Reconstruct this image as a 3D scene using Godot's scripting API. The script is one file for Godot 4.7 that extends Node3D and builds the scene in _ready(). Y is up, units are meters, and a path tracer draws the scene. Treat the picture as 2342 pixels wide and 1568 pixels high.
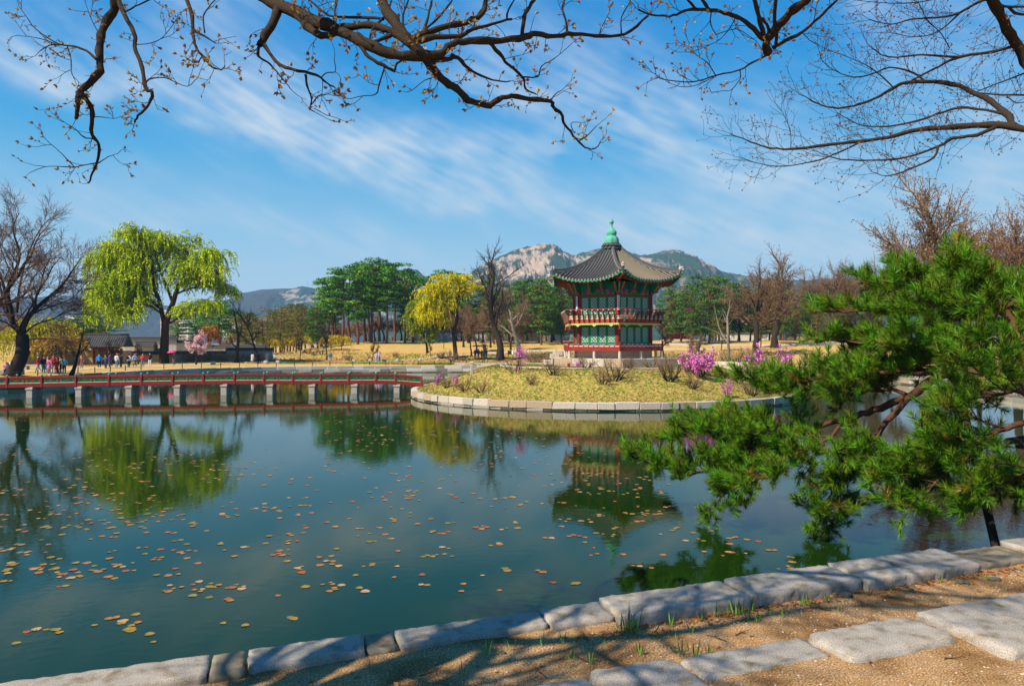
extends Node3D
# A pond with a hexagonal pavilion on its island, seen from the bank under spring branches.

const F := 1561.0      # focal length in the same pixels as at()
const EYE := 4.3       # camera height above the water, whose level is 0

func _ready() -> void:
	var cam := Camera3D.new()
	cam.name = "camera"
	cam.position = Vector3(0, EYE, 0)
	cam.fov = rad_to_deg(2.0 * atan(784.0 / F))
	cam.near = 0.1
	cam.far = 12000.0
	cam.current = true
	add_child(cam)
	var env := Environment.new()
	env.background_mode = Environment.BG_SKY
	env.sky = Sky.new()
	env.sky.sky_material = make_sky()
	env.tonemap_mode = Environment.TONE_MAPPER_LINEAR
	env.tonemap_exposure = 1.58
	env.sdfgi_enabled = true
	env.ssao_enabled = true
	env.ssil_enabled = true
	env.fog_enabled = true
	env.fog_density = 0.0002
	env.fog_light_color = Color(0.60, 0.80, 1.0)
	var we := WorldEnvironment.new()
	we.name = "environment"
	we.environment = env
	add_child(we)
	var sun := DirectionalLight3D.new()
	sun.name = "sun"
	sun.light_energy = 1.6
	sun.light_color = Color(1.0, 0.94, 0.84)
	sun.light_angular_distance = 0.5
	sun.shadow_enabled = true
	var az := deg_to_rad(55.0)
	var el := deg_to_rad(46.0)
	var to_sun := Vector3(-sin(az) * cos(el), sin(el), cos(az) * cos(el))
	sun.look_at_from_position(to_sun * 50.0, Vector3.ZERO)
	add_child(sun)
	make_materials()
	make_outline()
	make_ground()
	make_hills()
	make_island()
	more_materials()
	town_materials()
	pavilion_materials()
	tree_materials()
	make_walls()
	make_bridge()
	make_pavilion()
	make_willow()
	make_yellow_willow()
	make_leaning_tree()
	make_groves()
	make_bare_trees()
	make_left_planting()
	make_island_plants()
	make_grass()
	make_near_pine()
	make_overhead()
	make_pads()
	make_sprouts()
	make_town()
	make_furniture()
	make_people()

# ---------------------------------------------------------------- sky
var cloud_noise: FastNoiseLite
var cloud_fine: FastNoiseLite
var cloud_bands := []

func sky_dir(px: float, py: float) -> Vector2:   # azimuth and elevation in degrees
	var v := Vector3((px - 1171.0) / F, -(py - 784.0) / F, -1.0)
	return Vector2(rad_to_deg(atan2(v.x, -v.z)), rad_to_deg(atan2(v.y, Vector2(v.x, v.z).length())))

func band(points: Array, width: float, strength: float) -> void:
	var a := PackedVector2Array()
	for p in points:
		a.append(sky_dir(p[0], p[1]))
	var box := Rect2(a[0], Vector2.ZERO)
	for q in a:
		box = box.expand(q)
	cloud_bands.append([a, width, strength, box.grow(width * 4.0)])

func sky_color(azd: float, eld: float) -> Color:
	var stops := [[0.0, Color(0.66, 0.84, 0.93)], [4.0, Color(0.56, 0.79, 0.91)], [9.0, Color(0.29, 0.61, 0.86)], [15.0, Color(0.07, 0.43, 0.81)], [22.0, Color(0.008, 0.30, 0.74)], [30.0, Color(0.003, 0.24, 0.66)], [60.0, Color(0.015, 0.17, 0.50)], [90.0, Color(0.015, 0.14, 0.45)]]
	var c: Color = stops[0][1]
	for i in stops.size() - 1:
		if eld >= stops[i][0]:
			var t := clampf((eld - stops[i][0]) / (stops[i + 1][0] - stops[i][0]), 0, 1)
			c = (stops[i][1] as Color).lerp(stops[i + 1][1], t)
	var p := Vector2(azd, eld)
	p += Vector2(cloud_noise.get_noise_2d(azd * 3.0, eld * 4.0), cloud_noise.get_noise_2d(azd * 3.0 + 71.0, eld * 4.0 + 9.0)) * 2.0
	var thick := 0.0
	for b in cloud_bands:
		var box: Rect2 = b[3]
		if not box.has_point(p):
			continue
		var pts: PackedVector2Array = b[0]
		var best := 1e9
		var side := 0.0
		for i in pts.size() - 1:
			var q := Geometry2D.get_closest_point_to_segment(p, pts[i], pts[i + 1])
			var dd := p.distance_to(q)
			if dd < best:
				best = dd
				side = p.y - q.y
		var w: float = b[1] * (1.7 if side > 0.0 else 0.7)
		thick += b[2] * exp(-(best / w) * (best / w))
	# long fibres that run down to one side
	var fx := azd * 0.90 - eld * 0.45
	var fy := azd * 0.42 + eld * 0.90
	var fib := cloud_fine.get_noise_2d(fx * 6.0, fy * 44.0) * 0.75 + cloud_noise.get_noise_2d(fx * 2.5, fy * 13.0) * 0.9
	var veil := maxf(0.0, cloud_noise.get_noise_2d(fx * 1.3 + 300.0, fy * 4.0) + 0.1)
	var body := cloud_noise.get_noise_2d(azd * 6.0 + 40.0, eld * 9.0)
	var a := clampf(thick * (0.64 + 0.50 * fib + 0.36 * body) + veil * (0.09 + 0.14 * fib) * smoothstep(1.0, 8.0, eld), 0.0, 0.85)
	return c.lerp(Color(0.70, 0.80, 0.89), a)

func make_sky() -> PanoramaSkyMaterial:
	cloud_noise = FastNoiseLite.new()
	cloud_noise.seed = 5
	cloud_noise.frequency = 0.03
	cloud_noise.fractal_octaves = 4
	cloud_fine = FastNoiseLite.new()
	cloud_fine.seed = 9
	cloud_fine.frequency = 0.03
	cloud_fine.fractal_octaves = 4
	band([[-900, -60], [-300, 90], [100, 165], [420, 232], [600, 285], [760, 345], [950, 425], [1250, 490], [1600, 545], [2400, 640]], 1.9, 0.66)
	band([[250, -300], [360, -60], [440, 60], [520, 170], [620, 270]], 2.8, 0.42)
	band([[820, 350], [1040, 350], [1150, 370], [1230, 345]], 1.3, 0.40)
	band([[1150, 180], [1350, 250], [1550, 340], [1800, 420], [2100, 440], [2500, 470], [3300, 560]], 2.9, 0.56)
	band([[-600, 400], [0, 450], [300, 480], [600, 525], [900, 590]], 1.3, 0.38)
	band([[1950, -80], [2100, 120], [2400, 330]], 3.0, 0.30)
	var small := Image.create_empty(640, 320, false, Image.FORMAT_RGBF)
	for y in 320:
		var eld := 90.0 - (y + 0.5) / 320.0 * 180.0
		for x in 640:
			small.set_pixel(x, y, sky_color(wrapf((x + 0.5) / 640.0 * 360.0, -180.0, 180.0), maxf(eld, 0.0)) if eld > -1.0 else Color(0.66, 0.84, 0.93))
	small.resize(2560, 1280, Image.INTERPOLATE_CUBIC)
	for y in range(435, 642):      # the part the camera sees, at full sharpness from the same formula
		var eld := 90.0 - (y + 0.5) / 1280.0 * 180.0
		for k in range(-300, 300):
			small.set_pixel(posmod(k, 2560), y, sky_color((k + 0.5) / 2560.0 * 360.0, maxf(eld, 0.0)))
	var m := PanoramaSkyMaterial.new()
	m.panorama = ImageTexture.create_from_image(small)
	m.energy_multiplier = 0.62
	return m

# ---------------------------------------------------------------- helpers
func at(px: float, py: float, d: float) -> Vector3:   # a point d metres ahead of the camera
	return Vector3((px - 1171.0) * d / F, EYE - (py - 784.0) * d / F, -d)

class MB:
	var v := PackedVector3Array()
	var n := PackedVector3Array()
	var c := PackedColorArray()
	var ix := PackedInt32Array()
	var col := Color(1, 1, 1)
	var colored := false
	func vert(p: Vector3, nn: Vector3) -> int:
		v.append(p); n.append(nn); c.append(col)
		return v.size() - 1
	func face(a: int, b: int, cc: int, hint: Vector3) -> void:
		if (v[b] - v[a]).cross(v[cc] - v[a]).dot(hint) > 0.0:
			ix.append(a); ix.append(cc); ix.append(b)
		else:
			ix.append(a); ix.append(b); ix.append(cc)
	func tri(a: Vector3, b: Vector3, cc: Vector3, hint: Vector3) -> void:
		var nn := (b - a).cross(cc - a).normalized()
		if nn.dot(hint) < 0.0:
			nn = -nn
		var i := vert(a, nn); vert(b, nn); vert(cc, nn)
		face(i, i + 1, i + 2, nn)
	func quad(a: Vector3, b: Vector3, cc: Vector3, d: Vector3, hint: Vector3) -> void:
		var nn := (cc - a).cross(d - b).normalized()
		if nn.dot(hint) < 0.0:
			nn = -nn
		var i := vert(a, nn); vert(b, nn); vert(cc, nn); vert(d, nn)
		face(i, i + 1, i + 2, nn); face(i, i + 2, i + 3, nn)
	func leaf(a: Vector3, b: Vector3, w: Vector3, nn: Vector3) -> void:   # a pointed blade from a to b
		var m := a.lerp(b, 0.45)
		var i := vert(a, nn); vert(m + w, nn); vert(b, nn); vert(m - w, nn)
		face(i, i + 1, i + 2, nn); face(i, i + 2, i + 3, nn)
	func spike(a: Vector3, b: Vector3, w: Vector3, nn: Vector3) -> void:   # one thin triangle
		var i := vert(a - w, nn); vert(a + w, nn); vert(b, nn)
		face(i, i + 1, i + 2, nn)
	func tube(p: PackedVector3Array, r: PackedFloat32Array, sides: int, caps := false) -> void:
		var k := p.size()
		var first := v.size()
		var up := Vector3(0.31, 0.2, 0.93)
		for i in k:
			var t := (p[mini(i + 1, k - 1)] - p[maxi(i - 1, 0)]).normalized()
			var s := t.cross(up)
			if s.length_squared() < 0.01:
				s = t.cross(Vector3(1, 0, 0))
			s = s.normalized()
			var u := s.cross(t)
			up = u
			for j in sides:
				var a := TAU * j / sides
				var o := s * cos(a) + u * sin(a)
				vert(p[i] + o * r[i], o)
		for i in k - 1:
			for j in sides:
				var a := first + i * sides + j
				var b := first + i * sides + (j + 1) % sides
				face(a, b, a + sides, n[a] + n[b]); face(b, b + sides, a + sides, n[a] + n[b])
		if caps:
			for e in 2:
				var q := 0 if e == 0 else k - 1
				var t := (p[0] - p[1]).normalized() if e == 0 else (p[k - 1] - p[k - 2]).normalized()
				var m := vert(p[q], t)
				for j in sides:
					vert(v[first + q * sides + j], t)
				for j in sides:
					face(m, m + 1 + j, m + 1 + (j + 1) % sides, t)
	func stick(a: Vector3, b: Vector3, ra: float, rb: float, sides := 3) -> void:
		tube(PackedVector3Array([a, b]), PackedFloat32Array([ra, rb]), sides)
	func box(t: Transform3D, s: Vector3) -> void:
		var h := s * 0.5
		for ax in 3:
			for sg in [-1.0, 1.0]:
				var nn := Vector3.ZERO; nn[ax] = sg
				var a := Vector3.ZERO; a[(ax + 1) % 3] = 1.0
				var b := Vector3.ZERO; b[(ax + 2) % 3] = 1.0
				var o := nn * h
				a *= h; b *= h
				quad(t * (o - a - b), t * (o + a - b), t * (o + a + b), t * (o - a + b), t.basis * nn)
	func cbox(t: Transform3D, s: Vector3, ch: float) -> void:   # a box with chamfered edges
		var h := s * 0.5
		var k := h - Vector3.ONE * minf(ch, minf(h.x, minf(h.y, h.z)) * 0.8)
		for ax in 3:
			var bx := (ax + 1) % 3
			var cx := (ax + 2) % 3
			for sg in [-1.0, 1.0]:
				var q := []
				for e in [[-1, -1], [1, -1], [1, 1], [-1, 1]]:
					var p := Vector3.ZERO
					p[ax] = sg * h[ax]; p[bx] = e[0] * k[bx]; p[cx] = e[1] * k[cx]
					q.append(t * p)
				var nn := Vector3.ZERO; nn[ax] = sg
				quad(q[0], q[1], q[2], q[3], t.basis * nn)
				for sb in [-1.0, 1.0]:   # the edge between faces ax and bx
					var r := []
					for e in [-1.0, 1.0]:
						var p := Vector3.ZERO
						p[ax] = sg * h[ax]; p[bx] = sb * k[bx]; p[cx] = e * k[cx]
						r.append(t * p)
						var p2 := Vector3.ZERO
						p2[ax] = sg * k[ax]; p2[bx] = sb * h[bx]; p2[cx] = e * k[cx]
						r.append(t * p2)
					var en := Vector3.ZERO; en[ax] = sg; en[bx] = sb
					quad(r[0], r[2], r[3], r[1], t.basis * en)
		for sx in [-1.0, 1.0]:
			for sy in [-1.0, 1.0]:
				for sz in [-1.0, 1.0]:
					tri(t * Vector3(sx * h.x, sy * k.y, sz * k.z), t * Vector3(sx * k.x, sy * h.y, sz * k.z), t * Vector3(sx * k.x, sy * k.y, sz * h.z), t.basis * Vector3(sx, sy, sz))
	func lathe(prof: PackedVector2Array, sides: int, smooth := true, o := Vector3.ZERO, turn := 0.0) -> void:   # (radius, height)
		var k := prof.size()
		var first := v.size()
		if smooth:
			for i in k:
				var d := prof[mini(i + 1, k - 1)] - prof[maxi(i - 1, 0)]
				var out := Vector2(d.y, -d.x).normalized()
				for j in sides:
					var a := TAU * j / sides + turn
					vert(o + Vector3(cos(a) * prof[i].x, prof[i].y, sin(a) * prof[i].x), Vector3(cos(a) * out.x, out.y, sin(a) * out.x))
			for i in k - 1:
				for j in sides:
					var a := first + i * sides + j
					var b := first + i * sides + (j + 1) % sides
					face(a, b, a + sides, n[a] + n[b]); face(b, b + sides, a + sides, n[a] + n[b])
		else:
			for i in k - 1:
				for j in sides:
					var a := TAU * j / sides + turn
					var b := TAU * (j + 1) / sides + turn
					var pa := Vector3(cos(a), 0, sin(a))
					var pb := Vector3(cos(b), 0, sin(b))
					var y0 := Vector3(0, prof[i].y, 0)
					var y1 := Vector3(0, prof[i + 1].y, 0)
					var d := prof[i + 1] - prof[i]
					quad(o + pa * prof[i].x + y0, o + pb * prof[i].x + y0, o + pb * prof[i + 1].x + y1, o + pa * prof[i + 1].x + y1, (pa + pb) * d.y - Vector3(0, d.x, 0))
	func blob(o: Vector3, s: Vector3, rings := 5, sides := 8) -> void:
		var pr := PackedVector2Array()
		for i in rings + 1:
			var a := PI * i / rings - PI / 2
			pr.append(Vector2(maxf(cos(a), 0.001), sin(a)))
		var first := v.size()
		lathe(pr, sides)
		for i in range(first, v.size()):
			n[i] = (n[i] / s).normalized()
			v[i] = o + v[i] * s
	func mesh() -> ArrayMesh:
		var a := []
		a.resize(Mesh.ARRAY_MAX)
		a[Mesh.ARRAY_VERTEX] = v
		a[Mesh.ARRAY_NORMAL] = n
		if colored:
			a[Mesh.ARRAY_COLOR] = c
		a[Mesh.ARRAY_INDEX] = ix
		var m := ArrayMesh.new()
		m.add_surface_from_arrays(Mesh.PRIMITIVE_TRIANGLES, a)
		return m

var counts := {}
func numbered(called: String) -> String:
	var k: int = counts.get(called, 0)
	counts[called] = k + 1
	return called if k == 0 else "%s_%03d" % [called, k]

func meta(o: Node, label: String, category: String, group := "", kind := "") -> void:
	if label: o.set_meta("label", label)
	if category: o.set_meta("category", category)
	if group: o.set_meta("group", group)
	if kind: o.set_meta("kind", kind)

func thing(called: String, label: String, category: String, where := Vector3.ZERO, turn := 0.0, group := "") -> Node3D:
	var o := Node3D.new()
	o.name = numbered(called)
	add_child(o)
	o.position = where
	o.rotation.y = turn
	meta(o, label, category, group)
	return o

func part(called: String, m: Mesh, material: Material, parent: Node, where := Transform3D()) -> MeshInstance3D:
	var o := MeshInstance3D.new()
	o.name = called
	o.mesh = m
	o.material_override = material
	o.transform = where
	parent.add_child(o, true)
	return o

func piece(called: String, b: MB, material: Material, parent: Node) -> MeshInstance3D:
	return part(called, b.mesh(), material, parent)

func ground_piece(called: String, m: Mesh, material: Material, label: String, kind := "structure") -> MeshInstance3D:
	var o := MeshInstance3D.new()
	o.name = numbered(called)
	o.mesh = m
	o.material_override = material
	add_child(o)
	meta(o, label, "", "", kind)
	return o

func scatter(called: String, m: Mesh, material: Material, places: Array, colors: Array, parent: Node, kind := "stuff") -> MultiMeshInstance3D:
	var mm := MultiMesh.new()
	mm.transform_format = MultiMesh.TRANSFORM_3D
	mm.use_colors = colors.size() > 0
	mm.mesh = m
	mm.instance_count = places.size()
	for i in places.size():
		mm.set_instance_transform(i, places[i])
		if colors.size() > 0:
			mm.set_instance_color(i, colors[i])
	var o := MultiMeshInstance3D.new()
	o.name = called if parent != self else numbered(called)
	o.multimesh = mm
	o.material_override = material
	parent.add_child(o, true)
	if kind: o.set_meta("kind", kind)
	return o

func rngs(s: int) -> RandomNumberGenerator:
	var r := RandomNumberGenerator.new()
	r.seed = s
	return r

func rdir(r: RandomNumberGenerator) -> Vector3:
	var y := r.randf_range(-1, 1)
	var a := r.randf() * TAU
	var q := sqrt(1.0 - y * y)
	return Vector3(q * cos(a), y, q * sin(a))

# ---------------------------------------------------------------- materials (colours given as linear base colours)
func lin(r: float, g: float, b: float) -> Color:
	return Color(r, g, b).linear_to_srgb()

func noise_tex(sd: int, freq: float, ramp: Array, octaves := 4, size := 512, cell := false) -> NoiseTexture2D:
	var fn := FastNoiseLite.new()
	fn.seed = sd
	fn.noise_type = FastNoiseLite.TYPE_CELLULAR if cell else FastNoiseLite.TYPE_SIMPLEX_SMOOTH
	fn.frequency = freq
	fn.fractal_octaves = octaves
	fn.fractal_gain = 0.55
	var t := NoiseTexture2D.new()
	t.noise = fn
	t.seamless = true
	t.width = size
	t.height = size
	if ramp.size():
		var g := Gradient.new()
		var offs := PackedFloat32Array()
		var cols := PackedColorArray()
		for e in ramp:
			offs.append(e[0]); cols.append(e[1])
		g.offsets = offs
		g.colors = cols
		t.color_ramp = g
	return t

func plain(r: float, g: float, b: float, rough := 0.8, spec := 0.3) -> StandardMaterial3D:
	var m := StandardMaterial3D.new()
	m.albedo_color = lin(r, g, b)
	m.roughness = rough
	m.metallic_specular = spec
	return m

func tinted(rough := 0.8, spec := 0.25, back := 0.0) -> StandardMaterial3D:   # colour comes from the vertices or copies
	var m := plain(1, 1, 1, rough, spec)
	m.vertex_color_use_as_albedo = true
	if back > 0.0:
		m.backlight_enabled = true
		m.backlight = Color(back, back, back)
	return m

# base colour texture on uv1, a second, coarser or finer one multiplied over it on uv2, relief on uv1
func surfaced(tex: Texture2D, scale: float, tex2: Texture2D, scale2: float, bump: Texture2D, bump_cm: float, rough := 0.85, spec := 0.3) -> StandardMaterial3D:
	var m := StandardMaterial3D.new()
	m.albedo_texture = tex
	m.uv1_triplanar = true
	m.uv1_world_triplanar = true
	m.uv1_scale = Vector3.ONE * scale
	m.roughness = rough
	m.metallic_specular = spec
	if tex2:
		m.detail_enabled = true
		m.detail_albedo = tex2
		m.detail_blend_mode = BaseMaterial3D.BLEND_MODE_MUL
		m.detail_uv_layer = BaseMaterial3D.DETAIL_UV_2
		m.uv2_triplanar = true
		m.uv2_world_triplanar = true
		m.uv2_scale = Vector3.ONE * scale2
	if bump:
		m.heightmap_enabled = true
		m.heightmap_texture = bump
		m.heightmap_scale = bump_cm
	return m

func g(v: float) -> Color:
	return Color(v, v, v)

# a dressed granite block: a rounded box whose faces are broken up by noise
func rough_block(s: Vector3, sd: int, sub: Vector3i, rnd: float, amp: float, freq := 4.0) -> ArrayMesh:
	var fn := FastNoiseLite.new()
	fn.seed = sd
	fn.frequency = freq * 0.25
	fn.fractal_octaves = 4
	var st := SurfaceTool.new()
	st.begin(Mesh.PRIMITIVE_TRIANGLES)
	st.set_smooth_group(0)
	var h := s * 0.5
	var k := h - Vector3.ONE * rnd
	for ax in 3:
		var bx := (ax + 1) % 3
		var cx := (ax + 2) % 3
		var nb: int = sub[bx]
		var nc: int = sub[cx]
		for sg in [-1.0, 1.0]:
			var grid := []
			for i in nb + 1:
				for j in nc + 1:
					var p := Vector3.ZERO
					p[ax] = sg * h[ax]
					p[bx] = lerpf(-h[bx], h[bx], float(i) / nb)
					p[cx] = lerpf(-h[cx], h[cx], float(j) / nc)
					var q := Vector3(clampf(p.x, -k.x, k.x), clampf(p.y, -k.y, k.y), clampf(p.z, -k.z, k.z))
					var d := (p - q).normalized()
					var w := q + d * rnd
					var f := fn.get_noise_3dv(w * 4.0 + Vector3.ONE * sd)
					var low := fn.get_noise_3dv(Vector3(w.x, w.y * 0.4, w.z) * 1.5 + Vector3.ONE * (sd * 3.7))
					var flat_dir := Vector3(d.x, 0, d.z)
					grid.append(w + d * f * amp * 0.6 + flat_dir * (low * amp * 1.7 + f * amp) + Vector3(0, low * amp * 0.9 * absf(d.y), 0))
			for i in nb:
				for j in nc:
					var a: Vector3 = grid[i * (nc + 1) + j]
					var b: Vector3 = grid[(i + 1) * (nc + 1) + j]
					var e: Vector3 = grid[(i + 1) * (nc + 1) + j + 1]
					var d: Vector3 = grid[i * (nc + 1) + j + 1]
					var order := [a, b, e, a, e, d] if sg < 0.0 else [a, e, b, a, d, e]
					for p in order:
						st.add_vertex(p)
	st.generate_normals()
	st.index()
	return st.commit()

# ---------------------------------------------------------------- the pond's outline, the ground and the hills
const POND := [[-64, -20], [-40, 6.9], [30, -17.6], [41, -30], [42.5, -45], [41, -54], [41.5, -62], [39.7, -82], [27, -96], [5, -100], [-11, -100], [-23.3, -98], [-33.5, -95], [-44.5, -86], [-46.5, -68], [-54, -48]]
const CENTRE := Vector2(0, -52)
var outline := PackedVector2Array()
var mats := {}
var land_noise: FastNoiseLite

func make_outline() -> void:
	var p := PackedVector2Array()
	for e in POND:
		p.append(Vector2(e[0], e[1]))
	for k in 2:     # round the corners
		var q := PackedVector2Array()
		for i in p.size():
			var a := p[i]
			var b := p[(i + 1) % p.size()]
			q.append(a.lerp(b, 0.2)); q.append(a.lerp(b, 0.8))
		p = q
	outline = p
	land_noise = FastNoiseLite.new()
	land_noise.seed = 3
	land_noise.frequency = 0.05

func edge_radius(a: float) -> float:
	var d := Vector2(cos(a), sin(a)) * 400.0
	var best := 400.0
	for i in outline.size():
		var hit = Geometry2D.segment_intersects_segment(CENTRE, CENTRE + d, outline[i], outline[(i + 1) % outline.size()])
		if hit != null:
			best = minf(best, CENTRE.distance_to(hit))
	return best

func kerb_z(x: float) -> float:      # water side of the near kerb
	return -5.63 - 0.351 * (x + 4.22)

func land(x: float, z: float, e: float) -> float:   # height of the ground e metres outside the pond
	var near := smoothstep(-34.0, -20.0, z)
	var north := clampf((-z - 78.0) / 25.0, 0, 1) * smoothstep(-62.0, -30.0, x)
	var h := 0.98 + 0.22 * smoothstep(0.6, 3.5, e) + north * 3.6 * smoothstep(6.0, 66.0, e)
	h += land_noise.get_noise_2d(x, z) * 0.25 * smoothstep(6.0, 30.0, e)
	var sand := 1.415 + 0.115 * smoothstep(1.50, 1.78, (z - kerb_z(x)) * 0.944) + 0.02 * land_noise.get_noise_2d(x * 22.0, z * 22.0) + 0.012 * land_noise.get_noise_2d(x * 70.0, z * 70.0)
	return lerpf(h, sand, near)

func land_at(x: float, z: float) -> float:
	var v := Vector2(x, z) - CENTRE
	return land(x, z, v.length() - edge_radius(atan2(v.y, v.x)))

func ring(a0: float, a1: float, steps: int, rows: Array) -> ArrayMesh:
	var b := MB.new()
	var k := rows.size()
	for i in steps + 1:
		var a := lerpf(a0, a1, float(i) / steps)
		var r := edge_radius(a)
		for e: float in rows:
			var p := CENTRE + Vector2(cos(a), sin(a)) * (r + e)
			b.vert(Vector3(p.x, land(p.x, p.y, e), p.y), Vector3.UP)
	for i in steps:
		for j in k - 1:
			var q := i * k + j
			b.face(q, q + 1, q + k, Vector3.UP); b.face(q + 1, q + k + 1, q + k, Vector3.UP)
	var nn := PackedVector3Array()
	nn.resize(b.v.size())
	for t in range(0, b.ix.size(), 3):
		var f := (b.v[b.ix[t + 2]] - b.v[b.ix[t]]).cross(b.v[b.ix[t + 1]] - b.v[b.ix[t]])
		for s in 3:
			nn[b.ix[t + s]] += f
	for i in nn.size():
		nn[i] = nn[i].normalized()
	b.n = nn
	return b.mesh()

func make_ground() -> void:
	var far := [0.12, 0.5, 1.0, 1.7, 2.6, 3.8, 5.2, 7.0, 9.0, 11.5, 14.5, 18.0, 22.0, 27.0, 33.0, 40.0, 48.0, 57.0, 67.0, 80.0, 100.0, 130.0, 180.0, 260.0, 400.0, 700.0, 1300.0, 2600.0]
	var near := []
	var e := 0.12
	while e < 13.0:
		near.append(e)
		e += 0.09
	near += [14.0, 18.0, 27.0, 40.0, 67.0, 100.0, 180.0, 400.0, 1300.0, 2600.0]
	var s0 := 1.20
	var s1 := 1.90
	ground_piece("sand_ground", ring(s0, s1, 420, near), mats.sand, "coarse tan sand between the granite kerb stones")
	ground_piece("ground", ring(s1, s0 + TAU, 620, far), mats.lawn, "straw coloured lawn rising behind the far bank")
	# water
	var b := MB.new()
	b.quad(Vector3(-75, 0, 20), Vector3(55, 0, 20), Vector3(55, 0, -112), Vector3(-75, 0, -112), Vector3.UP)
	ground_piece("water", b.mesh(), mats.water, "still murky green pond water mirroring sky and trees")
	var f := MB.new()
	f.quad(Vector3(-75, -0.9, 20), Vector3(55, -0.9, 20), Vector3(55, -0.9, -112), Vector3(-75, -0.9, -112), Vector3.UP)
	ground_piece("pond_bed", f.mesh(), mats.mud, "muddy bed under the pond water")
	# footpaths, draped a hand's breadth apart over the ground
	ribbon("path", mats.path_sand, [[-60, -64], [-52, -73], [-50, -86], [-40, -99], [-28, -103.5], [-14, -104.8], [0, -104.8], [8, -104.5], [22, -102], [34, -95], [45, -84], [47, -64]], 3.6, "pale sandy footpath along the far bank")
	ribbon("path", mats.path_sand, [[-26, -104], [-19, -112], [-13, -121], [-4, -128], [4, -132], [16, -134], [30, -131], [48, -128], [75, -140]], 2.4, "pale sandy footpath climbing across the lawn")
	ribbon("path", mats.path_sand, [[-30, -104], [-40, -116], [-46, -130], [-44, -150]], 2.2, "narrow dirt footpath turning behind the stone wall")
	ribbon("path", mats.path_sand, [[26, -150], [36, -142], [50, -134], [66, -128], [90, -120]], 6.0, "wide pale forecourt behind the trees beside the pavilion")

func ribbon(called: String, m: Material, pts: Array, wide: float, label: String) -> void:
	var c := Curve2D.new()
	for i in pts.size():
		var prev := Vector2(pts[maxi(i - 1, 0)][0], pts[maxi(i - 1, 0)][1])
		var next := Vector2(pts[mini(i + 1, pts.size() - 1)][0], pts[mini(i + 1, pts.size() - 1)][1])
		var tt := (next - prev) / 6.0
		c.add_point(Vector2(pts[i][0], pts[i][1]), -tt, tt)
	var long := c.get_baked_length()
	var b := MB.new()
	var steps := int(long / 0.8)
	var rows := 5
	for i in steps + 1:
		var p := c.sample_baked(long * i / steps)
		var q := c.sample_baked(minf(long * i / steps + 0.5, long))
		if i == steps:
			q = p + (p - c.sample_baked(long - 0.5))
		var s := (q - p).normalized().orthogonal()
		for j in rows:
			var w := wide * (1.0 + 0.22 * land_noise.get_noise_2d(p.x * 9.0, p.y * 9.0 + j * 40.0))
			var o := p + s * w * (float(j) / (rows - 1) - 0.5)
			b.vert(Vector3(o.x, land_at(o.x, o.y) + 0.03, o.y), Vector3.UP)
	for i in steps:
		for j in rows - 1:
			var k := i * rows + j
			b.face(k, k + 1, k + rows, Vector3.UP); b.face(k + 1, k + rows + 1, k + rows, Vector3.UP)
	ground_piece(called, b.mesh(), m, label)

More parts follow.
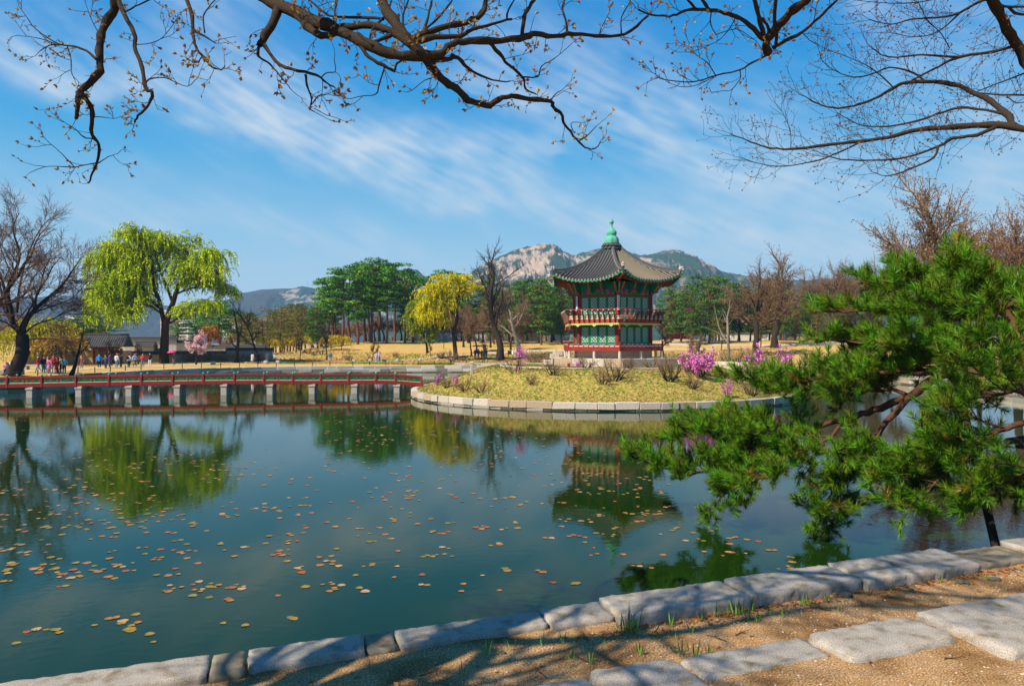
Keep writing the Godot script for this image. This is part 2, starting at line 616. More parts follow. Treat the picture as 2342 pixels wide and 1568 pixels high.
# a hill whose crest runs through the given points, with slopes in front and behind
func hill(crest: Array, d: float, deep: float, sd: int, rock: float, forest: Color, stone: Color, crag: float, label: String, faces := []) -> void:
	var fn := FastNoiseLite.new()
	fn.seed = sd
	fn.frequency = 1.0
	fn.fractal_octaves = 5
	var b := MB.new()
	b.colored = true
	var nx := 520
	var nz := 130
	var x0: float = crest[0][0]
	var x1: float = crest[crest.size() - 1][0]
	var foot := 2.0
	for i in nx + 1:
		var px := lerpf(x0, x1, float(i) / nx)
		var py := 784.0
		for k in crest.size() - 1:
			if px >= crest[k][0]:
				var t: float = clampf((px - crest[k][0]) / (crest[k + 1][0] - crest[k][0]), 0, 1)
				t = t * t * (3.0 - 2.0 * t) * 0.6 + t * 0.4
				py = lerpf(crest[k][1], crest[k + 1][1], t)
		var top := at(px, py, d)
		for j in nz + 1:
			var t := float(j) / nz          # 0 at the front foot, 0.66 at the crest
			var u := t / 0.66
			var sh := pow(clampf(u, 0, 1), 0.85) if t <= 0.66 else 1.0 - 0.6 * (t - 0.66) / 0.34
			var z := -d + deep * (1.0 - u)
			var w := sin(clampf(u, 0, 1) * PI)
			var x := top.x * lerpf(0.82, 1.0, clampf(u, 0, 1)) + 0.02 * d * fn.get_noise_2d(u * 2.0, px * 0.01) * w
			var s := 9.0 / d
			var rel := fn.get_noise_2d(x * s, z * s * 0.6) * 0.20 * w + fn.get_noise_2d(x * s * 4.0, z * s * 3.0) * 0.05 * (w + 0.22)
			rel += crag * absf(fn.get_noise_2d(x * s * 9.0, z * s * 5.0)) * 0.10 * (w + 0.2)
			var y := foot + (top.y - foot) * (sh + rel * (1.0 if t <= 0.66 else 0.3))
			b.vert(Vector3(x, y, z), Vector3.UP)
	var k := nz + 1
	for i in nx:
		for j in nz:
			var q := i * k + j
			b.face(q, q + 1, q + k, Vector3(0, 1, 0.3)); b.face(q + 1, q + k + 1, q + k, Vector3(0, 1, 0.3))
	var nn := PackedVector3Array()
	nn.resize(b.v.size())
	for t in range(0, b.ix.size(), 3):
		var f := (b.v[b.ix[t + 2]] - b.v[b.ix[t]]).cross(b.v[b.ix[t + 1]] - b.v[b.ix[t]])
		for s in 3:
			nn[b.ix[t + s]] += f
	for i in nn.size():
		nn[i] = nn[i].normalized()
		var p := b.v[i]
		var s := 9.0 / d
		var hi := clampf((p.y - foot) / (d * 0.14), 0, 1)
		var bare := fn.get_noise_2d(p.x * s * 2.2 + 5.0, p.y * s * 3.4) * 0.75 + fn.get_noise_2d(p.x * s * 7.0, p.y * s * 16.0 + 9.0) * 0.65
		var amount := rock * smoothstep(0.0, 0.22, bare - 0.16 + 0.30 * (hi - 0.45))
		for fc in faces:      # known bare cliffs: px, py, half width, half height
			var c := at(fc[0], fc[1], d)
			var dx: float = (p.x - c.x) / (fc[2] * d / F)
			var dy: float = (p.y - c.y) / (fc[3] * d / F) + dx * float(fc[4])
			var inside: float = 1.0 - (dx * dx + dy * dy)
			amount = maxf(amount, smoothstep(0.0, 0.16, inside * 0.42 + bare * 1.9 - 0.02))
		var fo := forest * (0.75 + 0.7 * (fn.get_noise_2d(p.x * s * 26.0, p.y * s * 40.0) * 0.5 + 0.5))
		var ro := stone * (0.85 + 0.45 * fn.get_noise_2d(p.x * s * 18.0, p.y * s * 46.0))
		b.c[i] = fo.lerp(ro, clampf(amount, 0, 1))
	b.n = nn
	ground_piece("mountain" if rock > 0.3 else "hill", b.mesh(), mats.hill, label)

func make_hills() -> void:
	var pine := Color(0.050, 0.095, 0.050)
	var bare := Color(0.070, 0.080, 0.055)
	hill([[-900, 690], [-300, 700], [0, 690], [120, 676], [190, 678], [260, 690], [420, 700], [560, 720]], 2500.0, 700.0, 11, 0.12, bare, Color(0.30, 0.26, 0.22), 0.0, "low wooded ridge in blue haze behind the willow")
	hill([[330, 740], [450, 705], [520, 684], [560, 668], [600, 661], [660, 659], [715, 660], [760, 672], [850, 690], [1000, 720], [1200, 750]], 2450.0, 700.0, 12, 0.14, bare, Color(0.36, 0.30, 0.24), 0.0, "wooded hazy ridge with bare brown slopes beside the pine grove")
	hill([[560, 720], [640, 668], [690, 654], [730, 660], [800, 672], [870, 640], [905, 621], [930, 614], [952, 616], [980, 640], [1030, 660], [1120, 700]], 2300.0, 500.0, 13, 0.75, pine, Color(0.75, 0.62, 0.50), 0.6, "pale rocky peak far behind the pine grove")
	hill([[900, 770], [1000, 690], [1060, 642], [1090, 614], [1120, 596], [1150, 583], [1180, 570], [1205, 563], [1240, 557], [1268, 561], [1290, 575], [1312, 585], [1335, 577], [1362, 570], [1388, 573], [1430, 573], [1462, 583], [1492, 581], [1515, 573], [1545, 570], [1572, 580], [1600, 592], [1628, 610], [1660, 622], [1720, 634], [1800, 640], [1880, 652], [2000, 680], [2150, 720]], 1700.0, 620.0, 14, 0.42, pine, Color(0.78, 0.60, 0.46), 1.0, "granite mountain with bare pinkish cliffs and dark pine slopes",
		[[1250, 592, 62, 24, 0.15], [1190, 610, 60, 30, -0.5], [1215, 640, 60, 22, 0.0], [1575, 600, 46, 11, 0.9], [1120, 640, 40, 22, -0.4], [1370, 612, 16, 12, 0.0], [1465, 600, 10, 8, 0]])
	hill([[1650, 700], [1760, 650], [1900, 636], [2050, 640], [2250, 650], [2450, 660], [2900, 690]], 2400.0, 700.0, 15, 0.12, bare, Color(0.33, 0.28, 0.24), 0.0, "wooded ridge in haze behind the bare trees")

# ---------------------------------------------------------------- island
const ISLE := Vector2(7.4, -58.4)
func isle_radius(a: float) -> float:
	return 15.9 + 0.25 * sin(3.0 * a + 0.6)

func isle_height(x: float, z: float) -> float:
	var v := Vector2(x, z) - ISLE
	var r := v.length() / isle_radius(atan2(v.y, v.x))
	var rise := smoothstep(1.0, 0.55, r)
	var lump := land_noise.get_noise_2d(x * 4.0 + 90.0, z * 4.0) * 0.16 * smoothstep(1.0, 0.85, r) * smoothstep(0.45, 0.65, r)
	return 0.50 + 1.84 * rise + lump

func make_island() -> void:
	var b := MB.new()
	var rows := 60
	var steps := 220
	for i in steps:
		var a := TAU * i / steps
		var rr := isle_radius(a) - 0.42
		for j in rows + 1:
			var r := rr * (1.0 - float(j) / rows * 0.999)
			var p := ISLE + Vector2(cos(a), sin(a)) * r
			b.vert(Vector3(p.x, isle_height(p.x, p.y), p.y), Vector3.UP)
	var k := rows + 1
	for i in steps:
		for j in rows:
			var q := i * k + j
			var w := ((i + 1) % steps) * k + j
			b.face(q, q + 1, w, Vector3.UP); b.face(q + 1, w + 1, w, Vector3.UP)
	for i in b.v.size():
		var p := b.v[i]
		var hx := isle_height(p.x + 0.1, p.z) - isle_height(p.x - 0.1, p.z)
		var hz := isle_height(p.x, p.z + 0.1) - isle_height(p.x, p.z - 0.1)
		b.n[i] = Vector3(-hx, 0.2, -hz).normalized()
	ground_piece("island", b.mesh(), mats.turf, "round grassy island mound of dry turf inside the pond")

func make_materials() -> void:
	# sand: grit, broad tone
	var grit := noise_tex(21, 0.045, [[0.0, lin(0.07, 0.04, 0.02)], [0.30, lin(0.25, 0.145, 0.065)], [0.5, lin(0.40, 0.245, 0.115)], [0.68, lin(0.52, 0.345, 0.18)], [1.0, lin(0.85, 0.70, 0.52)]], 6, 1024)
	var broad := noise_tex(22, 0.012, [[0.0, Color(0.62, 0.56, 0.48)], [0.4, Color(0.90, 0.86, 0.80)], [0.6, g(1.0)], [1.0, Color(1.0, 0.93, 0.84)]], 5)
	var relief := noise_tex(21, 0.045, [], 5, 1024)
	mats.sand = surfaced(grit, 0.9, broad, 0.16, relief, 1.2, 0.95, 0.2)
	var straw := noise_tex(23, 0.05, [[0.0, lin(0.24, 0.14, 0.05)], [0.35, lin(0.44, 0.28, 0.10)], [0.55, lin(0.60, 0.41, 0.16)], [0.75, lin(0.50, 0.37, 0.11)], [1.0, lin(0.22, 0.25, 0.04)]], 5)
	var patch := noise_tex(24, 0.02, [[0.0, Color(0.78, 0.93, 0.62)], [0.33, Color(0.92, 0.97, 0.80)], [0.45, g(1.0)], [1.0, Color(1.0, 0.92, 0.82)]], 5)
	mats.lawn = surfaced(straw, 0.21, patch, 0.025, straw, 1.5, 0.95, 0.15)
	var turf := noise_tex(25, 0.03, [[0.0, lin(0.10, 0.19, 0.02)], [0.38, lin(0.20, 0.22, 0.035)], [0.52, lin(0.38, 0.28, 0.09)], [0.7, lin(0.48, 0.33, 0.13)], [1.0, lin(0.24, 0.14, 0.06)]], 5)
	mats.turf = surfaced(turf, 0.17, patch, 0.6, turf, 2.0, 0.95, 0.15)
	var pathc := noise_tex(26, 0.06, [[0.0, lin(0.46, 0.36, 0.25)], [0.5, lin(0.56, 0.45, 0.33)], [1.0, lin(0.64, 0.53, 0.40)]], 4)
	mats.path_sand = surfaced(pathc, 0.3, null, 1.0, null, 0.0, 0.95, 0.15)
	mats.mud = plain(0.03, 0.03, 0.015, 0.9)
	var wood := noise_tex(27, 0.10, [[0.0, g(0.30)], [0.4, g(0.62)], [0.6, g(0.9)], [1.0, g(1.0)]], 5)
	mats.hill = surfaced(wood, 0.012, null, 1.0, null, 0.0, 0.95, 0.1)
	mats.hill.vertex_color_use_as_albedo = true
	# water: dark silt-laden body, a smooth surface with the faintest ripple
	var w := plain(0.007, 0.025, 0.003, 0.018, 0.32)
	w.normal_enabled = true
	var rip := noise_tex(31, 0.02, [], 3, 512)
	rip.as_normal_map = true
	rip.bump_strength = 3.0
	w.normal_texture = rip
	w.normal_scale = 0.045
	w.uv1_triplanar = true
	w.uv1_world_triplanar = true
	w.uv1_scale = Vector3(0.20, 0.20, 0.42)
	mats.water = w
	# stone
	var speck := noise_tex(41, 0.06, [[0.0, lin(0.07, 0.07, 0.07)], [0.3, lin(0.30, 0.285, 0.27)], [0.5, lin(0.50, 0.475, 0.44)], [0.75, lin(0.62, 0.59, 0.55)], [1.0, lin(0.74, 0.71, 0.66)]], 2, 1024)
	var stain := noise_tex(42, 0.009, [[0.0, Color(0.60, 0.56, 0.46)], [0.3, Color(0.84, 0.80, 0.72)], [0.5, Color(0.95, 0.93, 0.90)], [1.0, Color(1.0, 0.98, 0.95)]], 7, 1024)
	var hew := noise_tex(43, 0.06, [], 6, 1024)
	mats.granite = surfaced(speck, 1.3, stain, 0.37, hew, 1.3, 0.85, 0.3)
	var speck2 := noise_tex(44, 0.22, [[0.0, lin(0.10, 0.09, 0.07)], [0.3, lin(0.24, 0.21, 0.16)], [0.55, lin(0.36, 0.32, 0.25)], [1.0, lin(0.52, 0.47, 0.38)]], 2, 512)
	mats.granite_brown = surfaced(speck2, 1.6, stain, 0.5, hew, 1.3, 0.9, 0.3)
	var tones := [[0.50, 0.44, 0.36], [0.42, 0.39, 0.34], [0.56, 0.50, 0.42], [0.44, 0.34, 0.24], [0.36, 0.33, 0.29], [0.64, 0.59, 0.51], [0.22, 0.20, 0.17]]
	for i in tones.size():
		var t: Array = tones[i]
		var far_tex := noise_tex(50 + i, 0.05, [[0.0, lin(t[0] * 0.55, t[1] * 0.55, t[2] * 0.55)], [0.45, lin(t[0] * 0.95, t[1] * 0.95, t[2] * 0.95)], [1.0, lin(t[0] * 1.15, t[1] * 1.15, t[2] * 1.15)]], 5, 256)
		mats["block%d" % i] = surfaced(far_tex, 0.7, null, 1.0, far_tex, 1.2, 0.9, 0.2)
	var wet := noise_tex(58, 0.05, [[0.0, lin(0.04, 0.04, 0.03)], [0.5, lin(0.10, 0.095, 0.075)], [1.0, lin(0.17, 0.16, 0.13)]], 5, 256)
	mats.wet_stone = surfaced(wet, 0.7, null, 1.0, wet, 3.0, 0.75, 0.3)
	var bark := noise_tex(61, 0.06, [[0.0, lin(0.014, 0.011, 0.008)], [0.5, lin(0.042, 0.031, 0.023)], [1.0, lin(0.10, 0.08, 0.06)]], 4, 256)
	mats.bark = surfaced(bark, 1.2, null, 1.0, bark, 4.0, 0.95, 0.15)
	mats.bark_near = surfaced(bark, 4.0, null, 1.0, bark, 1.6, 0.95, 0.15)

# ---------------------------------------------------------------- stone work
func block_variants(k: int, ch: float) -> Array:     # unit blocks, chamfered, each a little out of true
	var out := []
	for i in k:
		var r := rngs(700 + i)
		var b := MB.new()
		b.cbox(Transform3D(), Vector3.ONE, ch)
		var sk := Vector3(r.randf_range(-0.05, 0.05), r.randf_range(-0.04, 0.04), r.randf_range(-0.06, 0.06))
		for j in b.v.size():
			var p := b.v[j]
			b.v[j] = p + Vector3(sk.x * p.y, sk.y * p.x * 2.0, sk.z * p.x * p.y * 2.0)
		out.append(b.mesh())
	return out

var unit_blocks := []

# lays courses of stones along a line; each stone is its own part
func lay(root: Node3D, pts: PackedVector2Array, y0: float, y1: float, shortest: float, longest: float, deep: float, setback: float, palette: Array, sd: int, joint := 0.018, called := "stone") -> void:
	if unit_blocks.is_empty():
		unit_blocks = block_variants(6, 0.035)
	var r := rngs(sd)
	var total := 0.0
	for i in pts.size() - 1:
		total += pts[i].distance_to(pts[i + 1])
	var s := 0.0
	while s < total - 0.2:
		var l := minf(r.randf_range(shortest, longest), total - s)
		if total - s - l < shortest * 0.6:
			l = total - s
		var a := along(pts, s)
		var b := along(pts, s + l)
		var dir := (b - a).normalized()
		var out := Vector2(dir.y, -dir.x)
		var mid := (a + b) * 0.5 + out * (setback + r.randf_range(-0.03, 0.03))
		var hy := y1 - y0 + r.randf_range(-0.025, 0.02)
		var bs := Basis(Vector3(dir.x, 0, dir.y) * (a.distance_to(b) - joint), Vector3(0, hy, 0), Vector3(-dir.y, 0, dir.x) * (deep + r.randf_range(-0.05, 0.05)))
		part(called, unit_blocks[r.randi() % 6], mats[palette[r.randi() % palette.size()]], root, Transform3D(bs, Vector3(mid.x, y0 + hy * 0.5, mid.y) - root.position))
		s += l

func along(pts: PackedVector2Array, s: float) -> Vector2:
	for i in pts.size() - 1:
		var d := pts[i].distance_to(pts[i + 1])
		if s <= d or i == pts.size() - 2:
			return pts[i].lerp(pts[i + 1], minf(s / d, 1.0))
		s -= d
	return pts[pts.size() - 1]

func bank_line(a0: float, a1: float, off: float) -> PackedVector2Array:
	var p := PackedVector2Array()
	var k := int(absf(a1 - a0) * 40.0)
	for i in k + 1:
		var a := lerpf(a0, a1, float(i) / k)
		p.append(CENTRE + Vector2(cos(a), sin(a)) * (edge_radius(a) + off))
	return p

func angle_of(x: float, z: float) -> float:
	return fposmod(atan2(z - CENTRE.y, x - CENTRE.x), TAU)

func make_walls() -> void:
	# angles run: east 0, toward the camera PI/2, west PI, north 3PI/2
	var w0 := angle_of(-56, -46)
	var w1 := angle_of(-44.5, -87)
	var n1 := angle_of(30, -94)
	var sides := [[w0, w1, "shaded grey stone retaining wall curving under the leaning bare tree", 11], [w1, n1, "long two course stone retaining wall along the far bank behind the red bridge", 12], [n1, TAU + angle_of(42, -40), "low stone retaining wall of the bank beyond the pine branches", 13]]
	for e in sides:
		var t := thing("retaining_wall", e[2], "wall")
		var line := bank_line(e[0], e[1], 0.0)
		lay(t, line, -0.30, 0.12, 1.3, 2.6, 0.5, 0.10, ["wet_stone", "block6"], e[3], 0.05)
		lay(t, line, 0.14, 0.54, 1.2, 2.4, 0.5, 0.14, ["block1", "block4", "block5", "block3", "block0", "block6", "block2"], e[3] + 20, 0.05)
		lay(t, line, 0.57, 1.0, 1.2, 2.6, 0.5, 0.18, ["block0", "block1", "block2", "block5", "block4", "block5", "block6"], e[3] + 40, 0.05)
	var t2 := thing("stone_ledge", "low ledge of pale stones edging the lawn across the water", "ledge")
	lay(t2, bank_line(angle_of(-9, -104), angle_of(32, -99), 1.5), 0.9, 1.34, 1.4, 3.0, 0.45, 0.0, ["block2", "block0", "block2"], 71)
	var t3 := thing("stone_ledge", "second ledge of pale stones behind the pavilion island", "ledge")
	lay(t3, bank_line(angle_of(8, -108), angle_of(36, -99), 5.4), 1.1, 1.62, 1.4, 3.0, 0.45, 0.0, ["block2", "block0", "block1"], 72)
	# island edge
	var isle := thing("island_wall", "ring of dressed pale stone blocks edging the grassy island", "wall")
	var p := PackedVector2Array()
	for i in 121:
		var a := -TAU * i / 120.0 + 0.3
		p.append(ISLE + Vector2(cos(a), sin(a)) * (isle_radius(a) - 0.22))
	lay(isle, p, -0.30, 0.115, 0.8, 1.6, 0.55, 0.07, ["wet_stone", "wet_stone", "block4"], 81)
	lay(isle, p, 0.12, 0.56, 0.8, 1.7, 0.5, 0.0, ["block0", "block2", "block2", "block1", "block3", "block0"], 82)
	# path kerb on top of the island
	var k := thing("path_kerb", "thin pale kerb along the path round the pavilion", "kerb")
	var q := PackedVector2Array()
	for i in 61:
		var a := lerpf(-0.35, PI + 0.35, i / 60.0)
		q.append(ISLE + Vector2(0.6, 0) + Vector2(cos(a), sin(a)) * Vector2(8.9, 8.0))
	lay(k, q, 2.18, 2.44, 1.4, 2.6, 0.28, 0.0, ["block2", "block2", "block0"], 83)
	make_kerb()

func make_kerb() -> void:
	var kerb := thing("granite_kerb", "row of rough grey granite kerb stones along the water's edge", "kerb", Vector3(0, 1.2, -7))
	# x along the water edge from, to; height of the top; depth; brown
	var rows := [[-7.4, -5.3, 1.50, 0.40, 0], [-5.28, -2.72, 1.50, 0.40, 0], [-2.70, -2.44, 1.49, 0.40, 1], [-2.42, -1.46, 1.49, 0.36, 0], [-1.44, -1.18, 1.475, 0.34, 1], [-1.16, 0.26, 1.48, 0.34, 0], [0.28, 0.92, 1.49, 0.40, 0], [0.94, 2.44, 1.53, 0.56, 0], [2.46, 3.90, 1.55, 0.56, 0], [3.92, 5.66, 1.56, 0.60, 0], [5.68, 6.75, 1.49, 0.50, 1], [6.77, 9.0, 1.55, 0.62, 0], [9.02, 11.2, 1.52, 0.5, 0], [11.22, 13.6, 1.54, 0.5, 0], [13.62, 16.0, 1.5, 0.5, 0], [16.02, 18.6, 1.54, 0.5, 0], [18.62, 21.0, 1.52, 0.5, 0]]
	var i := 0
	for e in rows:
		var a := Vector3(e[0], 0, kerb_z(e[0]))
		var b := Vector3(e[1], 0, kerb_z(e[1]))
		var dir := (b - a).normalized()
		var inw := Vector3(-dir.z, 0, dir.x)
		var l := a.distance_to(b) - 0.002
		var m := rough_block(Vector3(l, 0.62, e[3]), 100 + i * 7, Vector3i(clampi(int(l * 18.0), 6, 40), 12, 12), 0.011, 0.013, 14.0)
		var c: Vector3 = (a + b) * 0.5 + inw * (e[3] * 0.5) + Vector3(0, e[2] - 0.31, 0)
		var tilt := Basis(Vector3(1, 0, 0), rngs(i).randf_range(-0.03, 0.05))
		part("stone", m, mats.granite_brown if e[4] == 1 else mats.granite, kerb, Transform3D(Basis(dir, Vector3.UP, inw) * tilt, c - kerb.position))
		i += 1
	# stones below the kerb, down into the water
	var face := thing("bank_wall", "rough stone facing under the granite kerb", "wall")
	var line := PackedVector2Array()
	for k in 30:
		var x := 21.0 - k
		line.append(Vector2(x, kerb_z(x) + 0.22))
	lay(face, line, -0.4, 0.3, 1.0, 1.9, 0.36, 0.0, ["wet_stone", "block4"], 91)
	lay(face, line, 0.31, 0.93, 1.0, 1.9, 0.36, 0.0, ["block4", "block1"], 92)
	# the second row, half sunk in the sand
	var rows2 := [[-0.6, 0.62, 1.56, 0.62, 0.10], [0.64, 1.42, 1.58, 0.80, 0.06], [1.44, 2.70, 1.555, 0.40, 0.05], [2.72, 3.98, 1.60, 0.58, 0.14], [4.02, 5.62, 1.62, 0.98, 0.09], [5.66, 7.3, 1.61, 0.95, 0.08], [7.34, 9.0, 1.60, 0.7, 0.08]]
	var step := thing("stone_step", "half buried row of worn granite slabs in the sand", "step", Vector3(2, 1.3, -6))
	for e in rows2:
		var za := kerb_z(e[0]) + 1.66
		var zb := kerb_z(e[1]) + 1.66
		var a := Vector3(e[0], 0, za)
		var b := Vector3(e[1], 0, zb)
		var dir := (b - a).normalized()
		var inw := Vector3(-dir.z, 0, dir.x)
		var l := a.distance_to(b) - 0.02
		var m := rough_block(Vector3(l, 0.46, e[3]), 300 + i * 5, Vector3i(clampi(int(l * 18.0), 6, 40), 8, 16), e[4] * 0.7, 0.018, 8.0)
		var c: Vector3 = (a + b) * 0.5 + inw * (e[3] * 0.5) + Vector3(0, e[2] - 0.23, 0)
		part("slab", m, mats.granite, step, Transform3D(Basis(dir, Vector3.UP, inw), c - step.position))
		i += 1

# ---------------------------------------------------------------- the red bridge
const SPAN := [[-620, 0.50], [-240, 0.60], [-30, 0.75], [0, 0.77], [300, 0.85], [517, 0.885], [740, 0.80], [860, 0.79], [904, 0.74], [963, 0.55]]

func bridge_at(px: float, side: float, y: float) -> Vector3:     # side: -1 toward the camera, 1 away
	var d := 54.0 + (px + 30.0) / 995.0 * 5.8
	var p := Vector3((px - 1171.0) * d / F, 0, -d)
	var h := 0.0
	for i in SPAN.size() - 1:
		if px >= SPAN[i][0]:
			h = lerpf(SPAN[i][1], SPAN[i + 1][1], clampf((px - SPAN[i][0]) / (SPAN[i + 1][0] - SPAN[i][0]), 0, 1))
	return p + Vector3(-0.17, 0, -0.985) * side * 0.72 + Vector3(0, h + y, 0)

func bar_between(b: MB, p: Vector3, q: Vector3, high: float, deep: float) -> void:
	var x := (q - p)
	var z := x.cross(Vector3.UP).normalized()
	var y := z.cross(x).normalized()
	b.cbox(Transform3D(Basis(x.normalized(), y, z), (p + q) * 0.5), Vector3(x.length(), high, deep), 0.015)

func make_bridge() -> void:
	var posts := [-480, -390, -300, -215, -130, -50, 27, 105, 182, 257, 330, 401, 470, 540, 607, 672, 735, 798, 860, 904, 963]
	var root := thing("wooden_bridge", "long red and green wooden footbridge on stone piers across the pond", "bridge")
	var ball := MB.new()
	ball.lathe(PackedVector2Array([Vector2(0.001, 0), Vector2(0.05, 0.0), Vector2(0.055, 0.05), Vector2(0.10, 0.09), Vector2(0.115, 0.14), Vector2(0.09, 0.20), Vector2(0.03, 0.235), Vector2(0.001, 0.24)]), 10)
	var ball_mesh := ball.mesh()
	var motif := MB.new()
	motif.colored = true
	for e in [[0.0, 0.16, 0.055, Color(0.33, 0.06, 0.03)], [-0.30, 0.20, 0.030, Color(0.02, 0.05, 0.035)], [0.30, 0.20, 0.030, Color(0.02, 0.05, 0.035)], [-0.44, 0.05, 0.05, Color(0.35, 0.30, 0.12)], [0.44, 0.05, 0.05, Color(0.35, 0.30, 0.12)]]:
		motif.col = e[3]
		for s in [-1.0, 1.0]:
			var z := Vector3(0, 0, 0.024 * s)
			motif.quad(Vector3(e[0] - e[1], 0, 0) + z, Vector3(e[0], -e[2], 0) + z, Vector3(e[0] + e[1], 0, 0) + z, Vector3(e[0], e[2], 0) + z, Vector3(0, 0, s))
	var motif_mesh := motif.mesh()
	for s in [-1.0, 1.0]:
		for i in posts.size():
			var px: float = posts[i]
			var b := MB.new()
			var foot := bridge_at(px, s, -0.02)
			b.cbox(Transform3D(Basis(), foot + Vector3(0, 0.42, 0)), Vector3(0.16, 0.86, 0.16), 0.02)
			var post := piece("post", b, mats.red, root)
			part("ball_cap", ball_mesh, mats.verdigris, post, Transform3D(Basis().scaled(Vector3.ONE * 0.78), foot + Vector3(0, 0.85, 0)))
			if i == posts.size() - 1:
				continue
			var qx: float = posts[i + 1]
			var r := MB.new()
			bar_between(r, bridge_at(px, s, 0.15), bridge_at(qx, s, 0.15), 0.30, 0.13)
			piece("edge_beam", r, mats.red, root)
			r = MB.new()
			bar_between(r, bridge_at(px, s, 0.335), bridge_at(qx, s, 0.335), 0.05, 0.07)
			piece("deck_edge", r, mats.cream, root)
			r = MB.new()
			bar_between(r, bridge_at(px, s, 0.70), bridge_at(qx, s, 0.70), 0.06, 0.09)
			piece("lower_rail", r, mats.red, root)
			r = MB.new()
			bar_between(r, bridge_at(px, s, 0.785), bridge_at(qx, s, 0.785), 0.06, 0.09)
			piece("top_rail", r, mats.red, root)
			var mx := (px + qx) * 0.5
			r = MB.new()
			var mp := bridge_at(mx, s, 0.53)
			r.cbox(Transform3D(Basis(), mp), Vector3(0.06, 0.36, 0.075), 0.01)
			piece("stile", r, mats.red, root)
			for h in 2:
				var a := bridge_at(px + 3.0 if h == 0 else mx + 1.0, s, 0.52)
				var e := bridge_at(mx - 1.0 if h == 0 else qx - 3.0, s, 0.52)
				r = MB.new()
				bar_between(r, a, e, 0.30, 0.035)
				var panel := piece("panel", r, mats.bridge_green, root)
				var x := (e - a).normalized()
				part("painted_motif", motif_mesh, mats.painted, panel, Transform3D(Basis(x, Vector3.UP, x.cross(Vector3.UP).normalized()), (a + e) * 0.5))
	for i in posts.size() - 1:
		var r := MB.new()
		var y := Vector3(0, 0.30, 0)
		var a := bridge_at(posts[i], -0.9, 0) + y
		var b := bridge_at(posts[i + 1], -0.9, 0) + y
		var c := bridge_at(posts[i + 1], 0.9, 0) + y
		var d := bridge_at(posts[i], 0.9, 0) + y
		var t := Vector3(0, 0.05, 0)
		r.quad(a + t, b + t, c + t, d + t, Vector3.UP)
		r.quad(a - t, b - t, c - t, d - t, Vector3.DOWN)
		r.quad(a - t, b - t, b + t, a + t, Vector3(0, 0, 1))
		r.quad(d - t, c - t, c + t, d + t, Vector3(0, 0, -1))
		piece("deck", r, mats.old_wood, root)
	for px in [-360, -250, -140, -30, 78, 189, 302, 411, 517, 621, 716, 812, 908]:
		for s in [-1.0, 1.0]:
			var top := bridge_at(px, s * 0.72, 0.0)
			var b := MB.new()
			var hy := top.y - 0.20
			b.cbox(Transform3D(Basis(), Vector3(top.x, (hy - 1.0) * 0.5, top.z)), Vector3(0.50, hy + 1.0, 0.46), 0.03)
			var pier := piece("pier", b, mats.block1, root)
			b = MB.new()
			b.cbox(Transform3D(Basis(), Vector3(top.x, top.y - 0.10, top.z)), Vector3(0.62, 0.22, 0.56), 0.03)
			piece("cap_stone", b, mats.block0, pier)
		var c := MB.new()
		bar_between(c, bridge_at(px, -1.1, 0.07), bridge_at(px, 1.1, 0.07), 0.14, 0.24)
		piece("cross_beam", c, mats.red, root)

func more_materials() -> void:
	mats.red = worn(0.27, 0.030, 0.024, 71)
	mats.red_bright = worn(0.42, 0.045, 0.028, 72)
	mats.green = worn(0.015, 0.235, 0.105, 73)
	mats.bridge_green = worn(0.012, 0.17, 0.065, 74)
	mats.light_green = worn(0.36, 0.55, 0.16, 75)
	mats.teal = worn(0.02, 0.24, 0.19, 76)
	mats.cream = worn(0.60, 0.54, 0.38, 77)
	mats.paper = plain(0.55, 0.60, 0.54, 0.9, 0.2)
	mats.verdigris = worn(0.10, 0.42, 0.30, 78)
	mats.orange = worn(0.46, 0.11, 0.035, 79)
	mats.dark = plain(0.02, 0.02, 0.022, 0.8)
	mats.painted = tinted(0.75)
	mats.old_wood = worn(0.20, 0.15, 0.10, 80)
	var tile := noise_tex(85, 0.09, [[0.0, lin(0.016, 0.017, 0.020)], [0.4, lin(0.052, 0.054, 0.060)], [0.65, lin(0.11, 0.11, 0.115)], [1.0, lin(0.28, 0.26, 0.21)]], 4, 256)
	mats.tile = surfaced(tile, 0.9, null, 1, tile, 2.0, 0.8, 0.22)
	var tile2 := noise_tex(86, 0.09, [[0.0, lin(0.035, 0.033, 0.030)], [0.35, lin(0.10, 0.095, 0.085)], [0.6, lin(0.21, 0.18, 0.12)], [1.0, lin(0.40, 0.31, 0.15)]], 4, 256)
	mats.tile_warm = surfaced(tile2, 0.9, null, 1, tile2, 2.0, 0.75, 0.3)  # yellower and paler than the main tile, for two neighbouring roof slopes
	mats.lime = worn(0.40, 0.38, 0.35, 87)

func worn(r: float, gg: float, b: float, sd: int) -> StandardMaterial3D:      # paint with weathered patches
	var t := noise_tex(sd, 0.05, [[0.0, lin(r * 0.62, gg * 0.62, b * 0.62)], [0.45, lin(r * 0.95, gg * 0.95, b * 0.95)], [0.75, lin(r * 1.08, gg * 1.08, b * 1.08)], [1.0, lin(minf(r * 1.2 + 0.05, 1), minf(gg * 1.2 + 0.05, 1), minf(b * 1.2 + 0.04, 1))]], 5, 128)
	return surfaced(t, 0.6, null, 1, null, 0, 0.7, 0.3)

# ---------------------------------------------------------------- the hexagonal pavilion
const HOUSE := Vector3(8.72, 0, -59.7)
const T30 := 0.57735

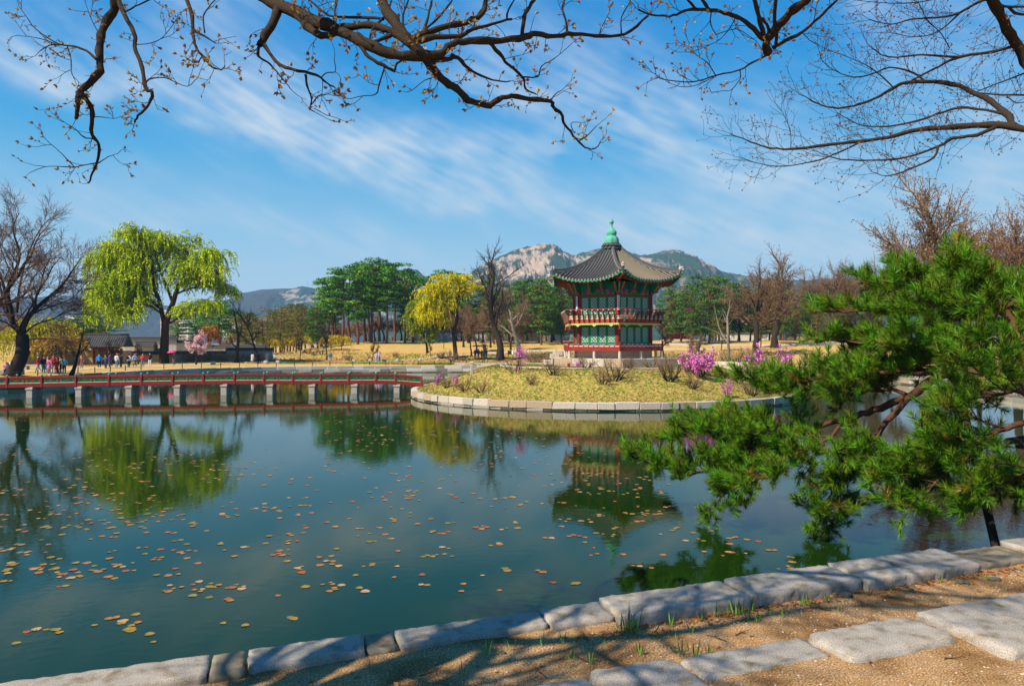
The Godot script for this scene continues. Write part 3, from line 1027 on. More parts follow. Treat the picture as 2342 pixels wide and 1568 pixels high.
func extrude(b: MB, poly: PackedVector2Array, thick: float, t := Transform3D()) -> void:      # outline in local (z, y), thickness along x
	var tr := Geometry2D.triangulate_polygon(poly)
	for s in [-1.0, 1.0]:
		for i in range(0, tr.size(), 3):
			var q := []
			for j in 3:
				var p := poly[tr[i + j]]
				q.append(t * Vector3(s * thick * 0.5, p.y, p.x))
			b.tri(q[0], q[1], q[2], t.basis * Vector3(s, 0, 0))
	var c := Vector2.ZERO
	for p in poly:
		c += p / poly.size()
	for i in poly.size():
		var p := poly[i]
		var q := poly[(i + 1) % poly.size()]
		var e := (q - p).orthogonal()
		var h := 1.0 if e.dot((p + q) * 0.5 - c) > 0.0 else -1.0
		b.quad(t * Vector3(-thick * 0.5, p.y, p.x), t * Vector3(thick * 0.5, p.y, p.x), t * Vector3(thick * 0.5, q.y, q.x), t * Vector3(-thick * 0.5, q.y, q.x), t.basis * Vector3(0, e.y * h, e.x * h))

func face_turn(k: int) -> Transform3D:      # local z points out of face k
	return Transform3D(Basis(Vector3.UP, deg_to_rad(-30.0 - 60.0 * k)), Vector3.ZERO)

func corner_turn(k: int) -> Transform3D:    # local z points to the corner after face k (seen from outside, its right end)
	return Transform3D(Basis(Vector3.UP, deg_to_rad(-60.0 * k)), Vector3.ZERO)

func simple(size: Vector3, ch := 0.012) -> ArrayMesh:
	var b := MB.new()
	b.cbox(Transform3D(), size, ch)
	return b.mesh()

func roof_point(s: float, t: float) -> Vector3:       # a roof face: s across from -1 to 1, t from eave 0 to the top 1
	var a := lerpf(5.12, 0.72, t)
	var c := absf(s)
	var k := pow(1.0 - t, 2.2)
	a += 0.32 * pow(c, 3.0) * k
	var y := 9.42 + 2.95 * (0.55 * t + 0.45 * pow(t, 2.2)) + 0.66 * pow(c, 2.6) * k
	return Vector3(s * a * T30, y, a)

func make_pavilion() -> void:
	var root := thing("hexagonal_pavilion", "two storey hexagonal pavilion with grey tiled roof and green copper finial", "pavilion", HOUSE)
	# stone platform of single blocks
	var plat := Node3D.new()
	plat.name = "platform"
	root.add_child(plat)
	var r := rngs(5)
	for k in 6:
		var t := face_turn(k)
		var x := -2.95
		while x < 2.9:
			var l := minf(r.randf_range(0.9, 1.9), 2.95 - x)
			if 2.95 - x - l < 0.5:
				l = 2.95 - x
			part("stone", unit_blocks[r.randi() % 6], mats[["block2", "block0", "block0", "block3", "block2"][r.randi() % 5]], plat, t * Transform3D(Basis().scaled(Vector3(l - 0.015, 0.72, 0.6)), Vector3(x + l * 0.5, 2.68, 4.80)))
			x += l
	var b := MB.new()
	b.lathe(PackedVector2Array([Vector2(0.01, 3.02), Vector2(5.5, 3.02), Vector2(5.5, 2.2)]), 6, false, Vector3.ZERO, PI / 2)
	piece("paving", b, mats.path_sand, plat)
	# core under the floor, stone posts, floor
	b = MB.new()
	b.lathe(PackedVector2Array([Vector2(3.55, 3.0), Vector2(3.55, 3.75)]), 6, false, Vector3.ZERO, PI / 2)
	piece("foundation", b, mats.block0, root)
	b = MB.new()
	b.lathe(PackedVector2Array([Vector2(0.105, 0), Vector2(0.095, 0.1), Vector2(0.095, 0.62)]), 8)
	var post_mesh := b.mesh()
	for k in 6:
		part("stone_post", post_mesh, mats.block2, root, corner_turn(k) * Transform3D(Basis().scaled(Vector3(1.25, 1, 1.25)), Vector3(0, 3.02, 4.48)))
		part("stone_post", post_mesh, mats.block2, root, face_turn(k) * Transform3D(Basis().scaled(Vector3(1.25, 1, 1.25)), Vector3(0, 3.02, 3.86)))
	b = MB.new()
	b.lathe(PackedVector2Array([Vector2(0.01, 3.90), Vector2(4.62, 3.90), Vector2(4.62, 3.64), Vector2(0.01, 3.64)]), 6, false, Vector3.ZERO, PI / 2)
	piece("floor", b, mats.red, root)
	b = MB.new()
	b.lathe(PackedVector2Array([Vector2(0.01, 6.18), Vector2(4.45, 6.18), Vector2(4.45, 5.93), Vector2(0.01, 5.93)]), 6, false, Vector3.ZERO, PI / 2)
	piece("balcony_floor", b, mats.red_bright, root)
	# pillars
	b = MB.new()
	b.lathe(PackedVector2Array([Vector2(0.19, 3.9), Vector2(0.18, 8.62)]), 12)
	var pillar_mesh := b.mesh()
	for k in 6:
		part("pillar", pillar_mesh, mats.red, root, corner_turn(k) * Transform3D(Basis(), Vector3(0, 0, 3.5)))
	# doors
	var door_lo := door_meshes(0.76, 1.76)
	var door_hi := door_meshes(0.76, 2.06)
	var beam := simple(Vector3(3.2, 0.16, 0.2))
	for k in 6:
		var t := face_turn(k)
		for e in [[3.95, door_lo, 1.76], [6.12, door_hi, 2.06]]:
			for i in 4:
				var leaf := part("door", e[1][0], mats.green, root, t * Transform3D(Basis(), Vector3((i - 1.5) * 0.785, e[0], 3.03)))
				part("paper", e[1][1], mats.paper, leaf)
				part("lattice", e[1][2], mats.green, leaf).set_meta("kind", "stuff")
				part("painted_panel", e[1][3], mats.painted, leaf)
		part("sill_beam", beam, mats.red, root, t * Transform3D(Basis(), Vector3(0, 3.93, 3.02)))
		part("head_beam", beam, mats.red, root, t * Transform3D(Basis(), Vector3(0, 5.82, 3.02)))
		part("head_beam", beam, mats.red, root, t * Transform3D(Basis(), Vector3(0, 8.25, 3.02)))
		var fr := MB.new()
		fr.colored = true
		for e in [[0.0, 1.15, Color(0.015, 0.22, 0.08)], [-1.02, 0.16, Color(0.40, 0.10, 0.08)], [1.02, 0.16, Color(0.40, 0.10, 0.08)], [-1.22, 0.13, Color(0.10, 0.14, 0.38)], [1.22, 0.13, Color(0.10, 0.14, 0.38)], [-1.40, 0.13, Color(0.05, 0.30, 0.22)], [1.40, 0.13, Color(0.05, 0.30, 0.22)], [-0.86, 0.13, Color(0.05, 0.30, 0.22)], [0.86, 0.13, Color(0.05, 0.30, 0.22)]]:
			fr.col = e[2]
			var w: float = e[1] if e[0] != 0.0 else 1.55
			fr.box(Transform3D(Basis(), Vector3(e[0], 0, 0)), Vector3(w, 0.26, 0.2))
		part("frieze_board", fr.mesh(), mats.painted, root, t * Transform3D(Basis(), Vector3(0, 8.46, 3.02)))
		# flower panels between the brackets
		var fl := MB.new()
		fl.colored = true
		for x in [-0.85, 0.0, 0.85]:
			for ringed in [[0.34, Color(0.30, 0.03, 0.03), 0.0], [0.27, Color(0.18, 0.10, 0.42), 0.012], [0.17, Color(0.48, 0.16, 0.10), 0.024]]:
				fl.col = ringed[1]
				for i in 8:
					var a := PI * i / 8.0
					var c := PI * (i + 1) / 8.0
					var o := Vector3(x, 0, ringed[2])
					fl.tri(o, o + Vector3(cos(a), sin(a) * 0.8, 0) * ringed[0], o + Vector3(cos(c), sin(c) * 0.8, 0) * ringed[0], Vector3(0, 0, 1))
		part("flower_panel", fl.mesh(), mats.painted, root, t * Transform3D(Basis(), Vector3(0, 8.60, 3.06)))
		part("frieze_board", simple(Vector3(3.3, 0.70, 0.06)), mats.green, root, t * Transform3D(Basis(), Vector3(0, 8.94, 2.98)))
		part("purlin", simple(Vector3(3.9, 0.2, 0.2)), mats.green, root, t * Transform3D(Basis(), Vector3(0, 9.30, 3.05)))
	make_railings(root)
	make_brackets(root)
	make_roof(root)
	# steps up to the floor, on the face that looks west
	var st := face_turn(1)
	var n := 0
	for e in [[5.55, 2.62, 2.3], [5.0, 3.16, 1.9], [4.72, 3.42, 1.7]]:
		part("step", unit_blocks[n], mats[["block2", "block0", "block0"][n]], root, st * Transform3D(Basis().scaled(Vector3(e[2], 0.42, 0.75)), Vector3(0.2, e[1], e[0])))
		n += 1
	# boards of verse on the pillars
	for k in 6:
		var bt := corner_turn(k) * Transform3D(Basis(), Vector3(0, 7.62, 3.73))
		b = MB.new()
		b.cbox(Transform3D(), Vector3(0.20, 1.22, 0.03), 0.008)
		var board := part("verse_board", b.mesh(), mats.white_paint, root, bt)
		var ink := MB.new()
		var rr := rngs(60 + k)
		for i in 5:
			var cy := 0.46 - i * 0.23
			for q in 6:
				var hz := rr.randf() < 0.6
				ink.box(Transform3D(Basis(Vector3(0, 0, 1), rr.randf_range(-0.3, 0.3)), Vector3(rr.randf_range(-0.03, 0.03), cy + (q - 2.5) * 0.026, 0.018)), Vector3(0.10 if hz else 0.018, 0.014 if hz else 0.07, 0.004))
		part("characters", ink.mesh(), mats.blue_ink, board).set_meta("kind", "stuff")

func door_meshes(w: float, h: float) -> Array:
	var f := MB.new()
	var s := 0.105
	var low := 0.38
	for x in [-w * 0.5 + s * 0.5, w * 0.5 - s * 0.5]:
		f.cbox(Transform3D(Basis(), Vector3(x, h * 0.5, 0)), Vector3(s, h, 0.06), 0.008)
	for e in [[s * 0.5, s], [low, 0.07], [h - s * 0.5, s]]:
		f.cbox(Transform3D(Basis(), Vector3(0, e[0], 0)), Vector3(w - s * 2.0, e[1], 0.06), 0.008)
	f.box(Transform3D(Basis(), Vector3(0, low * 0.5, -0.005)), Vector3(w - s * 2.0, low, 0.02))
	var iw := w - s * 2.0
	var y0 := low + 0.035
	var y1 := h - s
	var p := MB.new()
	p.box(Transform3D(Basis(), Vector3(0, (y0 + y1) * 0.5, -0.016)), Vector3(iw, y1 - y0, 0.008))
	# lattice of small squares joined by short bars
	var l := MB.new()
	var bar := 0.042
	var cols := 4
	var rows := int((y1 - y0) / (iw / cols) + 0.5)
	var cw := iw / cols
	var ch := (y1 - y0) / rows
	for i in cols + 1:
		for j in rows + 1:
			var c := Vector3(-iw * 0.5 + i * cw, y0 + j * ch, 0)
			if (i + j) % 2 == 0:
				for q in [[cw * 0.32, 0.0, bar, ch * 0.64], [-cw * 0.32, 0.0, bar, ch * 0.64], [0.0, ch * 0.32, cw * 0.64, bar], [0.0, -ch * 0.32, cw * 0.64, bar]]:
					var o := c + Vector3(q[0], q[1], 0)
					if absf(o.x) <= iw * 0.5 and o.y >= y0 and o.y <= y1:
						l.box(Transform3D(Basis(), o), Vector3(q[2], q[3], 0.022))
			else:
				if i < cols:
					l.box(Transform3D(Basis(), c + Vector3(cw * 0.5, 0, 0.001)), Vector3(cw * 0.42, bar, 0.020))
				if j < rows:
					l.box(Transform3D(Basis(), c + Vector3(0, ch * 0.5, 0.001)), Vector3(bar, ch * 0.42, 0.020))
	var m := MB.new()
	m.colored = true
	for e in [[0.25, 0.12, Color(0.32, 0.36, 0.62), 0.0], [0.19, 0.085, Color(0.10, 0.16, 0.50), 0.004], [0.11, 0.07, Color(0.55, 0.22, 0.30), 0.008], [0.05, 0.045, Color(0.62, 0.50, 0.40), 0.012]]:
		m.col = e[2]
		for i in 10:
			var a := PI * i / 10.0
			var c := PI * (i + 1) / 10.0
			var o := Vector3(0, 0.13, 0.012 + e[3])
			m.tri(o, o + Vector3(cos(a) * e[0], sin(a) * e[1] * 1.4, 0), o + Vector3(cos(c) * e[0], sin(c) * e[1] * 1.4, 0), Vector3(0, 0, 1))
	return [f.mesh(), p.mesh(), l.mesh(), m.mesh()]

func make_railings(root: Node3D) -> void:
	# upper balcony: boards and rails close to the floor edge, curved posts that lean outward to a round rail
	var side := 4.45
	var ap := side * 0.866
	var arm := PackedVector2Array([Vector2(0.02, 6.0), Vector2(0.10, 6.02), Vector2(0.09, 6.25), Vector2(0.13, 6.50), Vector2(0.24, 6.74), Vector2(0.40, 6.92), Vector2(0.44, 7.0), Vector2(0.34, 7.0), Vector2(0.20, 6.84), Vector2(0.06, 6.60), Vector2(0.02, 6.3)])
	var ab := MB.new()
	extrude(ab, arm, 0.038)
	var arm_mesh := ab.mesh()
	var cloud := MB.new()
	extrude(cloud, PackedVector2Array([Vector2(0.14, 6.50), Vector2(0.26, 6.76), Vector2(0.42, 6.95), Vector2(0.47, 6.93), Vector2(0.34, 6.70), Vector2(0.27, 6.62), Vector2(0.26, 6.45), Vector2(0.19, 6.40), Vector2(0.17, 6.18), Vector2(0.11, 6.05), Vector2(0.105, 6.25)]), 0.03)
	var cloud_mesh := cloud.mesh()
	var lip := MB.new()
	var lips := [Vector2(0.12, 6.04), Vector2(0.185, 6.18), Vector2(0.205, 6.40), Vector2(0.28, 6.46), Vector2(0.29, 6.62), Vector2(0.36, 6.71), Vector2(0.48, 6.93)]
	for i in 6:
		bar_between(lip, Vector3(0, lips[i].y, lips[i].x), Vector3(0, lips[i + 1].y, lips[i + 1].x), 0.025, 0.036)
	var lip_mesh := lip.mesh()
	var n := 10
	for k in 6:
		var t := face_turn(k)
		var rl := Node3D.new()
		rl.name = "balcony_railing"
		root.add_child(rl, true)
		for e in [[6.235, 0.06], [6.42, 0.04], [6.605, 0.05]]:
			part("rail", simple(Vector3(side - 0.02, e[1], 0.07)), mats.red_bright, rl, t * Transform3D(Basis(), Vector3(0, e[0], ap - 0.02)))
		for e in [6.33, 6.515]:
			for i in n:
				part("panel", simple(Vector3(side / n - 0.07, 0.125, 0.03), 0.006), mats.cream, rl, t * Transform3D(Basis(), Vector3((i + 0.5 - n * 0.5) * side / n, e, ap + 0.006)))
		for i in n + 1:
			var x := (i - n * 0.5) * side / n
			if i > 0 and i < n:
				part("curved_post", arm_mesh, mats.red, rl, t * Transform3D(Basis(), Vector3(x * 1.03, 0, ap - 0.02)))
				part("carved_bracket", cloud_mesh, mats.teal, rl, t * Transform3D(Basis(), Vector3(x * 1.03 + 0.004, 0.0, ap + 0.0)))
				part("carved_edge", lip_mesh, mats.red_bright, rl, t * Transform3D(Basis(), Vector3(x * 1.03 + 0.004, 0.0, ap + 0.0)))
				part("rail_cup", simple(Vector3(0.11, 0.09, 0.11), 0.02), mats.pale_green, rl, t * Transform3D(Basis(), Vector3(x * 1.09, 6.99, ap + 0.38)))
		var top := MB.new()
		var w := (ap + 0.40) * T30
		top.tube(PackedVector3Array([Vector3(-w, 7.06, ap + 0.40), Vector3(w, 7.06, ap + 0.40)]), PackedFloat32Array([0.035, 0.035]), 6)
		part("top_rail", top.mesh(), mats.red_bright, rl, t)
		# scalloped valance under the balcony
		var v := MB.new()
		var drops := 24
		for i in drops:
			var x0 := (float(i) / drops - 0.5) * side
			var x1 := (float(i + 1) / drops - 0.5) * side
			var big := i % 8 == 3 or i % 8 == 4
			var depth := 0.27 if big else 0.15
			var xm := (x0 + x1) * 0.5
			var y := 5.93
			var ya := depth if not big else (0.17 if i % 8 == 3 else 0.30)
			var yb := depth if not big else (0.30 if i % 8 == 3 else 0.17)
			for z in [0.0, 0.03]:
				var hn := Vector3(0, 0, 1.0 if z > 0.0 else -1.0)
				if big:
					v.quad(Vector3(x0, y, z), Vector3(x1, y, z), Vector3(x1, y - yb, z), Vector3(x0, y - ya, z), hn)
				else:
					v.quad(Vector3(x0, y, z), Vector3(x1, y, z), Vector3(x1, y - 0.10, z), Vector3(x0, y - 0.10, z), hn)
					v.tri(Vector3(x0, y - 0.10, z), Vector3(x1, y - 0.10, z), Vector3(xm, y - 0.17, z), hn)
		part("valance", v.mesh(), mats.light_green, root, t * Transform3D(Basis(), Vector3(0, 0, ap - 0.02)))
		var pend := MB.new()
		pend.cbox(Transform3D(Basis(), Vector3(0, 5.74, 0)), Vector3(0.13, 0.46, 0.13), 0.02)
		pend.lathe(PackedVector2Array([Vector2(0.001, 5.38), Vector2(0.06, 5.40), Vector2(0.085, 5.45), Vector2(0.05, 5.52)]), 8)
		part("corner_pendant", pend.mesh(), mats.red_bright, root, corner_turn(k) * Transform3D(Basis(), Vector3(0, 0, 4.42)))
		part("corner_plate", simple(Vector3(0.26, 0.26, 0.06)), mats.dark, root, corner_turn(k) * Transform3D(Basis(), Vector3(0, 6.08, 4.46)))
		# lower railing
		var ll := Node3D.new()
		ll.name = "lower_railing"
		root.add_child(ll, true)
		var ls := 4.58
		var la := ls * 0.866 - 0.02
		for e in [[3.96, 0.06], [4.11, 0.045], [4.23, 0.05]]:
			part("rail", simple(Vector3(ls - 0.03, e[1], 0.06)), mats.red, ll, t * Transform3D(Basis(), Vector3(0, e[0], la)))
		for i in n:
			part("panel", simple(Vector3(ls / n - 0.07, 0.10, 0.025), 0.006), mats.cream, ll, t * Transform3D(Basis(), Vector3((i + 0.5 - n * 0.5) * ls / n, 4.035, la - 0.005)))
			if i > 0:
				part("baluster", simple(Vector3(0.05, 0.34, 0.065)), mats.red, ll, t * Transform3D(Basis(), Vector3((i - n * 0.5) * ls / n, 4.07, la + 0.004)))
				part("rail_cup", simple(Vector3(0.08, 0.06, 0.075), 0.015), mats.pale_green, ll, t * Transform3D(Basis(), Vector3((i - n * 0.5) * ls / n, 4.17, la + 0.008)))
		part("corner_post", simple(Vector3(0.13, 0.62, 0.13), 0.025), mats.red, root, corner_turn(k) * Transform3D(Basis(), Vector3(0, 4.08, 4.56)))

func make_brackets(root: Node3D) -> void:
	var body := PackedVector2Array([Vector2(0.0, 8.35), Vector2(0.10, 8.38), Vector2(0.20, 8.52), Vector2(0.38, 8.50), Vector2(0.52, 8.62), Vector2(0.40, 8.66), Vector2(0.36, 8.78), Vector2(0.56, 8.80), Vector2(0.72, 8.96), Vector2(0.55, 8.98), Vector2(0.52, 9.10), Vector2(0.78, 9.16), Vector2(0.86, 9.30), Vector2(0.0, 9.32)])
	var tongue := PackedVector2Array([Vector2(0.12, 8.36), Vector2(0.24, 8.48), Vector2(0.40, 8.47), Vector2(0.58, 8.62), Vector2(0.52, 8.66), Vector2(0.60, 8.78), Vector2(0.76, 8.94), Vector2(0.74, 9.0), Vector2(0.84, 9.14), Vector2(0.92, 9.30), Vector2(0.86, 9.32), Vector2(0.74, 9.13), Vector2(0.68, 8.98), Vector2(0.50, 8.82), Vector2(0.46, 8.64), Vector2(0.36, 8.53), Vector2(0.20, 8.55), Vector2(0.09, 8.42)])
	var a := MB.new()
	extrude(a, body, 0.13)
	var o := MB.new()
	extrude(o, tongue, 0.075)
	var am := a.mesh()
	var om := o.mesh()
	for k in 6:
		for dx in [-26.0, 0.0, 26.0]:
			var t := corner_turn(k) * Transform3D(Basis(Vector3.UP, deg_to_rad(dx)), Vector3(0, 0, 3.62 - absf(dx) * 0.004)) * Transform3D(Basis().scaled(Vector3(1.15, 1, 1.05)), Vector3.ZERO)
			var br := part("bracket", am, mats.teal, root, t)
			part("tongue", om, mats.orange, br)
		for x in [-0.55, 0.55]:
			var br := part("bracket", am, mats.teal, root, face_turn(k) * Transform3D(Basis(), Vector3(x, 0, 3.06)))
			part("tongue", om, mats.orange, br)

func make_roof(root: Node3D) -> void:
	var steps := 16
	var base := MB.new()
	var across := 16
	for i in across + 1:
		for j in steps + 1:
			base.vert(roof_point(i * 2.0 / across - 1.0, float(j) / steps), Vector3.UP)
	var under := base.v.size()
	for i in across + 1:
		for j in 3:
			var e := roof_point(i * 2.0 / across - 1.0, 0.0)
			var s := i * 2.0 / across - 1.0
			var q: Vector3 = [e, e + Vector3(0, -0.10, 0.0), Vector3(s * 2.9 * T30, 9.72, 2.9)][j]
			base.vert(q, Vector3.DOWN)
	for i in across:
		for j in steps:
			var q := i * (steps + 1) + j
			base.face(q, q + 1, q + steps + 1, Vector3(0, 1, 0.5)); base.face(q + 1, q + steps + 2, q + steps + 1, Vector3(0, 1, 0.5))
		for j in 2:
			var q := under + i * 3 + j
			base.face(q, q + 1, q + 3, Vector3(0, -1, 0.6)); base.face(q + 1, q + 4, q + 3, Vector3(0, -1, 0.6))
	for i in range(0, base.ix.size(), 3):
		pass
	for i in across + 1:
		for j in steps + 1:
			var s := i * 2.0 / across - 1.0
			var t := float(j) / steps
			var ds := roof_point(minf(s + 0.02, 1.0), t) - roof_point(maxf(s - 0.02, -1.0), t)
			var dt := roof_point(s, minf(t + 0.02, 1.0)) - roof_point(s, maxf(t - 0.02, 0.0))
			var nn := ds.cross(dt).normalized()
			base.n[i * (steps + 1) + j] = nn if nn.y > 0.0 else -nn
	var base_mesh := base.mesh()
	var pitch := 0.272
	var rows := []
	for i in range(-10, 11):
		var x := i * pitch
		var pts := PackedVector3Array()
		var t := 0.0
		while t < 0.985:
			var a := lerpf(5.12, 0.72, t)
			var s := x / (a * T30)
			if absf(s) > 0.97:
				break
			var p := roof_point(s, t)
			p.x = x
			pts.append(p)
			t += 0.032
		if pts.size() < 2:
			rows.append(null)
			continue
		var b := MB.new()
		var cols := 6
		for q in pts.size():
			var tang := (pts[mini(q + 1, pts.size() - 1)] - pts[maxi(q - 1, 0)]).normalized()
			var nn := tang.cross(Vector3(1, 0, 0)).normalized()
			if nn.y < 0.0:
				nn = -nn
			for lap in 2:          # each tile's lower lip overlaps the next
				var rr := 0.098 if lap == 0 else 0.080
				if q == pts.size() - 1 and lap == 1:
					continue
				for c in cols + 1:
					var g2 := PI * c / cols
					var o := Vector3(1, 0, 0) * cos(g2) + nn * sin(g2)
					b.vert(pts[q] + tang * (0.0 if lap == 0 else 0.004) + o * rr + nn * 0.012, o)
		var rings := pts.size() * 2 - 1
		for q in rings - 1:
			for c in cols:
				var w := q * (cols + 1) + c
				b.face(w, w + 1, w + cols + 1, b.n[w] + b.n[w + 1]); b.face(w + 1, w + cols + 2, w + cols + 1, b.n[w] + b.n[w + 1])
		var cap := MB.new()
		var tan0 := (pts[0] - pts[1]).normalized()
		cap.tube(PackedVector3Array([pts[0] - tan0 * 0.02, pts[0] + tan0 * 0.035]), PackedFloat32Array([0.088, 0.088]), 10, true)
		rows.append([b.mesh(), cap.mesh()])
	# rafters, round ones under square flying ones
	var raf := []
	for i in range(-8, 9):
		var s := i / 8.3
		var e := roof_point(s, 0.0)
		var root_at := Vector3(s * 2.9 * T30, 9.66, 2.9)
		var lo := MB.new()
		var mid := root_at.lerp(Vector3(e.x, e.y - 0.30, e.z), 0.80)
		lo.tube(PackedVector3Array([root_at, mid]), PackedFloat32Array([0.055, 0.055]), 7, true)
		var fly := MB.new()
		var f0 := root_at.lerp(Vector3(e.x, e.y - 0.12, e.z), 0.66) + Vector3(0, 0.02, 0)
		var f1 := Vector3(e.x * 0.995, e.y - 0.15, e.z - 0.05)
		bar_between(fly, f0, f1, 0.085, 0.085)
		var tip := MB.new()
		bar_between(tip, f1, f1 + (f1 - f0).normalized() * 0.05, 0.09, 0.09)
		raf.append([lo.mesh(), fly.mesh(), tip.mesh()])
	var fascia := MB.new()
	for i in across:
		var a := roof_point(i * 2.0 / across - 1.0, 0.0) + Vector3(0, -0.10, -0.02)
		var c := roof_point((i + 1) * 2.0 / across - 1.0, 0.0) + Vector3(0, -0.10, -0.02)
		bar_between(fascia, a, c, 0.11, 0.05)
	var fascia_mesh := fascia.mesh()
	var hip := MB.new()
	var hl := MB.new()
	var hp := PackedVector3Array()
	for j in 15:
		var q := roof_point(1.0, j / 14.0 * 0.96 + 0.03)
		hp.append(Vector3(0, q.y, q.length() if false else Vector2(q.x, q.z).length()))
	for j in hp.size() - 1:
		bar_between(hip, hp[j] + Vector3(0, 0.12, 0), hp[j + 1] + Vector3(0, 0.12, 0), 0.30, 0.24)
		for y in [0.05, 0.15]:
			bar_between(hl, hp[j] + Vector3(0, y, 0), hp[j + 1] + Vector3(0, y, 0), 0.022, 0.262)
	var cap_row := MB.new()
	for j in hp.size() - 1:
		cap_row.tube(PackedVector3Array([hp[j] + Vector3(0, 0.28, 0), hp[j + 1] + Vector3(0, 0.28, 0)]), PackedFloat32Array([0.105, 0.09]), 8, true)
	var beast := MB.new()
	var h0 := hp[0]
	beast.blob(h0 + Vector3(0, 0.36, -0.02), Vector3(0.15, 0.20, 0.17))
	beast.blob(h0 + Vector3(0, 0.46, 0.14), Vector3(0.11, 0.11, 0.13))
	beast.blob(h0 + Vector3(0, 0.28, 0.22), Vector3(0.12, 0.09, 0.12))
	beast.blob(h0 + Vector3(0, 0.56, -0.05), Vector3(0.05, 0.09, 0.05))
	var corner_beam := MB.new()
	var ce := roof_point(1.0, 0.0)
	var clen := Vector2(ce.x, ce.z).length()
	bar_between(corner_beam, Vector3(0, 9.45, 3.2), Vector3(0, ce.y - 0.22, clen - 0.12), 0.20, 0.16)
	for k in 6:
		var t := face_turn(k)
		var roof := part("roof_slope", base_mesh, mats.tile, root, t)
		var m: Material = mats.tile_warm if k == 5 or k == 4 else mats.tile
		for rw in rows:
			if rw == null:
				continue
			part("tile_row", rw[0], m, roof)
			part("eave_tile", rw[1], mats.lime, roof)
		for rf in raf:
			var q := part("rafter", rf[0], mats.orange_wood, root, t)
			var fr := part("flying_rafter", rf[1], mats.teal, root, t)
			part("painted_tip", rf[2], mats.pale_green, fr)
		part("eave_board", fascia_mesh, mats.green, root, t)
		var ct := corner_turn(k)
		var hipn := part("hip_ridge", hip.mesh(), mats.tile, root, ct)
		part("ridge_line", hl.mesh(), mats.lime, hipn)
		part("ridge_cap", cap_row.mesh(), mats.tile, hipn)
		part("ridge_beast", beast.mesh(), mats.lime, hipn)
		part("corner_beam", corner_beam.mesh(), mats.orange, root, ct)
	# tiled neck
	var neck := MB.new()
	neck.lathe(PackedVector2Array([Vector2(0.86, 12.20), Vector2(0.86, 12.36), Vector2(0.78, 12.36), Vector2(0.78, 12.96), Vector2(0.01, 12.98)]), 18, false)
	var nk := piece("roof_neck", neck, mats.tile, root)
	var ntile := MB.new()
	ntile.tube(PackedVector3Array([Vector3(0, 0, 0), Vector3(0, 0.06, 0.10)]), PackedFloat32Array([0.14, 0.15]), 9, true)
	var ntm := ntile.mesh()
	for rw in 2:
		for i in 15:
			part("ring_tile", ntm, mats.tile, nk, Transform3D(Basis(Vector3.UP, TAU * (i + rw * 0.5) / 15.0), Vector3.ZERO) * Transform3D(Basis().scaled(Vector3(1, 0.8, 1)), Vector3(0, 12.52 + rw * 0.26, 0.74)))
	var fin := MB.new()
	fin.lathe(PackedVector2Array([Vector2(0.64, 12.94), Vector2(0.66, 13.05), Vector2(0.65, 13.25), Vector2(0.60, 13.42), Vector2(0.50, 13.56), Vector2(0.41, 13.64)]), 8, false, Vector3.ZERO, 0.2)
	var fn := piece("finial", fin, mats.verdigris, root)
	var bulb := MB.new()
	bulb.lathe(PackedVector2Array([Vector2(0.40, 13.62), Vector2(0.40, 13.70), Vector2(0.43, 13.78), Vector2(0.455, 13.88), Vector2(0.43, 14.02), Vector2(0.36, 14.12), Vector2(0.29, 14.17), Vector2(0.29, 14.22), Vector2(0.22, 14.26), Vector2(0.13, 14.38), Vector2(0.095, 14.50), Vector2(0.085, 14.60), Vector2(0.12, 14.72), Vector2(0.20, 14.83), Vector2(0.205, 14.88), Vector2(0.14, 14.98), Vector2(0.05, 15.16), Vector2(0.005, 15.24)]), 16)
	piece("spire", bulb, mats.verdigris, fn)

func pavilion_materials() -> void:
	mats.white_paint = plain(0.72, 0.73, 0.75, 0.7)
	mats.blue_ink = plain(0.03, 0.06, 0.30, 0.7)
	mats.pale_green = worn(0.42, 0.62, 0.52, 88)
	mats.orange_wood = worn(0.30, 0.095, 0.04, 89)

# ---------------------------------------------------------------- trees
func smooth_path(p: PackedVector3Array, k: int) -> PackedVector3Array:
	var out := PackedVector3Array()
	for i in p.size() - 1:
		var a := p[maxi(i - 1, 0)]
		var d := p[mini(i + 2, p.size() - 1)]
		for j in k:
			out.append(p[i].cubic_interpolate(p[i + 1], a, d, float(j) / k))
	out.append(p[p.size() - 1])
	return out

func taper(n: int, r0: float, r1: float) -> PackedFloat32Array:
	var r := PackedFloat32Array()
	for i in n:
		r.append(lerpf(r0, r1, float(i) / maxi(n - 1, 1)))
	return r

func turned(dir: Vector3, ang: float, r: RandomNumberGenerator) -> Vector3:
	var ax := dir.cross(rdir(r))
	if ax.length_squared() < 0.001:
		ax = dir.cross(Vector3.RIGHT)
	return dir.rotated(ax.normalized(), ang)

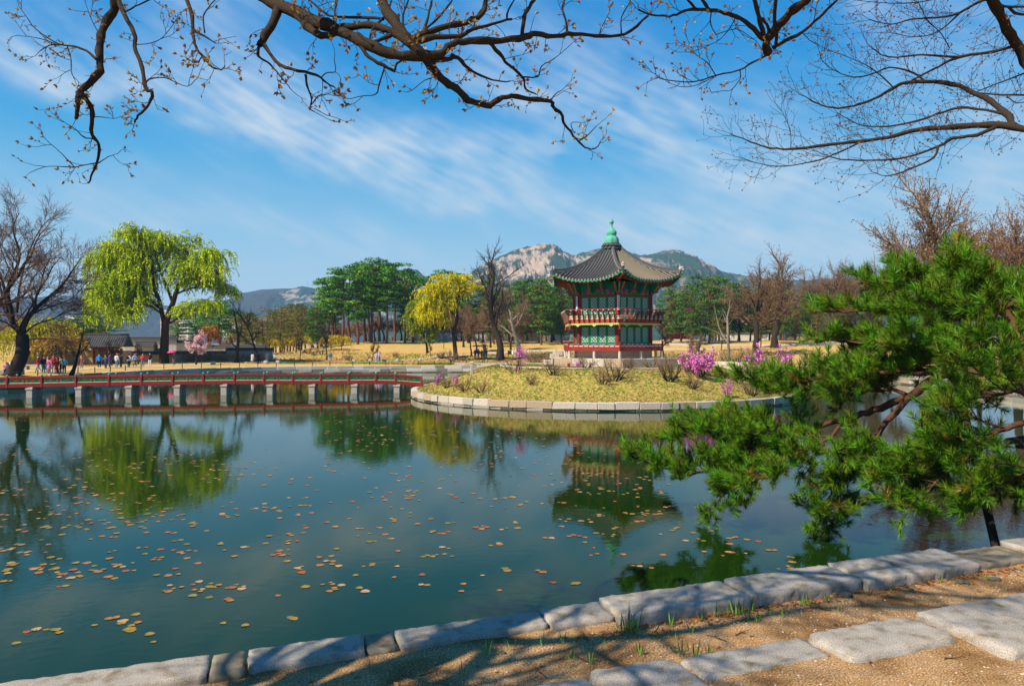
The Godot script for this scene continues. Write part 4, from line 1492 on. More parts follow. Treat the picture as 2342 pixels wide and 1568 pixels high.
# one branch and all that grows from it; limbs go to lb, twigs to tw, tips are remembered
func grow(lb: MB, tw: MB, p: Vector3, dir: Vector3, long: float, rad: float, lev: int, g: Dictionary, r: RandomNumberGenerator, tips: Array) -> void:
	var last: int = g.levels
	var segs := 5 if lev == 0 else (4 if lev == 1 else (3 if lev < last else 2))
	var path := PackedVector3Array([p])
	var d := dir
	for i in segs:
		d = (d + rdir(r) * g.wander + Vector3.UP * g.up[mini(lev, g.up.size() - 1)]).normalized()
		p += d * long / segs
		path.append(p)
	var end := rad * (0.55 if lev < last else 0.35)
	if lev < g.limb:
		lb.tube(path, taper(path.size(), rad, end), maxi(8 - lev * 2, 4))
	else:
		tw.tube(path, taper(path.size(), maxf(rad, g.thin), maxf(end, g.thin * 0.7)), 3)
	if lev >= last:
		tips.append(p)
		tips.append(d)
		return
	var n: int = g.kids[lev]
	for i in n:
		var t := lerpf(g.start[lev], 1.0, (i + r.randf() * 0.8) / n)
		var f := t * segs
		var k := mini(int(f), segs - 1)
		var q := path[k].lerp(path[k + 1], f - k)
		var dd := (path[k + 1] - path[k]).normalized()
		var ang: float = g.angle * r.randf_range(0.65, 1.25)
		var l: float = long * g.ratio * r.randf_range(0.7, 1.15) * (1.15 - 0.45 * t)
		grow(lb, tw, q, turned(dd, ang, r), l, rad * lerpf(0.55, 0.38, t), lev + 1, g, r, tips)
	grow(lb, tw, p, (d + rdir(r) * 0.2).normalized(), long * 0.62, end, lev + 1, g, r, tips)

func blossoms(b: MB, tips: Array, per: int, spread: float, size: float, cols: Array, r: RandomNumberGenerator, keep := 1.0) -> void:
	for i in range(0, tips.size(), 2):
		if r.randf() > keep:
			continue
		for j in per:
			var p: Vector3 = tips[i] + rdir(r) * spread * r.randf()
			var d := rdir(r)
			b.col = (cols[r.randi() % cols.size()] as Color) * r.randf_range(0.8, 1.15)
			b.leaf(p - d * size, p + d * size, turned(d, 1.57, r) * size * 0.6, (d.cross(rdir(r)) + Vector3.UP * 0.6).normalized())

const BARE := {"levels": 4, "limb": 2, "kids": [5, 5, 5, 4], "start": [0.3, 0.25, 0.2, 0.2], "wander": 0.24, "up": [0.02, 0.04, 0.04, 0.03], "angle": 0.8, "ratio": 0.62, "thin": 0.012}

func bare_meshes(sd: int, h: float, rad: float, opts: Dictionary, lean := Vector3.UP, buds := [], bud_size := 0.05) -> Array:
	var g := BARE.duplicate()
	g.merge(opts, true)
	var r := rngs(sd)
	var lb := MB.new()
	var tw := MB.new()
	var tips := []
	var trunk := PackedVector3Array([Vector3(0, -0.2, 0), lean * h * 0.04 + Vector3.UP * 0.05, lean * h * 0.12])
	lb.tube(trunk, PackedFloat32Array([rad * 1.7, rad * 1.25, rad]), 9)
	grow(lb, tw, trunk[2], lean.normalized(), h * g.get("stem", 0.45), rad, 0, g, r, tips)
	if buds.size():
		var bd := MB.new()
		bd.colored = true
		blossoms(bd, tips, g.get("per", 3), g.get("spread", 0.25), bud_size, buds, r)
		return [lb.mesh(), tw.mesh(), bd.mesh()]
	if tw.v.is_empty():
		tw.stick(Vector3(0, h * 0.5, 0), Vector3(0.1, h * 0.55, 0), 0.02, 0.01)
	return [lb.mesh(), tw.mesh()]

func plant_tree(called: String, label: String, category: String, m: Array, where: Vector3, turn: float, sc: Vector3, bark: Material, twig: Material, group := "", leafmat: Material = null) -> Node3D:
	var t := thing(called, label, category, where, turn, group)
	t.scale = sc
	part("trunk", m[0], bark, t)
	var c := part("crown", m[1], twig, t)
	if m.size() > 2:
		part("blossoms" if called.contains("cherry") or called.contains("azalea") else "leaves", m[2], leafmat, c)
	return t

# a red pine: bare reddish stem, flat pads of needles on the upper branches
func pine_meshes(sd: int, h: float, bare: float, wide: float, pads: int, tone: Array, flat := 0.36, dens := 1.0) -> Array:
	var r := rngs(sd)
	var lb := MB.new()
	var cr := MB.new()
	cr.colored = true
	var path := PackedVector3Array()
	var x := Vector3.ZERO
	for i in 9:
		path.append(x + Vector3(0, h * 0.95 * i / 8.0 - 0.2, 0))
		x += Vector3(r.randf_range(-1, 1), 0, r.randf_range(-1, 1)) * h * 0.012
	lb.tube(path, taper(9, h * 0.019, h * 0.006), 7)
	for i in pads:
		var t := lerpf(bare, 1.0, (i + r.randf()) / pads)
		var f := t * 8.0
		var k := mini(int(f), 7)
		var o := path[k].lerp(path[k + 1], f - k)
		var env := sin(clampf((1.0 - t) / (1.0 - bare) * 0.75 + 0.22, 0, 1) * PI) * 0.6 + 0.4
		var a := r.randf() * TAU
		var reach := wide * env * r.randf_range(0.35, 1.0)
		var c := o + Vector3(cos(a) * reach, reach * r.randf_range(-0.05, 0.30), sin(a) * reach)
		lb.stick(o, c, h * 0.0055, h * 0.002, 4)
		var pr := wide * r.randf_range(0.24, 0.50)
		var n := int(110 * dens)
		var base: Color = tone[r.randi() % tone.size()]
		for j in n:
			var q := sqrt(r.randf()) * pr
			var b := r.randf() * TAU
			var lump := 1.0 - pow(q / pr, 2.0)
			var p := c + Vector3(cos(b) * q, (r.randf() - 0.3) * pr * flat * (lump + 0.25), sin(b) * q)
			var d := (Vector3(cos(b), 0, sin(b)) * 0.8 * q / pr + Vector3.UP * r.randf_range(0.25, 1.0) + rdir(r) * 0.55).normalized()
			cr.col = base * r.randf_range(0.65, 1.35)
			var l := r.randf_range(0.28, 0.50) * h / 18.0
			cr.leaf(p, p + d * l, turned(d, 1.57, r) * l * 0.26, (d + rdir(r) * 0.4 + Vector3.UP * 0.5).normalized())
	return [lb.mesh(), cr.mesh()]

# hanging shoots with narrow leaves
func weep(cr: MB, p: Vector3, out: Vector3, long: float, cols: Array, r: RandomNumberGenerator, step := 0.15, size := 0.20) -> void:
	var d := (out * 0.8 + Vector3.UP * r.randf_range(0.0, 0.5)).normalized()
	var s := 0.0
	var base: Color = cols[r.randi() % cols.size()]
	var prev := p
	var line := PackedVector3Array([p])
	while s < long:
		d = (d + Vector3.DOWN * 0.30 * (0.5 + step * 3.0) + rdir(r) * 0.06).normalized()
		p += d * step
		s += step
		line.append(p)
		cr.col = base * r.randf_range(0.7, 1.3)
		for k in 2:
			var ld := (d * 0.9 + rdir(r) * 0.75 + Vector3.DOWN * 0.35).normalized()
			var q := prev.lerp(p, r.randf())
			cr.leaf(q, q + ld * size * r.randf_range(0.7, 1.2), turned(ld, 1.57, r) * size * 0.17, (rdir(r) + Vector3.UP * 0.7).normalized())
		prev = p
	cr.col = base * 0.7
	if line.size() > 3:
		var thin := PackedVector3Array([line[0], line[line.size() / 3], line[line.size() * 2 / 3], line[line.size() - 1]])
		cr.tube(thin, PackedFloat32Array([0.014, 0.012, 0.010, 0.006]), 3)

# limbs drawn as paths of (zoomed) picture points; returns points in metres about the base
func limb(pts: Array, org: Vector2, k: float, d: float, base: Vector3, bow: float) -> PackedVector3Array:
	var p := PackedVector3Array()
	for i in pts.size():
		var t := float(i) / (pts.size() - 1)
		p.append(at(org.x + pts[i][0] * k, org.y + pts[i][1] * k, d + bow * t * t) - base)
	return smooth_path(p, 3)

func make_willow() -> void:
	var org := Vector2(0, 457.4)
	var k := 0.2684
	var d := 101.0
	var base := at(375, 836, d)
	var root := thing("weeping_willow", "tall weeping willow with fresh yellow green curtains on the far bank", "tree", base)
	var limbs := [
		[[[1400, 1430], [1397, 1400], [1395, 1300], [1400, 1180], [1405, 1060]], 44, 30, 0.0, 0.0],
		[[[1405, 1100], [1370, 930], [1340, 820], [1290, 720], [1230, 620], [1190, 570], [1100, 560], [1010, 610], [930, 720], [880, 850]], 20, 4, 1.5, 6.0],
		[[[1405, 1080], [1440, 950], [1470, 880], [1500, 780], [1530, 700], [1560, 620], [1620, 560], [1700, 500], [1780, 470], [1870, 490]], 26, 4, -1.0, 3.2],
		[[[1340, 830], [1310, 700], [1280, 560], [1230, 430], [1190, 330], [1180, 265]], 11, 3, -2.0, 3.0],
		[[[1470, 880], [1420, 740], [1370, 620], [1330, 500], [1310, 400], [1300, 330]], 14, 3, 2.5, 3.0],
		[[[1500, 800], [1600, 760], [1700, 740], [1800, 735], [1900, 770], [1970, 810]], 9, 2, 2.0, 2.2],
		[[[1440, 1050], [1520, 1000], [1600, 930], [1700, 910], [1800, 905]], 10, 3, -1.5, 2.6],
		[[[1370, 930], [1290, 870], [1190, 800], [1090, 760], [1000, 790], [930, 870]], 11, 3, -2.0, 4.0],
		[[[1350, 910], [1270, 850], [1150, 850], [1060, 880], [1000, 960]], 9, 3, 3.0, 3.4],
		[[[1530, 700], [1560, 560], [1600, 440], [1630, 340]], 9, 2, 1.0, 1.6],
		[[[1360, 960], [1260, 890], [1160, 930], [1090, 1010]], 8, 2, -3.5, 2.6],
		[[[1280, 570], [1150, 480], [1050, 430], [960, 420], [880, 470], [830, 560]], 8, 2, 0.5, 6.0],
		[[[1560, 620], [1650, 600], [1760, 590], [1850, 620]], 8, 2, -3.0, 3.0],
		[[[1330, 500], [1400, 400], [1420, 360], [1400, 330]], 6, 2, -1.0, 2.6],
		[[[1310, 700], [1180, 640], [1040, 640], [920, 700], [850, 800]], 9, 2, -4.0, 5.6],
		[[[1340, 830], [1220, 760], [1080, 690], [960, 760], [880, 900]], 9, 2, 5.0, 5.0],
		[[[1230, 430], [1120, 330], [1060, 300]], 5, 2, -1.5, 2.6], [[[1500, 780], [1600, 660], [1720, 640], [1830, 700]], 8, 2, 4.0, 3.4],
		[[[1420, 740], [1500, 560], [1520, 470], [1500, 420]], 7, 2, 1.0, 2.2], [[[1370, 620], [1230, 520], [1120, 420], [1010, 400]], 7, 2, 3.0, 4.5]]
	var lb := MB.new()
	var cr := MB.new()
	cr.colored = true
	var r := rngs(31)
	var cols := [Color(0.50, 0.66, 0.02), Color(0.44, 0.62, 0.02), Color(0.58, 0.70, 0.03), Color(0.38, 0.55, 0.02)]
	var m := k * d / F
	for e in limbs:
		var p := limb(e[0], org, k, d, base, e[3])
		lb.tube(p, taper(p.size(), e[1] * m, e[2] * m), 7)
		if e[4] == 0.0:
			continue
		var first := int(p.size() * 0.38)
		for i in range(first, p.size()):
			var t := float(i - first) / (p.size() - first)
			for j in 12:
				var o := rdir(r)
				o.y = absf(o.y) * 0.4
				# a side shoot first, then curtains from it
				var q := p[i] + rdir(r) * 0.4
				var far := r.randf_range(0.4, 2.0)
				var e2 := q + Vector3(o.x, 0.25 + o.y, o.z * 1.6) * far
				lb.stick(q, e2, 0.03, 0.012, 3)
				for w in 3:
					var l: float = e[4] * r.randf_range(0.35, 1.0) * (0.55 + 0.45 * t)
					weep(cr, q.lerp(e2, r.randf_range(0.3, 1.0)), o, minf(l, q.y + base.y - 4.5), cols, r, 0.20, 0.30)
	piece("trunk", lb, mats.bark, root)
	piece("crown", cr, mats.leaf_soft, root)

func make_yellow_willow() -> void:
	var d := 112.0
	var b1 := at(1042, 816, d)
	var root := thing("weeping_willow", "golden yellow weeping willow beside the big bare tree across the pond", "tree", b1)
	var lb := MB.new()
	var cr := MB.new()
	cr.colored = true
	var r := rngs(41)
	var cols := [Color(0.74, 0.66, 0.012), Color(0.80, 0.70, 0.02), Color(0.66, 0.64, 0.02)]
	var limbs := [[[[1043, 822], [1040, 790], [1038, 755], [1046, 725], [1040, 700]], 5.5, 3.2, 0.0, 0.0],
		[[[1040, 700], [1030, 670], [1015, 645], [1000, 632]], 2.5, 0.6, 1, 2.8], [[[1044, 725], [1020, 700], [1000, 688], [978, 690], [965, 705]], 2.2, 0.5, -1, 4.6],
		[[[1040, 705], [1050, 670], [1045, 640], [1030, 628]], 2.2, 0.5, -1, 3.0], [[[1046, 700], [1062, 670], [1075, 652], [1085, 655]], 1.6, 0.4, 1, 2.6],
		[[[1038, 755], [1015, 735], [995, 715], [975, 720]], 1.8, 0.4, -2, 3.4], [[[1030, 670], [1010, 655], [990, 650], [975, 665]], 1.4, 0.4, -1.5, 4.2], [[[1042, 690], [1060, 640], [1066, 632]], 1.2, 0.4, 2, 2.2],
		[[[1044, 720], [1030, 690], [1010, 680], [985, 672]], 1.6, 0.4, 2, 4.4]]
	var m := d / F
	for e in limbs:
		var p := limb(e[0], Vector2.ZERO, 1.0, d, b1, e[3])
		lb.tube(p, taper(p.size(), e[1] * m, e[2] * m), 6)
		if e[4] == 0.0:
			continue
		for i in range(int(p.size() * 0.3), p.size()):
			for j in 26:
				var o := rdir(r)
				o.y = absf(o.y) * 0.3
				weep(cr, p[i] + rdir(r) * Vector3(1.3, 0.6, 1.6) * r.randf(), o, e[4] * r.randf_range(0.15, 0.65), cols, r, 0.20, 0.30)
	piece("trunk", lb, mats.bark, root)
	piece("crown", cr, mats.leaf_soft, root)
	# the smaller green one next to it
	var b2 := at(976, 806, 116.0)
	var root2 := thing("weeping_willow", "small pale green willow standing beside the golden willow", "tree", b2)
	lb = MB.new()
	cr = MB.new()
	cr.colored = true
	cols = [Color(0.30, 0.40, 0.03), Color(0.36, 0.43, 0.03), Color(0.26, 0.36, 0.03)]
	for e in [[[[977, 808], [976, 790], [972, 775], [965, 760]], 3.0, 1.8, 0, 0.0], [[[976, 785], [985, 768], [992, 755]], 1.6, 0.5, 1, 1.8], [[[966, 762], [955, 730], [948, 705], [944, 690]], 1.5, 0.4, 0, 3.4], [[[966, 760], [965, 725], [962, 700], [958, 682]], 1.5, 0.4, 1, 3.4], [[[965, 765], [945, 740], [938, 720]], 1.2, 0.4, -1, 2.8], [[[970, 770], [975, 735], [970, 705]], 1.3, 0.4, -1, 3.4]]:
		var p := limb(e[0], Vector2.ZERO, 1.0, 116.0, b2, e[3])
		lb.tube(p, taper(p.size(), e[1] * 116.0 / F, e[2] * 116.0 / F), 6)
		if e[4] == 0.0:
			continue
		for i in range(int(p.size() * 0.3), p.size()):
			for j in 20:
				var o := rdir(r)
				o.y = absf(o.y) * 0.3
				weep(cr, p[i] + rdir(r) * Vector3(0.9, 0.5, 1.0) * r.randf(), o, e[4] * r.randf_range(0.35, 1.0), cols, r, 0.20, 0.30)
	piece("trunk", lb, mats.bark, root2)
	piece("crown", cr, mats.leaf_soft, root2)

func make_leaning_tree() -> void:
	var org := Vector2(0, 457.4)
	var k := 0.2684
	var d := 67.0
	var base := at(28, 860, d)
	var root := thing("bare_tree", "large bare tree with thick leaning trunk at the bridge's bank", "tree", base)
	var lb := MB.new()
	var tw := MB.new()
	var r := rngs(51)
	var tips := []
	var g := {"levels": 3, "limb": 1, "kids": [5, 6, 6], "start": [0.15, 0.15, 0.15], "wander": 0.20, "up": [0.05, 0.03, 0.0], "angle": 0.62, "ratio": 0.70, "thin": 0.013}
	var m := k * d / F
	var limbs := [
		[[[60, 1530], [95, 1490], [150, 1400], [185, 1300], [190, 1200], [185, 1150]], 62, 46, 0.0, 0],
		[[[185, 1180], [150, 1100], [100, 1040], [60, 960], [0, 870], [-120, 760]], 26, 8, 1.5, 9], [[[100, 1040], [90, 930], [60, 780], [100, 660], [150, 540], [160, 430], [120, 310], [110, 220], [160, 110]], 20, 3, -1.0, 16],
		[[[188, 1190], [200, 1080], [260, 970], [360, 870], [470, 780], [560, 680], [620, 590], [700, 480]], 24, 3, 1.0, 17], [[[140, 960], [150, 840], [170, 700], [230, 480], [330, 260], [430, 150]], 12, 2, 3.0, 16],
		[[[300, 920], [310, 800], [400, 660], [450, 560], [520, 480]], 10, 2, -2.0, 10], [[[200, 1195], [330, 1178], [450, 1182], [570, 1170]], 6, 2, -1.0, 8], [[[60, 960], [20, 700], [-60, 500], [-100, 330]], 14, 3, 2.0, 12],
		[[[260, 970], [450, 900], [620, 830], [740, 690]], 8, 2, 3.5, 12], [[[190, 1150], [300, 1060], [450, 1010], [560, 950], [660, 930]], 8, 2, 2.0, 13], [[[180, 1150], [60, 1050], [-40, 1010], [-140, 950]], 9, 2, -3.0, 8], [[[160, 1090], [250, 930], [330, 780], [360, 640], [430, 470]], 9, 2, -4.0, 13], [[[100, 660], [30, 480], [-10, 350], [20, 240]], 6, 2, 2.0, 10]]
	for e in limbs:
		var p := limb(e[0], org, k, d, base, e[3])
		lb.tube(p, taper(p.size(), e[1] * m, e[2] * m), 8)
		for i in e[4]:
			var t := lerpf(0.25, 1.0, (i + r.randf()) / e[4])
			var f := t * (p.size() - 1)
			var q := mini(int(f), p.size() - 2)
			var dd := (p[q + 1] - p[q]).normalized()
			var o := turned(dd, r.randf_range(0.4, 1.0), r)
			grow(lb, tw, p[q].lerp(p[q + 1], f - q), o, r.randf_range(1.1, 2.2), lerpf(e[1], e[2], t) * m * 0.45, 1, g, r, tips)
	piece("trunk", lb, mats.bark, root)
	var c := piece("crown", tw, mats.twig_red, root)
	var bd := MB.new()
	bd.colored = true
	blossoms(bd, tips, 1, 0.1, 0.035, [Color(0.20, 0.10, 0.06), Color(0.25, 0.13, 0.07)], r, 0.35)
	piece("leaf_buds", bd, mats.leaf_soft, c)

func tree_materials() -> void:
	mats.leaf_soft = tinted(0.7, 0.2, 0.7)
	mats.blade = tinted(0.8, 0.2, 0.3)
	var pale := noise_tex(64, 0.06, [[0.0, lin(0.10, 0.085, 0.07)], [0.5, lin(0.24, 0.205, 0.17)], [1.0, lin(0.38, 0.34, 0.29)]], 4, 256)
	mats.bark_pale = surfaced(pale, 1.2, null, 1.0, pale, 4.0, 0.95, 0.15)
	mats.needle = tinted(0.6, 0.3, 0.5)
	mats.needle_near = tinted(0.5, 0.3, 0.5)
	mats.petal = tinted(0.7, 0.2, 0.7)
	mats.twig_red = plain(0.19, 0.105, 0.06, 0.9)
	mats.twig_brown = plain(0.20, 0.13, 0.08, 0.9)
	mats.twig_dark = plain(0.045, 0.033, 0.026, 0.9)
	mats.twig_straw = plain(0.25, 0.175, 0.10, 0.9)
	var pb := noise_tex(62, 0.06, [[0.0, lin(0.03, 0.02, 0.015)], [0.45, lin(0.13, 0.065, 0.04)], [1.0, lin(0.30, 0.15, 0.08)]], 4, 256)
	mats.pine_bark = surfaced(pb, 0.8, null, 1.0, pb, 4.0, 0.95, 0.15)
	var pn := noise_tex(63, 0.06, [[0.0, lin(0.015, 0.010, 0.008)], [0.5, lin(0.09, 0.045, 0.03)], [0.72, lin(0.17, 0.085, 0.05)], [1.0, lin(0.32, 0.17, 0.10)]], 4, 256)
	mats.pine_bark_near = surfaced(pn, 2.5, null, 1.0, pn, 3.0, 0.9, 0.2)

# ---------------------------------------------------------------- what grows where
func spot(px: float, d: float) -> Vector3:      # the ground under a picture column at a distance
	var x := (px - 1171.0) * d / F
	return Vector3(x, land_at(x, -d), -d)

func isle_spot(px: float, d: float) -> Vector3:
	var x := (px - 1171.0) * d / F
	return Vector3(x, isle_height(x, -d), -d)

func make_groves() -> void:
	var r := rngs(77)
	var deep := [Color(0.080, 0.255, 0.018), Color(0.120, 0.300, 0.020), Color(0.050, 0.190, 0.024)]
	var olive := [Color(0.140, 0.160, 0.026), Color(0.185, 0.165, 0.034), Color(0.095, 0.145, 0.024)]
	var fresh := [Color(0.080, 0.210, 0.024), Color(0.125, 0.230, 0.030), Color(0.055, 0.160, 0.022)]
	var tall := []
	for i in 4:
		tall.append(pine_meshes(200 + i, 18.0, 0.30 + 0.06 * i, 3.7, 44, deep, 0.40, 1.0))
	var low := []
	for i in 3:
		low.append(pine_meshes(220 + i, 10.0, 0.28, 3.0, 26, olive, 0.36, 1.1))
	var mid := []
	for i in 3:
		mid.append(pine_meshes(240 + i, 14.0, 0.16, 3.4, 54, fresh, 0.46, 1.1))
	# the tall grove: px, distance, scale
	for e in [[733, 158, 0.70], [752, 150, 0.92], [768, 162, 1.00], [783, 146, 0.98], [800, 158, 1.10], [818, 145, 1.02], [834, 162, 1.14], [850, 150, 1.08], [868, 160, 1.17], [884, 147, 0.98], [902, 158, 1.12], [926, 152, 0.92], [942, 160, 1.04], [760, 168, 0.94], [845, 170, 1.05]]:
		plant_tree("pine_tree", "tall slender red trunked pine in the dense grove across the pond", "tree", tall[r.randi() % 4], spot(e[0], e[1]), r.randf() * TAU, Vector3.ONE * e[2] * 0.94, mats.pine_bark, mats.needle, "pines of the tall grove")
	for e in [[985, 175, 1.0], [1028, 180, 1.06], [1105, 178, 0.92], [1050, 172, 0.9]]:
		plant_tree("pine_tree", "tall pine rising behind the golden willow", "tree", tall[r.randi() % 4], spot(e[0], e[1]), r.randf() * TAU, Vector3.ONE * e[2], mats.pine_bark, mats.needle, "pines behind the golden willow")
	for e in [[726, 140, 0.62], [712, 150, 0.66]]:
		plant_tree("pine_tree", "young bushy pine at the edge of the tall grove", "tree", mid[r.randi() % 3], spot(e[0], e[1]), r.randf() * TAU, Vector3(1.1, 1, 1.1) * e[2], mats.pine_bark, mats.needle, "young pines by the tall grove")
	# olive pines between willow and grove
	for e in [[585, 128, 0.82], [612, 135, 0.86], [640, 132, 0.98], [663, 140, 1.02], [690, 145, 0.98], [625, 150, 1.0], [560, 150, 0.9], [676, 128, 0.86], [650, 155, 1.05], [602, 124, 0.7]]:
		plant_tree("pine_tree", "low olive brown pine between the willow and the tall grove", "tree", low[r.randi() % 3], spot(e[0], e[1]), r.randf() * TAU, Vector3.ONE * e[2], mats.pine_bark, mats.needle, "low olive pines")
	for e in [[478, 175, 1.0], [500, 165, 0.95], [528, 172, 0.86], [445, 185, 0.9], [408, 180, 0.86]]:
		plant_tree("pine_tree", "dark pine standing behind the tiled wall and willow", "tree", tall[(r.randi() % 2)], spot(e[0], e[1]), r.randf() * TAU, Vector3(1.1, 0.8, 1.1) * e[2], mats.pine_bark, mats.needle, "pines behind the tiled wall")
	for e in [[178, 140, 0.74], [200, 150, 0.84], [222, 145, 0.80], [240, 155, 0.72]]:
		plant_tree("pine_tree", "dark green pine with spreading crown above the gatehouse", "tree", mid[r.randi() % 3], spot(e[0], e[1]), r.randf() * TAU, Vector3(1.3, 0.8, 1.3) * e[2], mats.pine_bark, mats.needle, "pines above the gatehouse")
	# deep woods behind
	for i in 26:
		var px := 940.0 + i * 14.5 + r.randf_range(-5, 5)
		plant_tree("pine_tree", "green pine deep in the woods behind the palace wall", "tree", mid[r.randi() % 3], spot(px, r.randf_range(176, 200)), r.randf() * TAU, Vector3(1.1, 0.9, 1.1) * r.randf_range(0.75, 1.1), mats.pine_bark, mats.needle, "pines behind the palace wall")
	for i in 18:
		var px := 1530.0 + i * 26.0 + r.randf_range(-8, 8)
		plant_tree("pine_tree", "green pine deep in the woods behind the forecourt wall", "tree", mid[r.randi() % 3], spot(px, r.randf_range(178, 200)), r.randf() * TAU, Vector3(1.1, 0.9, 1.1) * r.randf_range(0.6, 0.95), mats.pine_bark, mats.needle, "pines behind the forecourt wall")
	for i in 14:
		plant_tree("pine_tree", "low pine in the far wood behind the olive pines", "tree", low[r.randi() % 3], spot(545.0 + i * 14.0, r.randf_range(160, 190)), r.randf() * TAU, Vector3(1.2, 0.9, 1.2) * r.randf_range(0.85, 1.2), mats.pine_bark, mats.needle, "far low pines")
	# around the pavilion
	for e in [[1130, 148, 0.80], [1165, 155, 0.95], [1195, 150, 0.98], [1215, 160, 1.05], [1238, 146, 1.02], [1262, 155, 0.98], [1285, 150, 0.9], [1150, 165, 0.9], [1250, 168, 1.0]]:
		plant_tree("pine_tree", "green pine in the woods between the bare tree and the pavilion", "tree", mid[r.randi() % 3], spot(e[0], e[1]), r.randf() * TAU, Vector3(1, 1.02, 1) * e[2], mats.pine_bark, mats.needle, "pines beside the pavilion")
	for e in [[1535, 145, 0.80], [1558, 150, 0.92], [1582, 140, 0.84], [1604, 150, 1.08], [1622, 142, 0.98], [1645, 150, 1.02], [1668, 146, 0.88], [1692, 155, 0.98], [1716, 160, 0.9], [1790, 150, 0.88], [1760, 160, 0.85], [1820, 155, 0.8], [1855, 150, 0.76]]:
		plant_tree("pine_tree", "fresh green pine on the slope behind the pavilion steps and forecourt", "tree", mid[r.randi() % 3], spot(e[0], e[1]), r.randf() * TAU, Vector3(1, 1, 1) * e[2], mats.pine_bark, mats.needle, "pines behind the forecourt")
	for e in [[1740, 130, 0.7], [1772, 138, 0.78], [1830, 135, 0.74], [1870, 128, 0.7], [1910, 135, 0.74], [1650, 126, 0.62]]:
		plant_tree("pine_tree", "low olive pine among bare trees beyond the pink azalea", "tree", low[r.randi() % 3], spot(e[0], e[1]), r.randf() * TAU, Vector3.ONE * e[2], mats.pine_bark, mats.needle, "low pines beyond the azalea")

